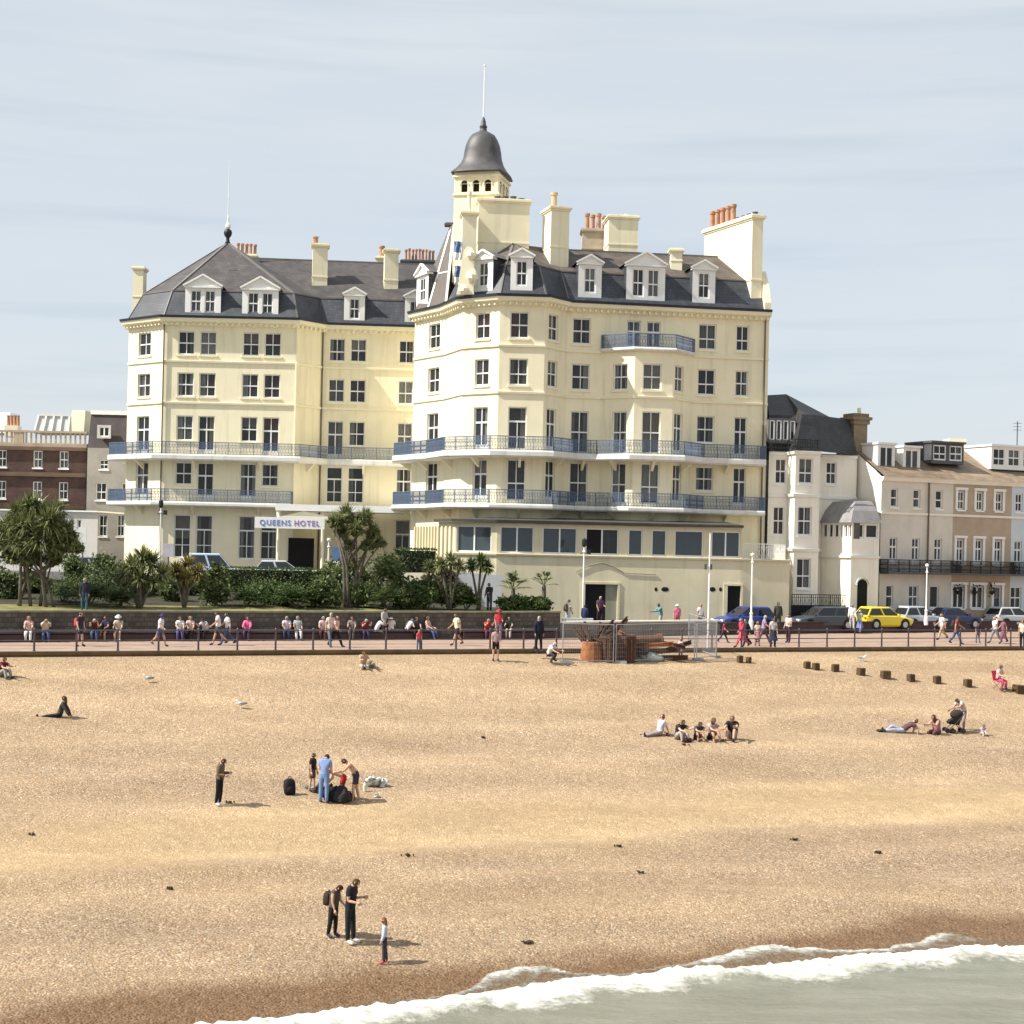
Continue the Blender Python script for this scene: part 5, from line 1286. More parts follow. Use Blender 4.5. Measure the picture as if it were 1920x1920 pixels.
def lamp(px, y0, y1, Y, label, style=0, r=.06):
    b, t = P(px, y1, Y), P(px, y0, Y); H = t.z - b.z
    l = thing('street_lamp', b, label, 'lamp', 'white lamp posts along the seafront')
    mb = MB(); mb.lathe(b, [(.15, 0), (.15, .5), (.10, .62), (.085, .95), (.12, 1.0), (r, 1.12), (r * .8, H - .6), (.11, H - .55), (r * .75, H - .45), (r * .6, H - .2)], 10); mb.build('post', M_WHITE, l, smooth=False)
    mb = MB()
    if style == 1:
        mb.lathe(b + Vector((0, 0, H - .25)), [(.06, 0), (.16, .12), (.15, .45), (.05, .55)], 8)
        mb.beam(b + Vector((-.25, 0, H - .65)), b + Vector((.25, 0, H - .65)), .04); mb.box(b + Vector((.3, 0, H - .7)), .22, .2, .3)
        mb.build('lantern', M_BLACK, l)
    else:
        mb.ball(b + Vector((0, 0, H - .08)), .13, .13, .13); mb.build('lantern', M_WHITE, l, smooth=True)
lamp(1092, 1018, 1178, 99.5, 'white lamp post with black lantern in front of the wide dark basement doorway', 1)
lamp(1408, 1038, 1180, 102.0, 'white lamp post standing by the blue parked car', 0)
lamp(1736, 1058, 1172, 110.3, 'white lamp post standing behind the silver car near the terrace balcony', 0)
lamp(299, 945, 1075, 105.5, 'white lamp post before the left corner of the hotel, with black lantern', 1)
lamp(615, 1010, 1085, 105.8, 'short white lamp post in front of the hotel entrance, beside the tall spiky tree', 0)
fp = on_z(1327, 1214, PROM); f = thing('flagpole', fp, 'tall thin white flagpole on the promenade beside the wire fence', 'pole')
mb = MB(); mb.tube([fp, Vector((fp.x, fp.y, P(1329, 1000, fp.y).z))], [.06, .035], 7); mb.build('shaft', M_WHITE, f)
q = P(1328, 1068, fp.y)
for dx in (-.15, .15): mb = MB(); mb.box(q + Vector((dx, 0, 0)), .12, .16, .3); mb.build('floodlight', M_LEAD, f)

# signs in the forecourt
def board_sign(x0, x1, y0, y1, ybase, Y, label, m):
    b = P((x0 + x1) / 2, ybase, Y); s_ = thing('sign_board', b, label, 'sign'); a, c_ = P(x0, y1, Y), P(x1, y1, Y); zt = P(x0, y0, Y).z
    mb = MB(); mb.box(((a.x + c_.x) / 2, Y, a.z), c_.x - a.x, .08, zt - a.z); mb.build('panel', m, s_)
    mb = MB(); mb.tube([b, Vector((b.x, Y, a.z))], .05, 6); mb.build('post', M_LEAD, s_)
board_sign(147, 162, 988, 1017, 1060, 106, 'blank white sign board on a post left of the hotel', M_WHITE)
board_sign(306, 325, 1019, 1044, 1058, 106, 'small pale lilac notice on a post at the hotel corner', mat('lilac_board', (.55, .52, .58), .6))
board_sign(622, 648, 1025, 1052, 1062, 110, 'blue notice board beside the hotel entrance', M_BLUE)
# ramp wall, hedges come with the plants
rw = thing('ramp_wall', P(900, 1110, 101.5), 'pale blue grey rendered ramp wall behind the small palms', 'wall')
mb = MB(); a, b = P(842, 1150, 101.6), P(940, 1150, 101.6); za, zb_ = P(842, 1072, 101.6).z, P(940, 1078, 101.6).z
mb.hexa([a, b, b + Vector((0, .3, 0)), a + Vector((0, .3, 0)), Vector((a.x, a.y, za)), Vector((b.x, b.y, zb_)), Vector((b.x, b.y + .3, zb_)), Vector((a.x, a.y + .3, za))]); mb.build('render', mat('pale_blue_grey', (.52, .53, .54), .8, .05), rw)
rw2 = thing('ramp_wall', P(790, 1100, 101.5), 'cream rendered garden wall below the clipped right hedge', 'wall')
mb = MB(); a, b = P(752, 1115, 102.2), P(842, 1115, 102.2); za, zb_ = P(752, 1074, 102.2).z, P(842, 1074, 102.2).z
mb.hexa([a, b, b + Vector((0, .3, 0)), a + Vector((0, .3, 0)), Vector((a.x, a.y, za)), Vector((b.x, b.y, zb_)), Vector((b.x, b.y + .3, zb_)), Vector((a.x, a.y + .3, za))]); mb.build('render', M_CREAM2, rw2)

# ------------------------------------------------------------------ fenced ironwork at the top of the beach
M_RUST = mat('orange_rust', (.34, .13, .045), .9, .22, 4, .5, 14, dark=(.15, .055, .025))
M_RUSTD = mat('dark_rust', (.085, .044, .028), .9, .25, 4, .5, 14, dark=(.05, .03, .022))
def at(px, py, dz=0.0):
    v = on_beach(px, py); return v + Vector((0, 0, dz))
c0 = at(1108, 1236); d = thing('rusted_drum', c0, 'orange rusted tapered drum with flared broken rim, left end of the ironwork heap', 'ironwork')
mb = MB(); mb.lathe(c0, [(.58, -.1), (.50, .5), (.44, .85), (.40, .9), (.35, .85), (.34, .7)], 14); mb.build('shell', M_RUST, d)
mb = MB()
for a_ in (2.3, 2.8, 1.1, .6): mb.beam(c0 + Vector((.45 * math.cos(a_), .2 * math.sin(a_), .9)), c0 + Vector((1.0 * math.cos(a_), .3, 1.35 + .6 * math.sin(a_))), .12, .16)
mb.build('bent_plate', M_RUSTD, d)
for x0, px, lab in ((.52, 1142, 'rusted ribbed iron cylinder beside the flared drum'), (.56, 1172, 'largest rusted ribbed iron cylinder, right of the wire fence post')):
    c0 = at(px, 1238); d = thing('rusted_cylinder', c0, lab, 'ironwork'); mb = MB()
    mb.lathe(c0, [(x0, -.1), (x0, .1), (x0 * .93, .12), (x0 * .93, 1.1), (x0, 1.12), (x0 * .95, 1.25), (x0 * .7, 1.25)], 16)
    mb.build('shell', M_RUSTD, d)
    mb = MB()
    for k in range(12):
        a_ = 2 * math.pi * k / 12; mb.beam(c0 + Vector((x0 * .97 * math.cos(a_), x0 * .97 * math.sin(a_), .1)), c0 + Vector((x0 * .97 * math.cos(a_), x0 * .97 * math.sin(a_), 1.1)), .07)
    mb.build('rib', mat('brown_rust', (.15, .068, .035), .9, .25, 4, .5, 14, dark=(.08, .04, .025)), d)
beams = [((1118, 1200), (1150, 1168), .28, 'dark twisted iron girder leaning up over the ribbed cylinder'), ((1128, 1178), (1168, 1172), .24, 'dark iron girder lying across the top of the heap'), ((1096, 1168), (1106, 1200), .16, 'upright bent rusty plate above the flared drum'), ((1160, 1185), (1185, 1200), .18, 'short brown beam sloping down to the big pipe'),
         ((1104, 1212), (1150, 1182), .22, 'dark iron bar crossing behind the flared drum'), ((1140, 1196), (1176, 1160), .2, 'dark iron bar pointing up highest from the middle of the heap'), ((1090, 1190), (1128, 1206), .18, 'dark plate lying behind the rim of the flared drum'), ((1168, 1206), (1215, 1226), .24, 'dark bent girder under the fat pipe'), ((1240, 1222), (1296, 1204), .2, 'dark bar propped at the far right of the heap'),
         ((1185, 1214), (1262, 1207), .20, 'long orange brown beam lying on the heap, uppermost'), ((1186, 1226), (1270, 1218), .22, 'dark brown timber beam in the middle of the heap'), ((1190, 1234), (1290, 1233), .22, 'lowest dark beam along the foot of the heap'), ((1215, 1200), (1285, 1214), .18, 'thin brown beam slanting down at the right of the heap')]
for (a_, b_, w, lab) in beams:
    g_ = at((a_[0] + b_[0]) / 2, 1236); A_, B_ = P(a_[0], a_[1], g_.y + .3), P(b_[0], b_[1], g_.y - .2)
    d = thing('rusted_girder', A_.lerp(B_, .5), lab, 'ironwork', 'beams in the rusty heap'); mb = MB()
    up = Vector((0, 0, w * .5)); mb.beam(A_ + up, B_ + up, w * .9, .05); mb.beam(A_ - up, B_ - up, w * .9, .05); mb.beam(A_, B_, .06, w)
    mb.build('flange', M_RUST if 'orange' in lab or 'short' in lab else M_RUSTD, d)
g_ = at(1210, 1236); A_, B_ = P(1182, 1202, g_.y), P(1238, 1200, g_.y + .8); d = thing('rusted_pipe', A_.lerp(B_, .5), 'fat orange rusted pipe with open end and flange', 'ironwork'); mb = MB()
dv_ = (B_ - A_).normalized(); mb.tube([A_, A_ + dv_ * .08, A_ + dv_ * .081, B_ - dv_ * .081, B_ - dv_ * .08, B_], [.36, .36, .27, .27, .36, .36], 14); mb.build('barrel', mat('brown_rust', (.15, .068, .035)), d)
mb = MB(); mb.tube([A_ - dv_ * .012, A_ - dv_ * .01], [.22, .22], 12); mb.build('opening', M_DOOR, d)
g_ = at(1219, 1238); d = thing('rubble_sack', g_, 'crumpled pale grey blue sack at the foot of the rusty heap', 'sack'); mb = MB(); mb.ball(g_ + Vector((0, 0, .14)), .5, .35, .28, 10, 6); mb.ball(g_ + Vector((.35, .05, .1)), .35, .3, .2, 8, 5); mb.build('cloth', mat('sack_grey', (.42, .46, .46), .8, .2, 4, .5, 8), d)
# wire fence panels
def fence_panel(a, b, h, label, dense=.10):
    a, b = Vector(a), Vector(b); e_ = (b - a).normalized() * .07; a, b = a + e_, b - e_; d = thing('wire_fence_panel', a.lerp(b, .5), label, 'fence', 'wire fence panels round the ironwork'); up = Vector((0, 0, 1)); mz = mat('galvanised', (.42, .43, .45), .4, .05, metal=.6)
    mb = MB(); mb.tube([a, a + up * h], .03, 6); mb.tube([b, b + up * h], .03, 6); mb.tube([a + up * h, b + up * h], .025, 6); mb.tube([a + up * .12, b + up * .12], .025, 6); mb.build('frame', mz, d)
    mb = MB(); L_ = (b - a).length; k = int(L_ / dense)
    for i in range(1, k): p = a.lerp(b, i / k); mb.beam(p + up * .12, p + up * h, .006)
    for i in range(1, int(h / .22)): mb.beam(a + up * (.12 + .22 * i), b + up * (.12 + .22 * i), .006)
    mb.build('wire_mesh', mz, d)
    mb = MB()
    q_ = a.lerp(b, .06); mb.box(q_ + Vector((0, 0, -.04)), .62, .25, .15)
    mb.build('foot_block', mat('concrete_block', (.36, .35, .33), .9), d)
f1_, f2_, f3_, f4_ = at(1052, 1242), at(1152, 1244), at(1304, 1238), at(1344, 1234)
fence_panel(f1_, f2_, 1.95, 'wire fence panel in front of the flared rusty drum')
fence_panel(f2_, f3_, 1.95, 'widest wire fence panel, in front of the beams and pipe')
fence_panel(f3_, f4_, 1.9, 'wire fence panel at the right end of the ironwork, by the flagpole', .06)
fence_panel(f4_, f4_ + Vector((-1.2, 3.0, .3)), 1.9, 'wire fence panel running back from the beach at the right end', .06)
# old groyne stumps
for i, (px, py, w) in enumerate(((1387, 1242, .28), (1404, 1243, .24), (1513, 1253, .3), (1530, 1256, .34), (1566, 1259, .36), (1614, 1266, .38), (1660, 1272, .44), (1708, 1277, .36), (1757, 1281, .36), (1814, 1287, .36), (1910, 1299, .5))):
    v = at(px, py); ords = ['first', 'second', 'third', 'fourth', 'fifth', 'sixth', 'seventh', 'eighth', 'ninth', 'tenth', 'last']
    mb = MB(); h = .2 + .35 * (w - .2) / .3 if i < 2 else .30 + .25 * (w - .28); mb.box((v.x, v.y, v.z - .3), w, w * .9, .3 + h + .06, .3 + random.uniform(-.15, .15))
    o_ = mb.build('groyne_stump', mat('old_timber', (.10, .062, .03), .9, .2, 5, .5, 20)); bm = bmesh.new(); bm.from_mesh(o_.data); bmesh.ops.bevel(bm, geom=bm.edges[:], offset=.03, segments=1, affect='EDGES')
    for q in bm.verts: q.co += Vector((random.uniform(-.02, .02), random.uniform(-.02, .02), random.uniform(-.03, .03)))
    bm.to_mesh(o_.data); bm.free()
    tag(o_, ords[i] + ' worn brown timber stump from the left in the row across the shingle', 'post', 'old groyne stumps in the shingle')

# ------------------------------------------------------------------ cars
def car(loc, heading, paint, label, kind='hatch', L_=4.1, Wd=1.74, Ht=1.48):
    c = thing('parked_car', loc, label, 'car', 'parked cars', heading); ORG[c.name] = Vector((0, 0, 0))
    pm = paint; hl, hw = L_ / 2, Wd / 2
    mb = MB()
    stn = [(-hl, .42, .62, .80), (-hl + .06, .28, .86, .90), (-hl + .35, .20, .94, .98), (-hl + 1.2, .18, .95, 1.0), (hl - 1.5, .18, .93, 1.0), (hl - .75, .19, .84, .98), (hl - .2, .24, .72, .90), (hl, .36, .58, .78)]
    rings = []
    for x, z0, z1, k in stn:
        w = hw * k; rings.append([Vector((x, s_ * w * q, z)) for s_, q, z in ((-1, .86, z0), (-1, 1, z0 + .12), (-1, 1.0, (z0 + z1) / 2), (-1, .97, z1 - .08), (-1, .86, z1), (1, .86, z1), (1, .97, z1 - .08), (1, 1.0, (z0 + z1) / 2), (1, 1, z0 + .12), (1, .86, z0))])
    n = 10; vs = [v for r in rings for v in r]; fs = [(i * n + k, i * n + (k + 1) % n, (i + 1) * n + (k + 1) % n, (i + 1) * n + k) for i in range(len(rings) - 1) for k in range(n)] + [tuple(range(n - 1, -1, -1)), tuple((len(rings) - 1) * n + k for k in range(n))]
    mb.add(vs, [f_[::-1] for f_ in fs])
    # cabin
    zb, zt = .90, Ht; rear = -hl + (.12 if kind != 'saloon' else .75); fro = hl - 1.15
    bot = [(rear, hw * .9), (fro, hw * .9)]; rt = rear + (.38 if kind != 'estate' else .22); ft = fro - .85
    cb = [Vector((rear, -hw * .93, zb)), Vector((fro, -hw * .90, zb - .02)), Vector((fro, hw * .90, zb - .02)), Vector((rear, hw * .93, zb)), Vector((rt, -hw * .74, zt - .05)), Vector((ft, -hw * .74, zt - .02)), Vector((ft, hw * .74, zt - .02)), Vector((rt, hw * .74, zt - .05))]
    mb.hexa(cb); r0 = [Vector((p.x * .97, p.y * .86, zt + .02)) for p in cb[4:]]
    mb.add(cb[4:] + r0, [(0, 1, 5, 4), (1, 2, 6, 5), (2, 3, 7, 6), (3, 0, 4, 7), (4, 5, 6, 7)])
    mb.build('body', pm, c, smooth=False)
    gm = glass_mat('car_glass', (.015, .017, .02), .12, .03) if 'car_glass' not in MATS else MATS['car_glass']
    def pane(a, b, c_, d_, m0=.1, m1=.92, nrm=None):
        a2, b2, c2, d2 = [Vector(v) for v in (a, b, c_, d_)]
        lo0, lo1 = a2.lerp(d2, m0), b2.lerp(c2, m0); hi0, hi1 = a2.lerp(d2, m1), b2.lerp(c2, m1)
        q = MB(); nn = (b2 - a2).cross(d2 - a2).normalized() * .012
        q.quad(lo0.lerp(lo1, .05) + nn, lo0.lerp(lo1, .95) + nn, hi0.lerp(hi1, .93) + nn, hi0.lerp(hi1, .07) + nn); q.build('window', gm, c)
    for s_ in (0, 1):
        lo = (cb[0], cb[1], cb[5], cb[4]) if s_ == 0 else (cb[2], cb[3], cb[7], cb[6])
        m_b, m_t = lo[0].lerp(lo[1], .5), lo[3].lerp(lo[2], .5)
        pane(lo[0], m_b, m_t, lo[3]); pane(m_b, lo[1], lo[2], m_t)
    pane(cb[1], cb[2], cb[6], cb[5], .06, .95); pane(cb[3], cb[0], cb[4], cb[7], .1, .9)
    for x in (-hl + .78, hl - .82):
        for s_ in (-1, 1):
            def disc(r0, w0, y):
                q = MB(); q.tube([(x, y - w0, .32), (x, y + w0, .32)], r0, 16); return q
            t_ = disc(.32, .10, s_ * (hw - .09)).build('wheel', mat('tyre', (.02, .02, .02), .8), c); disc(.20, .012, s_ * (hw + .012)).build('rim', mat('alloy', (.5, .5, .52), .35, metal=.7), t_)
            q = MB(); q.tube([(x, s_ * (hw - .06) - .06, .34), (x, s_ * (hw - .06) + .063, .34)], .385, 16); q.build('wheel_arch', M_BLACK, c)
    for s_ in (-1, 1):
        q = MB(); q.box((hl - .13, s_ * hw * .66, .56), .2, .34, .13); q.build('headlight', mat('lamp_glass', (.75, .77, .8), .15), c)
        q = MB(); q.box((-hl + .08, s_ * hw * .72, .62), .12, .22, .2); q.build('tail_light', mat('red_lens', (.4, .02, .02), .25), c)
        q = MB(); q.box((fro - .25, s_ * (hw + .06), .93), .14, .18, .12); q.build('wing_mirror', pm, c)
    q = MB(); q.box((hl - .02, 0, .36), .06, .5, .11); q.build('number_plate', M_WHITE, c)
    q = MB(); q.box((hl - .03, 0, .22), .08, 1.2, .12); q.build('bumper_grille', M_BLACK, c)
    return c
def paint(name, rgb): return mat(name, rgb, .25, .02, 1, spec=.6)
HD = math.atan2(.405, .914)
def road_at(px, Y): a, _ = ray(px, 1175); return Vector((a * Y, Y, HC + ROAD))
car(road_at(1394, 103.4), HD + math.pi, paint('blue_paint', (.015, .04, .22)), 'dark blue hatchback parked by the basement front of the hotel')
car(road_at(1540, 106.8), HD + math.pi, paint('slate_paint', (.05, .06, .07)), 'dark grey estate car parked left of the yellow car', 'estate', 4.6)
car(road_at(1656, 109.4), HD, paint('yellow_paint', (.75, .60, .03)), 'bright yellow hatchback on the seafront road', 'hatch', 4.0)
car(road_at(1724, 111.4), HD, paint('silver_paint', (.42, .45, .47)), 'silver hatchback parked right of the yellow car', 'hatch', 3.8, 1.7, 1.52)
car(road_at(1785, 113.0), HD, paint('navy_paint', (.02, .03, .10)), 'navy blue car parked below the tan terrace house', 'saloon', 4.3, 1.74, 1.4)
car(road_at(1898, 115.9), HD, paint('pale_silver_paint', (.55, .57, .57)), 'pale silver car at the right end of the parked row', 'hatch')
def fore_at(px, Y): a, _ = ray(px, 1050); return Vector((a * Y, Y, HC + FORE))
car(fore_at(535, 110.5), R(4), paint('silver_paint', (0, 0, 0)), 'silver car on the forecourt below the hotel name board', 'hatch', 4.2)
car(fore_at(628, 111.5), R(178), paint('white_car_paint', (.72, .72, .72)), 'white car on the forecourt right of the entrance', 'saloon', 4.3)
car(fore_at(408, 112.5), R(8), paint('ice_blue_paint', (.45, .55, .70)), 'ice blue tall car on the forecourt, left of the silver one', 'estate', 4.3, 1.8, 1.85)
car(fore_at(190, 110.0), R(0), paint('grey_green_paint', (.22, .26, .26)), 'grey green car half hidden by shrubs left of the hotel', 'hatch', 4.2)
# ------------------------------------------------------------------ garden planting
def leaf_mat(name, dark, mid, light, scale=1.4):
    if name in MATS: return MATS[name]
    m, n, l, b = node_mat(name)
    geo = n.new('ShaderNodeNewGeometry'); nz = n.new('ShaderNodeTexNoise'); nz.inputs['Scale'].default_value = scale; nz.inputs['Detail'].default_value = 5; nz.inputs['Roughness'].default_value = .7
    l.new(geo.outputs['Position'], nz.inputs['Vector'])
    ad = n.new('ShaderNodeMath'); ad.operation = 'MULTIPLY_ADD'; l.new(geo.outputs['Random Per Island'], ad.inputs[0]); ad.inputs[1].default_value = .34; l.new(nz.outputs['Fac'], ad.inputs[2])
    rp = n.new('ShaderNodeValToRGB'); e = rp.color_ramp.elements; e.new(.5)
    for i, (p, c) in enumerate(((.42, dark), (.66, mid), (.90, light))): e[i].position = p; e[i].color = (*c, 1)
    l.new(ad.outputs[0], rp.inputs['Fac']); l.new(rp.outputs['Color'], b.inputs['Base Color'])
    b.inputs['Roughness'].default_value = .55; b.inputs['Specular IOR Level'].default_value = .3
    tl = n.new('ShaderNodeBsdfTranslucent'); l.new(rp.outputs['Color'], tl.inputs['Color']); mx = n.new('ShaderNodeMixShader'); mx.inputs['Fac'].default_value = .2
    l.new(b.outputs[0], mx.inputs[1]); l.new(tl.outputs[0], mx.inputs[2]); l.new(mx.outputs[0], n['Material Output'].inputs['Surface'])
    MATS[name] = m; return m
LF_DARK = leaf_mat('dark_leaf', (.030, .044, .015), (.092, .125, .040), (.19, .23, .085))
LF_MID = leaf_mat('mid_leaf', (.020, .038, .010), (.062, .100, .026), (.140, .185, .058))
LF_OLIVE = leaf_mat('olive_leaf', (.040, .050, .018), (.145, .165, .060), (.30, .32, .14))
LF_YEL = leaf_mat('yellow_leaf', (.075, .060, .020), (.19, .155, .045), (.33, .28, .10))
LF_GREY = leaf_mat('dry_leaf', (.05, .042, .025), (.13, .105, .06), (.25, .20, .12))
M_TRUNK = mat('grey_bark', (.15, .125, .095), .95, .22, 6, .5, 20)
def garden_z(px, Y):
    i = max(j for j in range(len(BACK)) if BACK[j][0] <= px); k = (px - BACK[i][0]) / (BACK[i + 1][0] - BACK[i][0])
    yw = BACKP[i][1] + (BACKP[i + 1][1] - BACKP[i][1]) * k
    t = max(0, (Y - yw) / (104 - yw)); back = FORE - .25 - (.9 if px > 880 else 0)
    return HC - 3.72 + (back + 3.72) * t
rnd = random.Random(11)
def uv():
    while True:
        v = Vector((rnd.uniform(-1, 1), rnd.uniform(-1, 1), rnd.uniform(-1, 1)))
        if .05 < v.length < 1: return v.normalized()
def blade(mb, b, d, ln, w, droop):
    d = d.normalized(); side = d.cross(Vector((rnd.uniform(-.3, .3), rnd.uniform(-.3, .3), 1)))
    side = (side.normalized() if side.length > .05 else Vector((1, 0, 0))) * w / 2
    m = b + d * ln * .55; t = b + d * ln + Vector((0, 0, -droop * ln))
    mb.add([b - side * .6, b + side * .6, m + side, m - side, t], [(0, 1, 2, 3), (3, 2, 4)])
def spiky(mb, c, r, n, w=.05, low=-.55):
    for _ in range(n):
        v = uv()
        while v.z < low: v = uv()
        blade(mb, c + v * r * .08, v, r * rnd.uniform(.75, 1.1), w, .28 * (1 - v.z) * rnd.uniform(.3, 1))
def leafcloud(mb, c, rx, ry, rz, n, size, clumps=26, flat=.0):
    cs = []
    for _ in range(clumps):
        v = uv() * (rnd.uniform(.35, 1.0) ** .5)
        if v.z < -.6: v.z = -.6
        cs.append((Vector((c.x + v.x * rx * .82, c.y + v.y * ry * .82, c.z + v.z * rz * .82)), rnd.uniform(.20, .38)))
    for _ in range(n):
        q, s_ = rnd.choice(cs); p = q + Vector((rnd.gauss(0, rx * s_ * .55), rnd.gauss(0, ry * s_ * .55), rnd.gauss(0, rz * s_ * .55)))
        a = uv(); b = a.cross(uv()).normalized(); k = size * rnd.uniform(.6, 1.3)
        mb.add([p - a * k * .5, p + b * k * .28, p + a * k * .5, p - b * k * .28], [(0, 1, 2, 3)])
def fan_leaves(mb, c, r, n, w=.06):                    # feathery shrub: arching stems with leaflets
    for _ in range(n):
        v = uv(); v.z = abs(v.z) * .9 + .1; v.normalize(); ln = r * rnd.uniform(.7, 1.08); pts = []
        for k in range(7):
            t = k / 6; pts.append(c + v * ln * t + Vector((0, 0, -.35 * ln * t * t * (1 - v.z * .5))))
        for k in range(1, 7):
            d = (pts[k] - pts[k - 1]).normalized(); s_ = d.cross(Vector((0, 0, 1))); s_ = s_.normalized() if s_.length > .1 else Vector((1, 0, 0))
            for sg in (-1, 1): blade(mb, pts[k], (d * .6 + s_ * sg + Vector((0, 0, rnd.uniform(-.2, .4)))), r * .30 * (1 - k / 9), w, .15)
def cordyline(px, Y, heads, label, m=LF_MID, r=.75, n=150, w=.05, skirt=True, trunks=None, lean=.0, low=-.6):
    g = Vector((P(px, 1130, Y).x, Y, garden_z(px, Y))); t = thing('cabbage_palm', g, label, 'tree', 'garden trees and palms')
    tb, cb, sk = MB(), MB(), MB()
    fork = g + Vector((0, 0, .25))
    for i, (hx, hy, hr, dy) in enumerate(heads):
        h = P(hx, hy, Y + dy); base = g + Vector((rnd.uniform(-.12, .12), rnd.uniform(-.1, .1), 0))
        mid = base.lerp(h, .5) + Vector(((g.x - h.x) * .12 + rnd.uniform(-.08, .08), 0, 0))
        tb.tube([base, base.lerp(mid, .5), mid, h - Vector((0, 0, .05))], [.095, .085, .075, .06], 7)
        spiky(cb, h, hr, n, w, low)
        if skirt:
            for _ in range(26): v = uv(); v.z = -abs(v.z) - .4; blade(sk, h + Vector((0, 0, -.05)), v, hr * rnd.uniform(.5, .85), w, .1)
    tb.build('trunk', M_TRUNK, t, smooth=True); cr = cb.build('crown', m, t)
    if skirt: sk.build('dead_leaves', LF_GREY, t)
def shrub(px0, px1, ytop, Y, label, m=LF_DARK, kind='leaf', n=1500, size=.17, name='shrub', zb=None):
    a, b = P(px0, ytop, Y), P(px1, ytop, Y); cx = (a.x + b.x) / 2; gz = garden_z((px0 + px1) / 2, Y) if zb is None else zb; top = (a.z + b.z) / 2
    t = thing(name, (cx, Y, gz), label, 'shrub', 'garden shrubs'); rx = (b.x - a.x) / 2; h = top - gz
    mb = MB()
    if kind == 'leaf': leafcloud(mb, Vector((cx, Y, gz + h * .5)), rx, rx * .8, h * .55, n, size)
    elif kind == 'fan':
        for k in range(5): fan_leaves(mb, Vector((cx + rnd.uniform(-.25, .25) * rx, Y + rnd.uniform(-.3, .3), gz + h * .22)), max(rx, h * .8) * rnd.uniform(.8, 1.05), 34)
    elif kind == 'spike':
        for k in range(4): spiky(mb, Vector((cx + rnd.uniform(-.55, .55) * rx, Y + rnd.uniform(-.4, .4), gz + h * rnd.uniform(.3, .6))), max(rx * .75, h * .5), 130, .06, -.3)
    mb.build('foliage', m, t)
    s_ = MB()
    for k in range(4): s_.tube([Vector((cx + rnd.uniform(-.15, .15), Y, gz - .05)), Vector((cx + rnd.uniform(-.5, .5) * rx, Y + rnd.uniform(-.2, .2), gz + h * .55))], [.05, .025], 5)
    s_.build('stem', M_TRUNK, t)
# trees
def bushy(px, Y, lobes, feet, label, m=LF_OLIVE, name='bushy_tree', n=1300, size=.22):
    g = Vector((P(px, 1130, Y).x, Y, garden_z(px, Y))); t = thing(name, g, label, 'tree', 'garden trees and palms'); tb, cb = MB(), MB()
    for hx, hy, hr, dy in lobes:
        h = P(hx, hy, Y + dy); leafcloud(cb, h, hr * .8, hr * .8, hr * .6, n, size, 14)
        spiky(cb, h + Vector((0, 0, .05)), hr * 1.25, 150, .06, -.45); spiky(cb, h + Vector((rnd.uniform(-.5, .5) * hr, rnd.uniform(-.4, .4), rnd.uniform(.1, .5) * hr)), hr * .85, 110, .055, -.3)
    for i, fx in enumerate(feet):
        b_ = Vector((P(fx, 1130, Y).x, Y + (i % 3 - 1) * .25, garden_z(px, Y) - .05)); hx, hy, hr, dy = lobes[(i * 3) % len(lobes)]; h = P(hx, hy, Y + dy)
        m1 = b_.lerp(h, .45) + Vector(((b_.x - h.x) * .25, 0, .2)); tb.tube([b_, b_.lerp(m1, .5), m1, h], [.10, .09, .075, .05], 7)
        for k in range(3):
            q = lobes[(i * 3 + k + 1) % len(lobes)]; e = P(q[0], q[1], Y + q[3]); tb.tube([m1, m1.lerp(e, .5) + Vector((0, 0, .15)), e], [.06, .045, .025], 5)
    tb.build('trunk', M_TRUNK, t, smooth=True); cb.build('crown', m, t)
bushy(78, 83.5, [(35, 968, .85, .3), (68, 955, .9, .2), (100, 968, .85, .2), (15, 992, .8, 0), (52, 988, .95, -.5), (88, 986, .95, -.5), (122, 1000, .8, .1), (138, 1026, .62, .2), (5, 1022, .75, .2), (38, 1018, .95, -.4), (76, 1016, 1.0, -.6), (108, 1030, .8, -.2), (24, 1046, .7, .3), (60, 1044, .8, .2), (-15, 1000, .8, .6), (100, 1050, .6, .6)],
      [40, 58, 72, 90, 102, 30], 'largest round crowned tree with several slim trunks at the far left')
bushy(655, 91.5, [(628, 982, .62, 0), (652, 970, .70, .3), (682, 976, .66, .2), (700, 1000, .55, .3), (640, 1000, .5, .4), (668, 996, .6, -.2), (690, 1024, .5, .1), (712, 1022, .42, .4), (655, 1026, .42, .3)], [648, 660, 668, 655], 'tall tree with feathery heads on bare forked trunks right of the hotel name board', LF_OLIVE, n=800, size=.20)
cordyline(262, 85.0, [(250, 1062, .85, 0), (285, 1057, .9, .3), (268, 1048, .85, .2), (304, 1074, .7, .1), (235, 1075, .7, .2), (262, 1085, .7, -.3), (290, 1092, .6, -.2)], 'spiky low cabbage palm in front of the left corner of the hotel', LF_OLIVE, n=210, w=.07)
cordyline(346, 86.5, [(330, 1070, .62, 0), (352, 1060, .66, .2), (372, 1073, .6, .1), (345, 1085, .6, -.2)], 'yellowish cabbage palm with thin pale stems', LF_YEL, n=200, w=.07)
cordyline(842, 93.0, [(826, 1060, .62, 0), (846, 1052, .66, .2), (862, 1062, .6, .1), (806, 1064, .5, .3)], 'cabbage palm with brownish heads below the clipped right hedge', LF_OLIVE, n=200, w=.065)
cordyline(897, 93.8, [(884, 1060, .6, 0), (902, 1054, .66, .2), (914, 1064, .58, .1)], 'small green cabbage palm with two slim trunks against the pale ramp wall', LF_MID, n=200, w=.065)
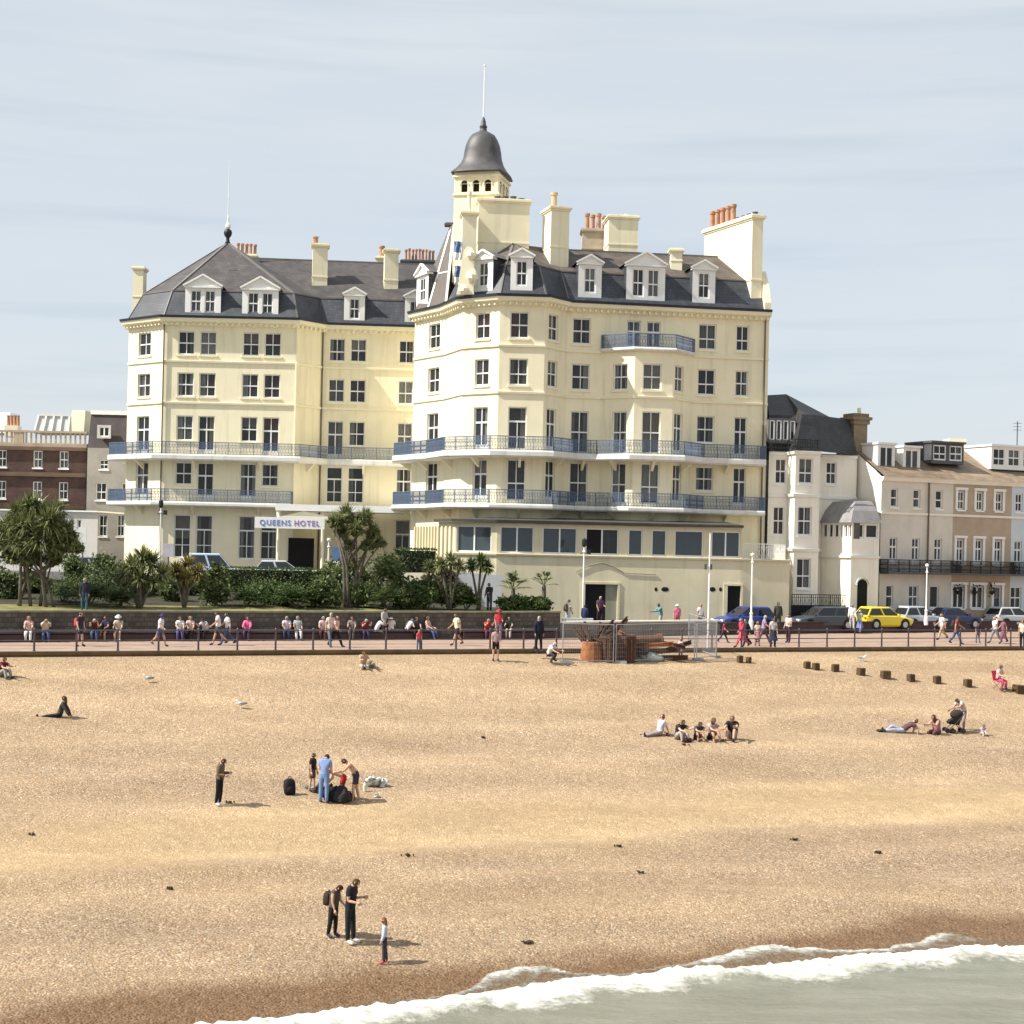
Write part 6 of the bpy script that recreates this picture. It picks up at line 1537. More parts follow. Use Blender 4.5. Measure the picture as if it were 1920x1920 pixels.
def fan_palm(px, Y, ytop, r, n, label, m):
    g = Vector((P(px, 1130, Y).x, Y, garden_z(px, Y))); t = thing('fan_palm', g, label, 'palm', 'garden trees and palms'); c_ = P(px, ytop, Y)
    mb = MB(); mb.tube([g, c_], [.16, .12], 8); mb.build('trunk', M_TRUNK, t)
    mb = MB()
    for _ in range(n):
        v = uv(); v.z = abs(v.z) * .8 - .1; v.normalize(); e = c_ + v * r * .55 + Vector((0, 0, .12 * r)); mb.beam(c_, e, .03)
        for k in range(13):
            a_ = (k - 6) / 6 * 1.25; s_ = v.cross(Vector((0, 0, 1))).normalized(); blade(mb, e, v * math.cos(a_) + s_ * math.sin(a_) + Vector((0, 0, .1)), r * .55, .07, .25)
    mb.build('crown', m, t)
fan_palm(962, 96.0, 1106, 1.15, 15, 'fan palm with stiff outspread leaves before the buff basement wall', LF_OLIVE)
fan_palm(1020, 97.0, 1098, .9, 10, 'slim upright fan palm nearest the dark basement doorway', LF_OLIVE)
# hedges
def hedge(x0, x1, ytop, Y, label, dep=1.4):
    a, b = P(x0, ytop, Y), P(x1, ytop, Y); gz = garden_z((x0 + x1) / 2, Y); t = thing('clipped_hedge', ((a.x + b.x) / 2, Y, gz), label, 'hedge'); mb = MB(); z1 = (a.z + b.z) / 2
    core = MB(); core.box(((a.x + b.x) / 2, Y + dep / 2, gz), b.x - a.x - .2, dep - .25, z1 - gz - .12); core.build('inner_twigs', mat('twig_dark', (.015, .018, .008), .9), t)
    for _ in range(int((b.x - a.x) * 420)):
        f_ = rnd.random()
        if f_ < .55: p = Vector((rnd.uniform(a.x, b.x), Y + rnd.gauss(0, .05), rnd.uniform(gz, z1)))
        elif f_ < .9: p = Vector((rnd.uniform(a.x, b.x), Y + rnd.uniform(0, dep), z1 + rnd.gauss(0, .04)))
        else: p = Vector((rnd.choice((a.x, b.x)) + rnd.gauss(0, .04), Y + rnd.uniform(0, dep), rnd.uniform(gz, z1)))
        u = uv(); w_ = u.cross(uv()).normalized(); k = .13; mb.add([p - u * k * .5, p + w_ * k * .3, p + u * k * .5, p - w_ * k * .3], [(0, 1, 2, 3)])
    mb.build('foliage', LF_MID, t)
hedge(412, 612, 1066, 98.5, 'long clipped green hedge along the hotel forecourt')
hedge(738, 818, 1029, 103.0, 'short tall clipped dark hedge beside the sun lounge')
# shrubs, front row and back row
SH = [(-20, 45, 1075, 88, LF_DARK, 'leaf'), (90, 150, 1072, 87, LF_MID, 'fan'), (120, 215, 1065, 85.5, LF_DARK, 'fan'), (160, 245, 1048, 92, LF_DARK, 'leaf'), (195, 250, 1090, 85, LF_DARK, 'fan'), (300, 345, 1090, 90, LF_DARK, 'leaf'), (372, 435, 1066, 88, LF_DARK, 'leaf'), (425, 500, 1084, 88.5, LF_MID, 'fan'),
      (480, 560, 1098, 90.5, LF_MID, 'leaf'), (510, 600, 1082, 89.0, LF_MID, 'fan'), (575, 640, 1086, 90, LF_DARK, 'leaf'), (618, 690, 1058, 94, LF_DARK, 'leaf'), (675, 765, 1040, 93.5, LF_DARK, 'leaf'), (690, 760, 1085, 91.5, LF_DARK, 'fan'), (765, 835, 1088, 93, LF_MID, 'leaf'), (818, 885, 1098, 94, LF_DARK, 'leaf'),
      (930, 985, 1124, 94.8, LF_MID, 'leaf'), (975, 1030, 1126, 95.4, LF_MID, 'leaf'), (800, 850, 1062, 101.2, LF_GREY, 'leaf'), (300, 330, 1060, 96, LF_OLIVE, 'spike'), (590, 640, 1062, 99.5, LF_OLIVE, 'leaf'), (120, 160, 1040, 97, LF_DARK, 'leaf')]
SH += [(20, 100, 1078, 93, LF_DARK, 'leaf'), (215, 300, 1078, 94, LF_DARK, 'leaf'), (320, 390, 1072, 95, LF_OLIVE, 'leaf'), (440, 530, 1100, 93, LF_DARK, 'fan'), (560, 620, 1112, 90.5, LF_DARK, 'fan'), (640, 700, 1100, 92, LF_DARK, 'leaf'), (735, 800, 1110, 92.5, LF_DARK, 'leaf'), (850, 905, 1110, 93.5, LF_MID, 'fan'), (-60, 10, 1050, 92, LF_DARK, 'leaf')]
SL = ['dark shrub at the left edge below the largest palm', 'mid green feathery shrub just right of the largest palm trunks', 'large dark feathery shrub above the person with the red backpack', 'dark rounded shrub before the grey green car', 'low dark arching shrub on the lawn left of the spiky palm', 'small dark shrub between the spiky palm and the yellowish palm', 'dark rounded shrub right of the yellowish palm',
      'mid green feathery shrub below the left end of the long hedge', 'bright green low shrub under the long hedge', 'spreading mid green feathery shrub below the middle of the long hedge', 'dark shrub left of the tall bare trunked palm', 'dark dense shrub behind the trunks of the tall palm', 'tallest dark dense shrub right of the tall palm', 'dark feathery shrub at the wall below the tallest dense one',
      'mid green rounded shrub below the cream garden wall', 'dark rounded shrub between the two small palms', 'low green shrub at the foot of the fan palm', 'low green shrub at the foot of the slim upright palm', 'dry brown grey shrub beneath the short tall hedge', 'small olive spiky clump behind the spiky palm', 'olive shrub at the right end of the long hedge', 'dark shrub below the white sign board',
      'dark low shrub behind the trunks of the largest palm', 'dark shrub behind the spiky palm trunk', 'olive shrub behind the yellowish palm', 'dark feathery plant in front of the middle of the hedge', 'dark feathery plant at the wall left of the tall palm trunks', 'dark rounded plant right at the tall palm trunks', 'dark rounded plant at the wall before the cream garden wall', 'green feathery plant at the wall between the two small palms', 'dark tall shrub cut by the left edge']
for (x0, x1, yt, Y, m, k), lab in zip(SH, SL): shrub(x0 - (x1 - x0) * .10, x1 + (x1 - x0) * .10, yt - 6, Y, lab, m, k, n=int(1500 + (x1 - x0) * 22), size=.22)
# ------------------------------------------------------------------ people
SKIN = [(.52, .31, .21), (.44, .25, .16), (.58, .37, .27), (.36, .20, .13)]
prnd = random.Random(5)
JOBS = []
POSES = {   # lean, thighs L/R, knees L/R, arms L/R, elbows L/R, spread, pelvis height (None = feet on ground), head tilt
    'stand': (2, (3, -3), (2, 3), (4, -2), (14, 18), .10, None, 8), 'stand2': (0, (6, -4), (4, 2), (18, 6), (70, 30), .09, None, 20),
    'phone': (4, (4, -4), (5, 2), (2, -4), (98, 88), .09, None, 34), 'down': (7, (2, -4), (4, 5), (14, 4), (40, 18), .09, None, 48),
    'walk': (4, (26, -20), (8, 24), (-22, 24), (22, 30), .08, None, 6), 'walk2': (5, (-18, 24), (26, 8), (24, -20), (30, 24), .08, None, 8),
    'sit': (8, (84, 80), (82, 88), (34, 38), (42, 46), .13, .50, 10), 'sitlean': (34, (82, 78), (78, 84), (62, 58), (60, 64), .15, .50, 14), 'sitback': (-6, (86, 72), (70, 60), (20, 28), (50, 40), .12, .50, 4),
    'sitaway': (12, (80, 80), (80, 80), (26, 26), (40, 40), .12, .50, 8),
    'ground': (14, (128, 122), (104, 108), (62, 58), (34, 30), .14, .13, 12), 'ground2': (22, (112, 128), (92, 112), (66, 62), (40, 24), .15, .13, 20),
    'legsout': (-16, (86, 84), (8, 14), (-30, -34), (6, 10), .13, .13, 6), 'cross': (16, (96, 92), (118, 122), (50, 46), (54, 50), .20, .13, 22), 'recline': (-58, (92, 112), (10, 66), (-60, -40), (70, 60), .12, .13, -6),
    'bend': (74, (14, 6), (14, 10), (30, 18), (12, 20), .12, None, 10), 'lift': (38, (12, -6), (14, 8), (48, 40), (30, 26), .12, None, 24), 'crouch': (30, (104, 92), (128, 122), (52, 46), (36, 30), .14, None, 18), 'push': (10, (20, -16), (8, 22), (50, 48), (36, 34), .08, None, 8)}
def person(loc, h, pose, head, top, bot, hair, label, sleeves=1, long_=1, shoes=(.04, .04, .05), skin=0, hairlen=0, hat=None, child=0, skirt=None, female=0, hood=0, group=None):
    JOBS.append(dict(loc=loc, h=h, pose=pose, head=head, top=top, bot=bot, hair=hair, label=label, sleeves=sleeves, long_=long_, shoes=shoes, skin=skin, hairlen=hairlen, hat=hat, child=child, skirt=skirt, female=female, group=group))
def skeleton(j):
    lean, th, kn, ar, el, spread, pz, tilt = POSES[j['pose']]
    jit = lambda a: a + prnd.uniform(-4, 4)
    th = [R(jit(a)) for a in th]; kn = [R(jit(a)) for a in kn]; ar = [R(jit(a)) for a in ar]; el = [R(jit(a)) for a in el]; lean = R(lean + prnd.uniform(-2, 2))
    f = lambda a: Vector((0, math.sin(a), -math.cos(a)))
    TH, SHN, UA, FA, TOR = .43, .41, .29, .26, .52
    fat = prnd.uniform(.94, 1.1) * (.93 if j['female'] else 1)
    v, r, e = [], [], []
    def vert(p, rad): v.append(Vector(p)); r.append(rad); return len(v) - 1
    legs = []
    for s_, a, k in zip((-1, 1), th, kn):
        hip = Vector((s_ * .09, 0, -.04)); fo = f(a); fo.x = s_ * spread * .55; fo.normalize(); knee = hip + fo * TH
        sh = f(a - k); sh.x = s_ * spread * .1; sh.normalize(); ank = knee + sh * SHN
        legs.append((hip, knee, ank, a - k))
    low = min(l[2].z for l in legs)
    up = Vector((0, -low + .085, 0)).y if pz is None else pz
    if pz is not None and pz > .3: up = pz + .06
    o = Vector((0, 0, up)); t = Vector((0, math.sin(lean), math.cos(lean)))
    P0 = vert(o, (.145 * fat, .115 * fat)); P1 = vert(o + t * .18, (.135 * fat, .105 * fat)); P2 = vert(o + t * .38, (.155 * fat, .115 * fat)); P3 = vert(o + t * .50, (.075, .07))
    ht = lean + R(tilt); hd = Vector((0, math.sin(ht), math.cos(ht))); hs = 1.0 + .28 * j['child']
    nk = o + t * TOR; fwd = Vector((0, math.cos(ht), -math.sin(ht)))
    P4 = vert(nk + hd * .05, (.056, .056)); hc = nk + hd * (.155 * hs) + fwd * .02
    P5 = vert(nk + hd * .085 * hs + fwd * .012, (.072 * hs, .078 * hs)); P6 = vert(hc, (.088 * hs, .10 * hs)); P7 = vert(hc + hd * .085 * hs, (.058 * hs, .066 * hs))
    e += [(P0, P1, 'waist'), (P1, P2, 'torso'), (P2, P3, 'torso'), (P3, P4, 'neck'), (P4, P5, 'head'), (P5, P6, 'head'), (P6, P7, 'head')]
    hands = []
    sw = .165 * (.92 if j['female'] else 1)
    for s_, b, q in zip((-1, 1), ar, el):
        sh = o + t * .455 + Vector((s_ * sw, 0, 0)); d1 = f(b); d1.x = s_ * .16; d1.normalize(); elb = sh + d1 * UA; d2 = f(b + q); d2.x = -s_ * .06 if q > .5 else s_ * .05; d2.normalize(); wr = elb + d2 * FA
        a_ = vert(sh, (.072 * fat, .068 * fat)); b_ = vert(elb, (.044, .044)); m_ = vert(elb.lerp(wr, .35), (.043, .043)); c_ = vert(wr, (.029, .026))
        e += [(P2, a_, 'shoulder'), (a_, b_, 'arm'), (b_, m_, 'fore'), (m_, c_, 'fore')]; hands.append((wr, d2, s_))
    for (hip, knee, ank, sa), s_ in zip(legs, (-1, 1)):
        a_ = vert(o + hip, (.098 * fat, .098 * fat)); k_ = vert(o + knee, (.060, .062)); c_ = vert(o + knee.lerp(ank, .3), (.060, .062)); n_ = vert(o + ank, (.042, .044))
        td = Vector((s_ * .18, 1, -.38 if pz is None or pz > .3 else .35)).normalized()
        if pz is not None and pz < .3 and abs(sa) > 1.0: td = Vector((s_ * .2, .35, .9)).normalized()
        h_ = vert(o + ank + td * .09, (.040, .036)); t_ = vert(o + ank + td * .17, (.036, .026))
        e += [(P0, a_, 'hip'), (a_, k_, 'thigh'), (k_, c_, 'shin'), (c_, n_, 'shin'), (n_, h_, 'foot%d' % (s_ > 0)), (h_, t_, 'foot%d' % (s_ > 0))]
    return dict(v=v, r=r, e=e, hands=hands, hc=hc, hd=hd, fwd=fwd, hs=hs, o=o, t=t, legs=legs)
def hand(mb, wr, d, s_, curl=.5):
    side = Vector((1, 0, 0)); pal = d.cross(side)                    # palm faces inwards
    pal = pal.normalized() if pal.length > .1 else Vector((0, 1, 0)); ac = pal            # knuckles run front to back
    pn = Vector((-s_, 0, 0)); pn = (pn - d * pn.dot(d)).normalized()
    p0, p1 = wr - d * .02, wr + d * .085
    def ring(c, w, th): return [c + ac * w + pn * th, c - ac * w + pn * th, c - ac * w - pn * th, c + ac * w - pn * th]
    q = ring(p0, .026, .020) + ring(wr + d * .04, .040, .017) + ring(p1, .042, .013)
    mb.add(q, [(3, 2, 1, 0), (8, 9, 10, 11)] + [(i * 4 + k, i * 4 + (k + 1) % 4, (i + 1) * 4 + (k + 1) % 4, (i + 1) * 4 + k) for i in (0, 1) for k in range(4)])
    for k, ln in enumerate((.072, .082, .076, .060)):
        b = p1 - d * .008 + ac * (.031 - .0205 * k); m = b + (d + pn * curl * .45).normalized() * ln * .5; t = m + (d + pn * curl * 1.3).normalized() * ln * .5
        mb.tube([b, m, t], [.0095, .0088, .0065], 5)
    b = wr + d * .025 + ac * .030; m = b + (d * .6 + ac * .8 + pn * .2).normalized() * .04; mb.tube([b, m, m + (d * .9 + ac * .2 + pn * .4).normalized() * .032], [.012, .0105, .008], 5)
def seg_dist(p, a, b):
    ab = b - a; t = max(0, min(1, (p - a).dot(ab) / max(1e-9, ab.length_squared))); return (p - a - ab * t).length, t
def make_people():
    tmp = []
    for j in JOBS:
        sk = skeleton(j); me = bpy.data.meshes.new('t'); me.from_pydata([tuple(p) for p in sk['v']], [(a, b) for a, b, _ in sk['e']], [])
        o = bpy.data.objects.new('t', me); COL.objects.link(o); o.modifiers.new('s', 'SKIN')
        if not me.skin_vertices:
            bpy.context.view_layer.objects.active = o; bpy.ops.mesh.customdata_skin_add()
        for i, rr in enumerate(sk['r']): me.skin_vertices[0].data[i].radius = rr; me.skin_vertices[0].data[i].use_root = (i == 0)
        sb = o.modifiers.new('d', 'SUBSURF'); sb.levels = 1; sb.render_levels = 1
        tmp.append((j, sk, o))
    dg = bpy.context.evaluated_depsgraph_get()
    for j, sk, o in tmp: j['me'] = bpy.data.meshes.new_from_object(o.evaluated_get(dg)); j['sk'] = sk
    for j, sk, o in tmp: me = o.data; bpy.data.objects.remove(o); bpy.data.meshes.remove(me)
    for j in JOBS: finish(j)
def finish(j):
    me, sk = j['me'], j['sk']; sc = j['h'] / 1.72
    sc = j['h'] / (1.72 if not j['child'] else 1.78)
    vs = [v.co.copy() for v in me.vertices]; ns = [v.normal.copy() for v in me.vertices]; fs = [tuple(p.vertices) for p in me.polygons]
    reg = []
    for f_ in fs:
        c = sum((vs[i] for i in f_), Vector()) / len(f_); best = None
        for a, b, name in sk['e']:
            d, t = seg_dist(c, sk['v'][a], sk['v'][b]); ra = sk['r'][a][0] + (sk['r'][b][0] - sk['r'][a][0]) * t
            d = d / max(ra, .03)
            if best is None or d < best[0]: best = (d, name, t)
        reg.append((best[1], best[2], c))
    rz = R(180 + j['head'])
    root = thing('person', j['loc'], j['label'], 'person', j['group'], rz); ORG[root.name] = Vector((0, 0, 0))
    sm = mat('skin_%d' % j['skin'], SKIN[j['skin']], .6, .06, 6)
    mb = MB(); mb.add([v * sc for v in vs], fs)
    hb = MB()
    for wr, d, s_ in sk['hands']: hand(hb, wr, d, s_)
    hc, hd, fw, hs = sk['hc'], sk['hd'], sk['fwd'], sk['hs']
    rt = hd.cross(fw).normalized()
    nb = hc + fw * .098 * hs - hd * .005; hb.add([nb + hd * .03, nb - rt * .016 - hd * .02, nb + rt * .016 - hd * .02, nb + fw * .024 - hd * .014], [(0, 1, 3), (0, 3, 2), (1, 2, 3)])
    for s_ in (-1, 1): hb.ball(hc + rt * s_ * .090 * hs - fw * .005, .012, .022, .03, 6, 4)
    mb.add([v * sc for v in hb.v], hb.f)
    mb.build('body', sm, root, smooth=True)
    def shell(name, test, off, m, extra=None):
        sel = [i for i, q in enumerate(reg) if test(*q)]
        if not sel: return
        b = MB(); ids = {}
        for i in sel:
            for k in fs[i]:
                if k not in ids: ids[k] = len(ids)
        b.v = [None] * len(ids)
        for k, q in ids.items(): b.v[q] = (vs[k] + ns[k] * off) * sc
        for i in sel: b.f.append([ids[k] for k in fs[i]]); b.mi.append(0)
        if extra: extra(b)
        return b.build(name, m, root, smooth=True)
    o, t = sk['o'], sk['t']
    if j['bot']:
        def sk_skirt(b):
            if j['skirt']:
                ln = j['skirt']; kz = [l[1] for l in sk['legs']]; n = 12; vs_ = []
                for q in range(4):
                    w = q / 3; c = (o - Vector((0, 0, .02)) + Vector((0, (kz[0].y + kz[1].y) / 2 * w, -ln * w))); rr = .15 + .12 * w
                    vs_ += [(c + Vector((rr * 1.1 * math.cos(2 * math.pi * k / n), rr * .85 * math.sin(2 * math.pi * k / n), 0))) * sc for k in range(n)]
                b.add(vs_, [(q * n + k, q * n + (k + 1) % n, (q + 1) * n + (k + 1) % n, (q + 1) * n + k) for q in range(3) for k in range(n)])
        nm = 'skirt' if j['skirt'] else ('trousers' if j['long_'] else 'shorts')
        shell(nm, lambda n, u, c: n == 'hip' or (n == 'waist' and u < .45) or (n == 'thigh' and (j['long_'] or u < .72)) or (n == 'shin' and j['long_']), .016, cloth(j['bot']), sk_skirt)
    if j['top']:
        shell('top', lambda n, u, c: n in ('torso', 'shoulder') or (n == 'waist' and u >= .1) or (n == 'neck' and u < .25) or (n == 'arm' and (j['sleeves'] == 2 or (j['sleeves'] == 1 and u < .62))) or (n == 'fore' and j['sleeves'] == 2), .022, cloth(j['top']))
    if j['shoes']:
        for q in '01': shell('shoe', lambda n, u, c: n == 'foot' + q, .014, cloth(j['shoes']))
    if j['hat']:
        mbh = MB(); c = hc + hd * .055 * hs; prof_ = [(.175, -.02), (.18, 0), (.108, .01), (.10, .07), (.06, .10)]
        n = 12; vs_ = [(c + (rt * math.cos(2 * math.pi * k / n) + fw * math.sin(2 * math.pi * k / n)) * r_ * hs + hd * z) * sc for r_, z in prof_ for k in range(n)]
        mbh.add(vs_, [(q * n + k, q * n + (k + 1) % n, (q + 1) * n + (k + 1) % n, (q + 1) * n + k) for q in range(4) for k in range(n)] + [tuple(4 * n + k for k in range(n))]); mbh.build('hat', cloth(j['hat']), root, smooth=True)
    if j['hair']:
        def ex(b):
            if j['hairlen']:
                L_ = j['hairlen']; n = 8; c = hc - fw * .045 * hs; vs_ = []
                for q in range(5):
                    w = q / 4; p = c - Vector((0, 0, 1)) * L_ * w + hd * .06 * (1 - w) - Vector((0, 1, 0)) * .05 * w; rr = (.092, .105, .10, .085, .045)[q] * hs
                    vs_ += [(p + Vector((rr * math.cos(2 * math.pi * k / n), rr * .62 * math.sin(2 * math.pi * k / n), 0))) * sc for k in range(n)]
                b.add(vs_, [(q * n + k, q * n + (k + 1) % n, (q + 1) * n + (k + 1) % n, (q + 1) * n + k) for q in range(4) for k in range(n)] + [tuple(4 * n + k for k in range(n))])
        shell('hair', lambda n, u, c: n == 'head' and ((c - hc).dot(fw) < .012 * hs + .02 and (c - hc).dot(hd) > -.075 * hs or (c - hc).dot(hd) > .052 * hs), .017, cloth(j['hair']), ex)
    fb = MB()
    for s_ in (-1, 1): fb.ball((hc + fw * .094 * hs + rt * s_ * .034 * hs + hd * .012) * sc, .011 * sc, .008 * sc, .008 * sc, 6, 4)
    fb.build('eyes', cloth((.03, .02, .015)), root)
    fb = MB(); fb.ball((hc + fw * .088 * hs - hd * .052 * hs) * sc, .022 * sc, .010 * sc, .007 * sc, 6, 4); fb.build('mouth', cloth((.32, .12, .10)), root)

def prom(px, py): return on_z(px, py, PROM)
def bench(px):                                          # a seat on the wall bench at this pixel column
    pts = seatline(-150, 1045)
    q = offset(pts, .20)
    for i in range(len(q) - 1):
        a, _ = ray(px, 1185); p0, p1 = q[i], q[i + 1]; dx, dy = p1[0] - p0[0], p1[1] - p0[1]; t = (a * p0[1] - p0[0]) / (dx - a * dy)
        if t <= 1.0 or i == len(q) - 2: return Vector((p0[0] + dx * t, p0[1] + dy * t, HC + PROM))
WHT, CRM, PNK, LIL, NAV, BLK, RED, GRY, JEA, KHA = (.74, .72, .70), (.66, .60, .46), (.62, .38, .36), (.50, .46, .58), (.035, .045, .11), (.018, .018, .02), (.45, .04, .05), (.30, .30, .31), (.07, .11, .22), (.40, .32, .20)
BRN, DKB, BLD, GRH = (.07, .04, .022), (.025, .017, .012), (.34, .23, .11), (.38, .37, .36)
G1 = 'people sitting on the promenade benches'; G2 = 'people walking on the promenade'; G3 = 'people on the shingle'
# sitting on the benches, left to right
for px, pose, hd, top, bot, hair, lab, kw in (
    (54, 'sit', 12, (.62, .42, .36), WHT, BLD, 'woman in salmon top and white trousers, leftmost sitter on the bench', dict(hairlen=.22, female=1)),
    (84, 'sitlean', 24, CRM, JEA, BLD, 'person in cream top and blue jeans leaning forward, second sitter from the left', dict()),
    (178, 'sitlean', 10, (.10, .03, .035), JEA, GRH, 'person in dark maroon top and jeans sitting right of the red backpack', dict()),
    (199, 'sit', -12, (.05, .04, .08), (.06, .06, .13), BRN, 'person in dark purple sitting beside the one in maroon', dict(long_=0)),
    (222, 'sit', 6, (.50, .46, .38), (.58, .54, .46), GRH, 'person in pale patterned shirt and light shorts, alone at the end of the left group', dict(long_=0, hat=WHT, shoes=WHT)),
    (337, 'sit', 14, WHT, (.10, .09, .22), BRN, 'person in white top and dark blue trousers sitting left of the pale pink top', dict(female=1)),
    (357, 'sit', 4, (.60, .46, .42), BLK, BLD, 'woman in pale pink top and black trousers sitting between two white tops', dict(female=1, hairlen=.2)),
    (386, 'sitlean', -14, (.62, .64, .68), BLK, DKB, 'man in pale blue white shirt and black trousers leaning forward on the bench', dict()),
    (464, 'sit', 2, (.70, .16, .33), (.08, .04, .10), BRN, 'woman in bright pink top sitting alone on the bench', dict(female=1, sleeves=2)),
    (537, 'sit', 10, (.58, .55, .60), NAV, GRH, 'man in lilac white shirt and navy trousers sitting as one of a pair', dict()),
    (558, 'sitback', 16, (.40, .42, .43), (.62, .62, .64), GRH, 'person in grey shirt and white trousers, right one of the pair', dict()),
    (606, 'sit', 4, (.60, .44, .42), (.12, .05, .06), GRH, 'person in pale pink sitting behind the walking pink couple', dict()),
    (660, 'sit', 0, (.23, .20, .18), (.10, .09, .09), BRN, 'person in dull brown grey sitting left of the dark red one', dict()),
    (683, 'sitlean', 20, (.22, .03, .05), (.06, .06, .12), GRH, 'grey haired person in dark red sitting beside the white shirts', dict()),
    (704, 'sitlean', 120, WHT, (.55, .55, .58), BRN, 'person in white shirt bending forward left of the other white shirts', dict()),
    (733, 'sitaway', 175, (.68, .66, .63), (.10, .08, .08), BRN, 'person in white top sitting with back turned in the middle of the white shirts', dict(female=1, hairlen=.15)),
    (762, 'sitlean', 140, WHT, BLK, GRH, 'broad person in white shirt leaning forward, rightmost of the white shirts', dict()),
    (781, 'sit', 8, (.04, .04, .05), BLK, DKB, 'person in dark clothes sitting left of the bare shouldered one', dict()),
    (803, 'sitback', 60, None, JEA, BRN, 'bare shouldered person in jeans with legs stretched along the bench end', dict(skin=2)),
    (912, 'sitlean', 18, (.50, .05, .07), (.16, .05, .08), BLD, 'person in red top leaning forward on the short bench', dict(sleeves=1)),
    (955, 'sit', -10, (.03, .035, .03), (.55, .50, .46), DKB, 'person in black top and pale trousers sitting on the short bench', dict())):
    person(bench(px), 1.68, pose, hd, top, bot, hair, lab, group=G1, skin=kw.pop('skin', prnd.choice((0, 1, 2))), **kw)
# standing and walking on the promenade
for px, py, h, pose, hd, top, bot, hair, lab, kw in (
    (149, 1212, 1.66, 'stand', 60, (.05, .03, .04), (.05, .06, .12), BRN, 'person in dark top and blue shorts wearing a red backpack', dict(long_=0)),
    (300, 1212, 1.58, 'walk', 70, (.70, .70, .74), (.12, .15, .24), (.05, .05, .14), 'woman in white top walking alone under the wall, in navy hat', dict(female=1, hat=(.04, .04, .16), long_=0)),
    (409, 1210, 1.74, 'walk2', -75, (.76, .70, .72), (.10, .08, .08), BRN, 'man in white shirt and dark shorts walking left of the jeans wearer', dict(long_=0)),
    (426, 1210, 1.70, 'walk', -70, (.78, .74, .78), JEA, DKB, 'person in white shirt and wide blue jeans walking', dict()),
    (619, 1213, 1.78, 'walk2', 30, (.64, .54, .44), (.13, .15, .17), GRH, 'tall grey haired man in cream shirt walking behind the pink woman', dict()),
    (629, 1213, 1.62, 'walk', 60, (.68, .40, .38), BLK, BLD, 'woman in pink top and black trousers striding right', dict(female=1)),
    (719, 1199, 1.72, 'stand2', 60, (.40, .37, .38), (.12, .10, .11), BRN, 'person in grey standing behind the row of white shirts', dict(sleeves=2)),
    (785, 1219, 1.02, 'stand', 20, (.55, .05, .08), (.10, .16, .28), BLD, 'small child in red top and blue trousers at the railing', dict(child=1)),
    (857, 1210, 1.74, 'walk', -60, (.76, .68, .48), (.03, .03, .04), BRN, 'man in cream shirt and black shorts walking in the gap between benches', dict(long_=0)),
    (934, 1200, 1.66, 'stand2', 10, (.50, .05, .06), (.30, .25, .32), BRN, 'person in red standing in front of the short bench', dict(hat=(.45, .05, .06))),
    (1009, 1222, 1.78, 'stand', 25, (.018, .02, .04), (.02, .02, .03), GRH, 'man in dark jacket and dark trousers standing at the fence end', dict(sleeves=2)),
    (1356, 1205, 1.30, 'walk', 70, (.22, .03, .06), (.05, .04, .06), DKB, 'child in dark maroon walking beside the blue car', dict(child=.5)),
    (1391, 1214, 1.66, 'walk2', -60, (.60, .06, .11), (.55, .10, .13), BLD, 'woman in long bright red coat walking left', dict(female=1, sleeves=2, skirt=.5)),
    (1399, 1213, 1.60, 'walk', -60, (.025, .025, .03), (.03, .03, .035), DKB, 'person in black walking just behind the red coat', dict(sleeves=2)),
    (1420, 1211, 1.40, 'stand', 0, (.68, .50, .46), (.40, .22, .24), BLD, 'short person in pale pink shirt and rose skirt', dict(female=1, skirt=.4, child=.4)),
    (1431, 1207, 1.72, 'walk', 80, (.36, .30, .42), (.14, .07, .10), GRH, 'person in lilac grey top walking right', dict()),
    (1449, 1214, 1.64, 'stand', 5, (.45, .44, .46), (.03, .05, .10), DKB, 'dark haired woman in white and navy dress', dict(female=1, hairlen=.12, skirt=.55)),
    (1478, 1205, 1.68, 'stand2', -40, (.58, .48, .46), (.05, .03, .04), (.12, .05, .03), 'auburn haired person in pale top and dark trousers', dict()),
    (1611, 1188, 1.62, 'push', 160, (.42, .50, .44), (.20, .22, .42), GRH, 'woman in pale green top and blue patterned skirt at the low wall', dict(female=1, skirt=.5)),
    (1766, 1200, 1.70, 'walk', -80, (.78, .74, .72), (.46, .34, .22), BLD, 'man in white shirt and tan trousers walking left on the promenade', dict()),
    (1792, 1208, 1.78, 'walk2', 75, (.26, .06, .05), JEA, DKB, 'man in dark red shirt and blue jeans with a backpack, walking right', dict()),
    (1833, 1206, 1.25, 'stand', 15, (.05, .03, .06), (.18, .18, .26), DKB, 'child in dark purple top standing at the railing', dict(child=.6)),
    (1866, 1206, 1.68, 'walk2', -70, (.76, .74, .72), (.22, .24, .30), GRH, 'man in white shirt and grey trousers left of the checked skirt', dict()),
    (1881, 1207, 1.58, 'walk', -70, (.22, .10, .13), (.20, .08, .11), BRN, 'woman in dark red checked dress near the right edge', dict(female=1, skirt=.55)),
    (1917, 1216, 1.66, 'stand', -30, (.60, .50, .42), BLK, BRN, 'person in pale top and black trousers cut by the right edge', dict())):
    person(prom(px, py), h, pose, hd, top, bot, hair, lab, group=G2, skin=prnd.choice((0, 1, 2)), **kw)
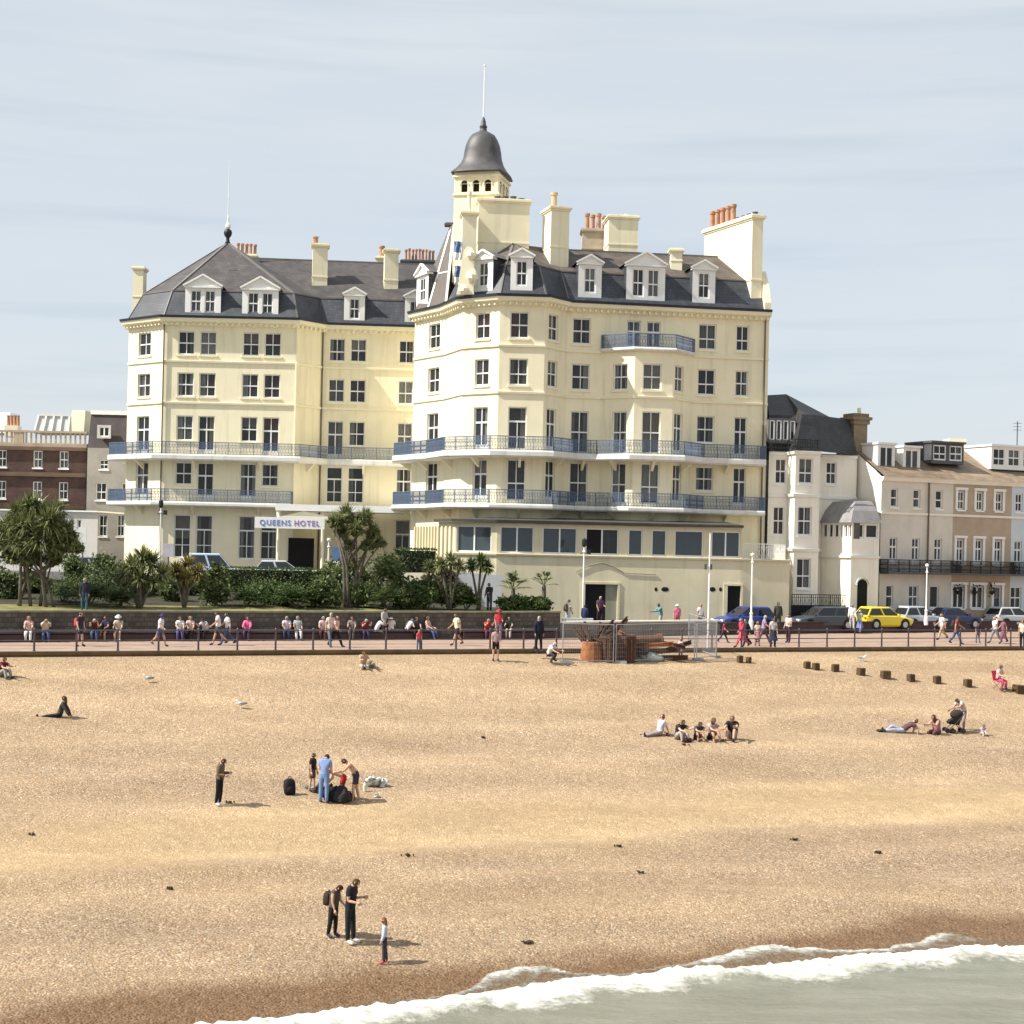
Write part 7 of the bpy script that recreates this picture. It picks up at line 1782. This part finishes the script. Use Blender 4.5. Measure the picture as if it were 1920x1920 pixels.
# beyond the promenade: garden and road
def place(px, Y, rel): a, _ = ray(px, 1150); return Vector((a * Y, Y, HC + rel))
for loc, h, pose, hd, top, bot, hair, lab, kw in (
    (Vector((*place(158, 82.2, 0)[:2], garden_z(158, 82.2))), 1.70, 'stand', 10, (.03, .03, .04), (.06, .12, .15), GRH, 'white haired person in black top standing on the lawn behind the wall', dict(sleeves=2)),
    (Vector((*place(917, 94.5, 0)[:2], garden_z(917, 94.5))), 1.72, 'stand2', -30, (.05, .045, .06), (.04, .04, .05), BRN, 'person in dark coat standing by the pale ramp wall', dict(sleeves=2)),
    (place(1065, 98.0, -4.7), 1.72, 'stand2', 130, (.76, .75, .74), (.70, .69, .67), BLD, 'person in white standing behind the grey wall with a brown backpack', dict()),
    (place(1096, 98.6, -4.86), 1.55, 'stand', 160, (.03, .045, .12), (.03, .04, .10), DKB, 'person in navy standing at the foot of the lamp post', dict(sleeves=2)),
    (place(1125, 100.5, -4.6), 1.78, 'stand2', 20, (.10, .05, .09), (.04, .03, .04), GRH, 'person in dark plum top standing in the wide basement doorway', dict()),
    (place(1239, 101.4, -4.86), 1.70, 'push', -70, (.16, .30, .30), (.45, .43, .40), DKB, 'person in teal jacket passing in front of the buff basement wall', dict(sleeves=2)),
    (place(1270, 100.4, -4.86), 1.60, 'stand', 0, (.55, .12, .20), (.45, .10, .18), GRH, 'person in rose red with a wide white hat behind the ironwork', dict(hat=(.62, .66, .60))),
    (place(1313, 101.2, -4.86), 1.66, 'stand', 30, (.70, .68, .70), (.20, .18, .22), BLD, 'person in white shirt behind the right fence panel', dict()),
    (place(1598, 106.6, -4.86), 1.72, 'stand', -20, (.76, .74, .72), (.60, .58, .55), GRH, 'white haired person in white on the road by the yellow car', dict(sleeves=2)),
    (place(1459, 102.5, -4.86), 1.85, 'stand', 10, (.06, .06, .05), (.05, .05, .05), DKB, 'dark figure standing behind the woman in white and navy', dict(sleeves=2))):
    person(loc, h, pose, hd, top, bot, hair, lab, group='people beyond the promenade', skin=prnd.choice((0, 1)), **kw)
# on the shingle
for px, py, h, pose, hd, top, bot, hair, lab, kw in (
    (2, 1268, 1.65, 'ground', 60, (.16, .03, .04), (.30, .32, .30), BRN, 'person in dark red sitting on the shingle at the left edge', dict()),
    (112, 1345, 1.68, 'legsout', -88, (.06, .055, .05), BLK, (.10, .05, .025), 'long haired person in black sitting with legs stretched to the left', dict(female=1, hairlen=.25, sleeves=2)),
    (680, 1252, 1.66, 'cross', 20, (.44, .33, .22), (.50, .42, .34), (.12, .04, .02), 'person in tan top sitting cross legged alone below the promenade', dict(sleeves=1)),
    (929, 1239, 1.62, 'stand', 10, (.40, .26, .28), (.03, .02, .02), BRN, 'person in dusky pink top and black shorts standing on the shingle before the railing', dict(long_=0)),
    (1028, 1243, 1.62, 'crouch', 60, (.72, .71, .70), (.05, .05, .06), GRH, 'person in white shirt crouching at the corner of the wire fence', dict()),
    (1276, 1237, 1.15, 'stand2', -30, (.68, .48, .44), (.40, .25, .36), BLD, 'fair haired child in pale pink in front of the rusty beams', dict(child=.8)),
    (411, 1510, 1.62, 'phone', 78, (.14, .105, .07), (.012, .012, .014), (.045, .022, .012), 'boy in brown jacket, black trousers and white shoes standing alone', dict(sleeves=2, shoes=WHT)),
    (585, 1484, 1.40, 'stand', 70, (.02, .018, .02), (.15, .09, .05), (.06, .03, .015), 'boy in black T-shirt and brown shorts behind the man in blue', dict(long_=0, sleeves=1, child=.3, skin=2)),
    (607, 1505, 1.74, 'down', 165, (.20, .28, .50), (.16, .26, .46), (.05, .02, .012), 'man in blue shirt and blue jeans standing with his back to the sea', dict(sleeves=1)),
    (644, 1498, 1.50, 'bend', -85, None, (.50, .03, .03), (.10, .05, .025), 'bare chested boy in red shorts bending over the bags', dict(long_=0, shoes=None, child=.2, skin=2)),
    (667, 1502, 1.70, 'lift', -75, None, (.05, .035, .06), (.07, .035, .02), 'bare chested boy in black shorts with lime waistband stooping', dict(long_=0, shoes=None, skin=0)),
    (624, 1757, 1.46, 'down', 65, (.10, .085, .075), (.018, .017, .017), (.035, .017, .010), 'dark haired child in black trousers and navy shoes with a backpack', dict(sleeves=0, shoes=(.06, .05, .14), child=.35)),
    (655, 1768, 1.70, 'phone', 70, (.022, .016, .024), (.020, .021, .024), (.065, .038, .020), 'tall boy in black T-shirt, grey belt and white shoes at the waterline', dict(sleeves=1, shoes=(.80, .82, .84))),
    (720, 1806, 1.14, 'stand', -85, (.52, .50, .62), (.05, .045, .055), (.24, .11, .055), 'small girl with long brown hair, lilac jacket and red boots', dict(sleeves=2, child=1, hairlen=.34, female=1, shoes=(.62, .08, .10))),
    (1236, 1378, 1.78, 'legsout', -60, (.60, .54, .62), (.30, .25, .26), BRN, 'child in lilac white top leaning back on one arm, leftmost of the seated five', dict(child=.4)),
    (1272, 1386, 1.84, 'ground2', 30, (.035, .03, .032), (.40, .36, .34), BRN, 'person in black top with grey print, second of the seated five', dict(skin=2)),
    (1306, 1386, 1.72, 'ground2', 20, (.05, .075, .085), (.10, .04, .04), (.07, .045, .012), 'child in dark teal top, middle of the seated five', dict(child=.3, long_=0)),
    (1331, 1386, 1.93, 'ground', 30, (.50, .36, .36), (.05, .03, .035), (.13, .08, .045), 'woman with long brown hair in pink top among the seated five', dict(female=1, hairlen=.25, long_=0)),
    (1374, 1386, 2.14, 'ground', -20, (.020, .017, .022), (.32, .33, .40), (.22, .16, .09), 'large man in black T-shirt, rightmost of the seated five', dict(long_=0)),
    (1692, 1374, 1.91, 'recline', -88, (.12, .06, .07), (.36, .38, .48), BRN, 'person in dark maroon lying back on the shingle', dict()),
    (1757, 1376, 1.89, 'cross', -50, (.38, .20, .20), (.12, .06, .07), (.10, .045, .02), 'woman with brown hair in rose top sitting left of the pushchair', dict(female=1, hairlen=.3, sleeves=0)),
    (1806, 1370, 1.72, 'lift', -60, (.55, .44, .44), (.34, .26, .24), BRN, 'person in pale pink stooping over the black pushchair', dict()),
    (1842, 1378, 0.98, 'ground', 10, (.42, .40, .55), (.62, .52, .50), BRN, 'toddler in lilac sitting alone right of the pushchair', dict(child=1)),
    (1872, 1292, 1.66, 'sit', 30, (.64, .44, .44), (.50, .08, .16), BRN, 'woman in pink top sitting on a red folding chair near the last stumps', dict(female=1))):
    person(on_beach(px, py), h, pose, hd, top, bot, hair, lab, group=G3, **kw)
make_people()

# ------------------------------------------------------------------ bags, birds and small things
def backpack(loc, m, label, s=1.0, rz=0.0, worn=False):
    t = thing('backpack', loc, label, 'backpack', None, rz); ORG[t.name] = Vector((0, 0, 0)); mb = MB()
    mb.lathe((0, 0, 0), [(.10 * s, 0), (.15 * s, .03 * s), (.165 * s, .12 * s), (.155 * s, .30 * s), (.13 * s, .40 * s), (.08 * s, .45 * s)], 16, sq=.6, rz=.785 * 0); mb.v = [Vector((q.x, q.y * .72, q.z)) for q in mb.v]; b = mb.build('bag', m, t, smooth=True, local=True)
    mb = MB(); mb.tube([(-.04 * s, .03, .44 * s), (-.03 * s, .04, .50 * s), (.03 * s, .04, .50 * s), (.04 * s, .03, .44 * s)], .012 * s, 5); mb.build('handle', M_BLACK, t, local=True)
    mb = MB(); mb.ball((0, -.10 * s, .14 * s), .12 * s, .06 * s, .11 * s, 8, 5); mb.build('pocket', m, t, smooth=True, local=True)
    mb = MB()
    for s_ in (-1, 1): mb.tube([(s_ * .09 * s, .08 * s, .42 * s), (s_ * .11 * s, .2 * s, .36 * s), (s_ * .12 * s, .19 * s, .16 * s), (s_ * .11 * s, .08 * s, .06 * s)], .016 * s, 5)
    mb.build('strap', M_BLACK, t, local=True)
def behind(loc, head, d, z): h = R(head); return loc + Vector((-math.sin(h) * d, math.cos(h) * d, z))
BG = lambda h: R(180 + h)
def worn(loc, head, hh, m, label, s=.9): backpack(behind(loc, head, .17, hh * .575), m, label, s, BG(head))
worn(prom(149, 1212), 60, 1.66, cloth((.60, .06, .08)), 'red backpack worn by the person standing at the left bench')
worn(prom(1792, 1208), 75, 1.78, cloth((.05, .04, .05)), 'dark backpack worn by the man in dark red shirt')
worn(on_beach(624, 1757), 65, 1.40, cloth((.05, .028, .022)), 'dark brown backpack worn by the child at the waterline', .8)
worn(place(1065, 98.0, -4.7), 130, 1.72, cloth((.16, .10, .05)), 'brown backpack worn by the person in white behind the grey wall')
backpack(on_beach(543, 1490), cloth((.015, .015, .017)), 'upright black backpack standing alone left of the beach group', 1.25, .4)
def heap(px, py, sz, cols, label, name='bag', flat=.5):
    v = on_beach(px, py); t = thing(name, v, label, name.replace('_', ' '))
    for i, c_ in enumerate(cols):
        mb = MB(); o_ = Vector((prnd.uniform(-.55, .55) * sz, prnd.uniform(-.25, .25) * sz, 0)) if i else Vector((0, 0, 0))
        rx, ry, rz_ = sz * prnd.uniform(.34, .5), sz * prnd.uniform(.28, .4), sz * flat * prnd.uniform(.7, 1.1); sd = Vector((prnd.uniform(0, 50), 0, i * 3.0))
        mb.ball((0, 0, 0), 1, 1, 1, 16, 11); out = []
        for q in mb.v:
            k = 1 + .55 * noise.noise(q * 1.9 + sd) + .30 * noise.noise(q * 4.5 + sd); p = Vector((q.x * rx * k, q.y * ry * k, (q.z * k + .55) * rz_))
            if p.z < -.03: p.z = -.03 - (-.03 - p.z) * .15
            out.append(v + o_ + p)
        mb.v = out; mb.build('fold' if 'towel' in name or 'cloth' in name else 'pouch', cloth(c_), t, smooth=False)
heap(628, 1501, .62, [(.018, .018, .02), (.03, .03, .035), (.6, .6, .6), (.02, .02, .02)], 'largest black bag with white cloth at the feet of the man in blue')
heap(596, 1487, .40, [(.05, .035, .03), (.06, .04, .035)], 'dark brown bag left of the man in blue')
heap(655, 1499, .40, [(.02, .02, .022), (.03, .03, .03)], 'small black bag under the stooping boys')
heap(577, 1478, .32, [(.12, .18, .12), (.35, .38, .32)], 'small green bag behind the boy in black T-shirt', flat=.3)
heap(714, 1474, .62, [(.55, .56, .54), (.07, .07, .075), (.62, .60, .55), (.16, .15, .13)], 'crumpled white and dark towels right of the beach group', 'towel_heap', .35)
heap(706, 1495, .22, [(.08, .09, .06), (.5, .5, .46)], 'little dark bag with a white scrap below the towels')
heap(1292, 1392, .34, [(.06, .025, .02), (.05, .025, .02)], 'dark brown bag in front of the seated five', flat=.4)
heap(1252, 1380, .22, [(.09, .04, .03)], 'small brown bag behind the second of the seated five')
heap(1655, 1372, .34, [(.06, .045, .02), (.05, .04, .02)], 'flat dark bag left of the person lying down', flat=.25)
heap(1712, 1366, .30, [(.66, .63, .48), (.4, .42, .5)], 'pale cream bundle beside the person lying down')
heap(1787, 1375, .36, [(.03, .03, .022), (.04, .035, .025)], 'black bag under the pushchair handle', flat=.4)
heap(698, 1251, .42, [(.42, .42, .32), (.22, .2, .15)], 'pale green bag beside the person sitting alone below the promenade', flat=.6)
heap(1000, 1225, .40, [(.03, .03, .035), (.05, .05, .06)], 'dark bag on the promenade edge beside the man in dark jacket')
v = on_beach(684, 1484); t = thing('water_bottle', v, 'white bottle standing right of the stooping boys', 'bottle'); mb = MB(); mb.lathe(v, [(.06, 0), (.065, .05), (.065, .24), (.03, .31), (.03, .36)], 10); mb.build('bottle_body', cloth((.68, .64, .52)), t); mb = MB(); mb.lathe(v + Vector((0, 0, .36)), [(.034, 0), (.034, .03)], 8); mb.build('cap', M_BLACK, t)
# pushchair
v = on_beach(1789, 1374); t = thing('pushchair', v, 'black pushchair with white lining on the shingle', 'pushchair'); ORG[t.name] = Vector((0, 0, 0)); mb = MB()
for s_ in (-.24, .24):
    mb.tube([(-.38, s_, .12), (.1, s_, .55), (.45, s_, 1.0)], .018, 5); mb.tube([(.35, s_, .12), (.0, s_, .55), (-.25, s_, .6)], .018, 5)
mb.tube([(.45, -.24, 1.0), (.45, .24, 1.0)], .02, 5); mb.build('frame', M_BLACK, t, local=True)
mb = MB(); mb.hexa([Vector(q) for q in ((-.3, -.2, .42), (.18, -.2, .38), (.18, .2, .38), (-.3, .2, .42), (-.32, -.22, .52), (.34, -.22, .95), (.34, .22, .95), (-.32, .22, .52))]); mb.build('seat', cloth((.025, .02, .022)), t, local=True)
mb = MB(); mb.ball((.1, 0, .86), .32, .25, .24, 10, 6); mb.build('hood', cloth((.04, .035, .03)), t, True, local=True)
for x in (-.38, .35):
    for s_ in (-.26, .26): mb = MB(); mb.tube([(x, s_ - .025, .12), (x, s_ + .025, .12)], .12, 12); mb.build('wheel', M_BLACK, t, local=True)
# folding chair
v = on_beach(1872, 1292); t = thing('folding_chair', v, 'red folding chair under the woman in pink', 'chair', None, R(180 + 30)); ORG[t.name] = Vector((0, 0, 0)); rm_ = cloth((.55, .06, .10))
mb = MB(); mb.box((0, .12, .42), .5, .5, .04); mb.build('seat', rm_, t, local=True); mb = MB(); mb.hexa([Vector(q) for q in ((-.25, -.16, .44), (.25, -.16, .44), (.25, -.13, .44), (-.25, -.13, .44), (-.25, -.30, .95), (.25, -.30, .95), (.25, -.27, .95), (-.25, -.27, .95))]); mb.build('backrest', rm_, t, local=True)
for s_ in (-.24, .24):
    for a_, b_ in (((s_, .36, 0), (s_, -.14, .44)), ((s_, -.16, 0), (s_, .36, .44))): mb = MB(); mb.tube([a_, b_], .014, 5); mb.build('leg', M_LEAD, t, local=True)
# gulls
for px, py, hd, lab in ((278, 1280, -70, 'white gull standing on the upper shingle'), (452, 1328, -80, 'grey winged gull on the shingle right of the other gull'), (1617, 1240, 60, 'white gull at the foot of the promenade edge near the stumps')):
    v = on_beach(px, py); t = thing('gull', v, lab, 'gull', 'gulls on the beach', R(180 + hd)); ORG[t.name] = Vector((0, 0, 0)); mb = MB()
    mb.tube([(0, -.24, .20), (0, -.12, .20), (0, .04, .19), (0, .13, .23), (0, .17, .31), (0, .20, .335), (0, .235, .33)], [.012, .055, .085, .06, .042, .042, .02], 8); mb.tube([(0, .23, .33), (0, .285, .318)], [.013, .005], 5)
    for s_ in (-.03, .03): mb.tube([(s_, .0, .13), (s_, .01, 0), (s_, .05, .005)], .008, 4)
    mb.build('body', cloth((.78, .77, .74)), t, True, local=True); mb = MB()
    for s_ in (-1, 1): mb.ball((s_ * .065, -.08, .215), .03, .18, .06, 8, 5)
    mb.build('wing', cloth((.28, .29, .31)), t, True, local=True)
# weed and driftwood
dz = ['dark tuft of seaweed', 'brown scrap of driftwood']
for i, (px, py, s_, where) in enumerate(((765, 1606, .34, 'in the middle of the smooth drift'), (1201, 1638, .30, 'below the smooth drift at the right'), (990, 1770, .34, 'just above the waterline'), (905, 1384, .24, 'in the middle of the upper shingle'), (430, 1506, .26, 'beside the boy in brown jacket'), (60, 1566, .22, 'near the left edge of the shingle'), (1160, 1588, .2, 'right of the smooth drift'), (1648, 1600, .24, 'in the lower right shingle'), (1490, 1576, .22, 'right of centre on the lower shingle'), (320, 1668, .2, 'left of the two boys at the waterline'), (1285, 1398, .3, 'before the seated five'))):
    v = on_beach(px, py); mb = MB(); s_ *= .68
    for k in range(prnd.randint(5, 11)):
        a_ = Vector((prnd.gauss(0, .4) * s_, prnd.gauss(0, .25) * s_, .01)); b_ = a_ + Vector((prnd.uniform(-.6, .6) * s_, prnd.uniform(-.3, .3) * s_, prnd.uniform(.01, .06))); mb.tube([v + a_, v + a_.lerp(b_, .5) + Vector((0, 0, .04)), v + b_], [.02, .03, .012], 5)
    o_ = mb.build('seaweed' if i % 2 == 0 else 'driftwood', mat('weed_brown', (.07, .042, .02), .85, .2, 5)); tag(o_, dz[i % 2] + ' ' + where, 'seaweed' if i % 2 == 0 else 'driftwood', 'tide wrack on the shingle')
# pale table by the grey wall and flags on the turret
v = place(1083, 97.2, -4.86); t = thing('folding_table', v, 'pale grey table with hanging cloth behind the wire fence', 'table'); mb = MB(); mb.box(v + Vector((0, 0, .72)), 1.9, .7, .05); mb.build('tabletop', mat('table_grey', (.5, .53, .53), .6), t)
mb = MB(); fr = Fr((v.x - .95, v.y - .36), (v.x + .95, v.y - .36), v.z)
for i in range(19): mb.quad(fr(i * .1, .1, .03 * (i % 2)), fr(i * .1 + .1, .1, .03 * ((i + 1) % 2)), fr(i * .1 + .1, .72, 0), fr(i * .1, .72, 0))
mb.build('cloth', mat('table_grey', (0, 0, 0)), t)
for s_ in (-.85, .85): mb = MB(); mb.tube([v + Vector((s_, 0, 0)), v + Vector((s_, 0, .72))], .02, 5); mb.build('leg', M_LEAD, t)
for i, (px, py) in enumerate(((858, 470), (859, 516))):
    q = P(px, py, 110.4); t = thing('flag', q, ('upper' if i == 0 else 'lower') + ' blue and white flag hanging beside the scrolled gable stone', 'flag', 'flags beside the turret'); mb = MB()
    for k in range(6):
        for r_ in range(5):
            f_ = lambda a, b: q + Vector((-.26 + a * .52 / 6 + .03 * math.sin(b * 2), .07 * math.sin(a * 1.7 + i + b * .6), .65 - b * 1.3 / 5)); mb.quad(f_(k, r_ + 1), f_(k + 1, r_ + 1), f_(k + 1, r_), f_(k, r_), 0 if r_ < 3 else 1)
    mb.build('cloth', [mat('flag_blue', (.14, .21, .38), .8), M_WHITE], t); mb = MB(); mb.tube([q + Vector((.3, .02, -1.0)), q + Vector((.3, .02, .85))], .03, 5); mb.build('pole', M_WHITE, t)
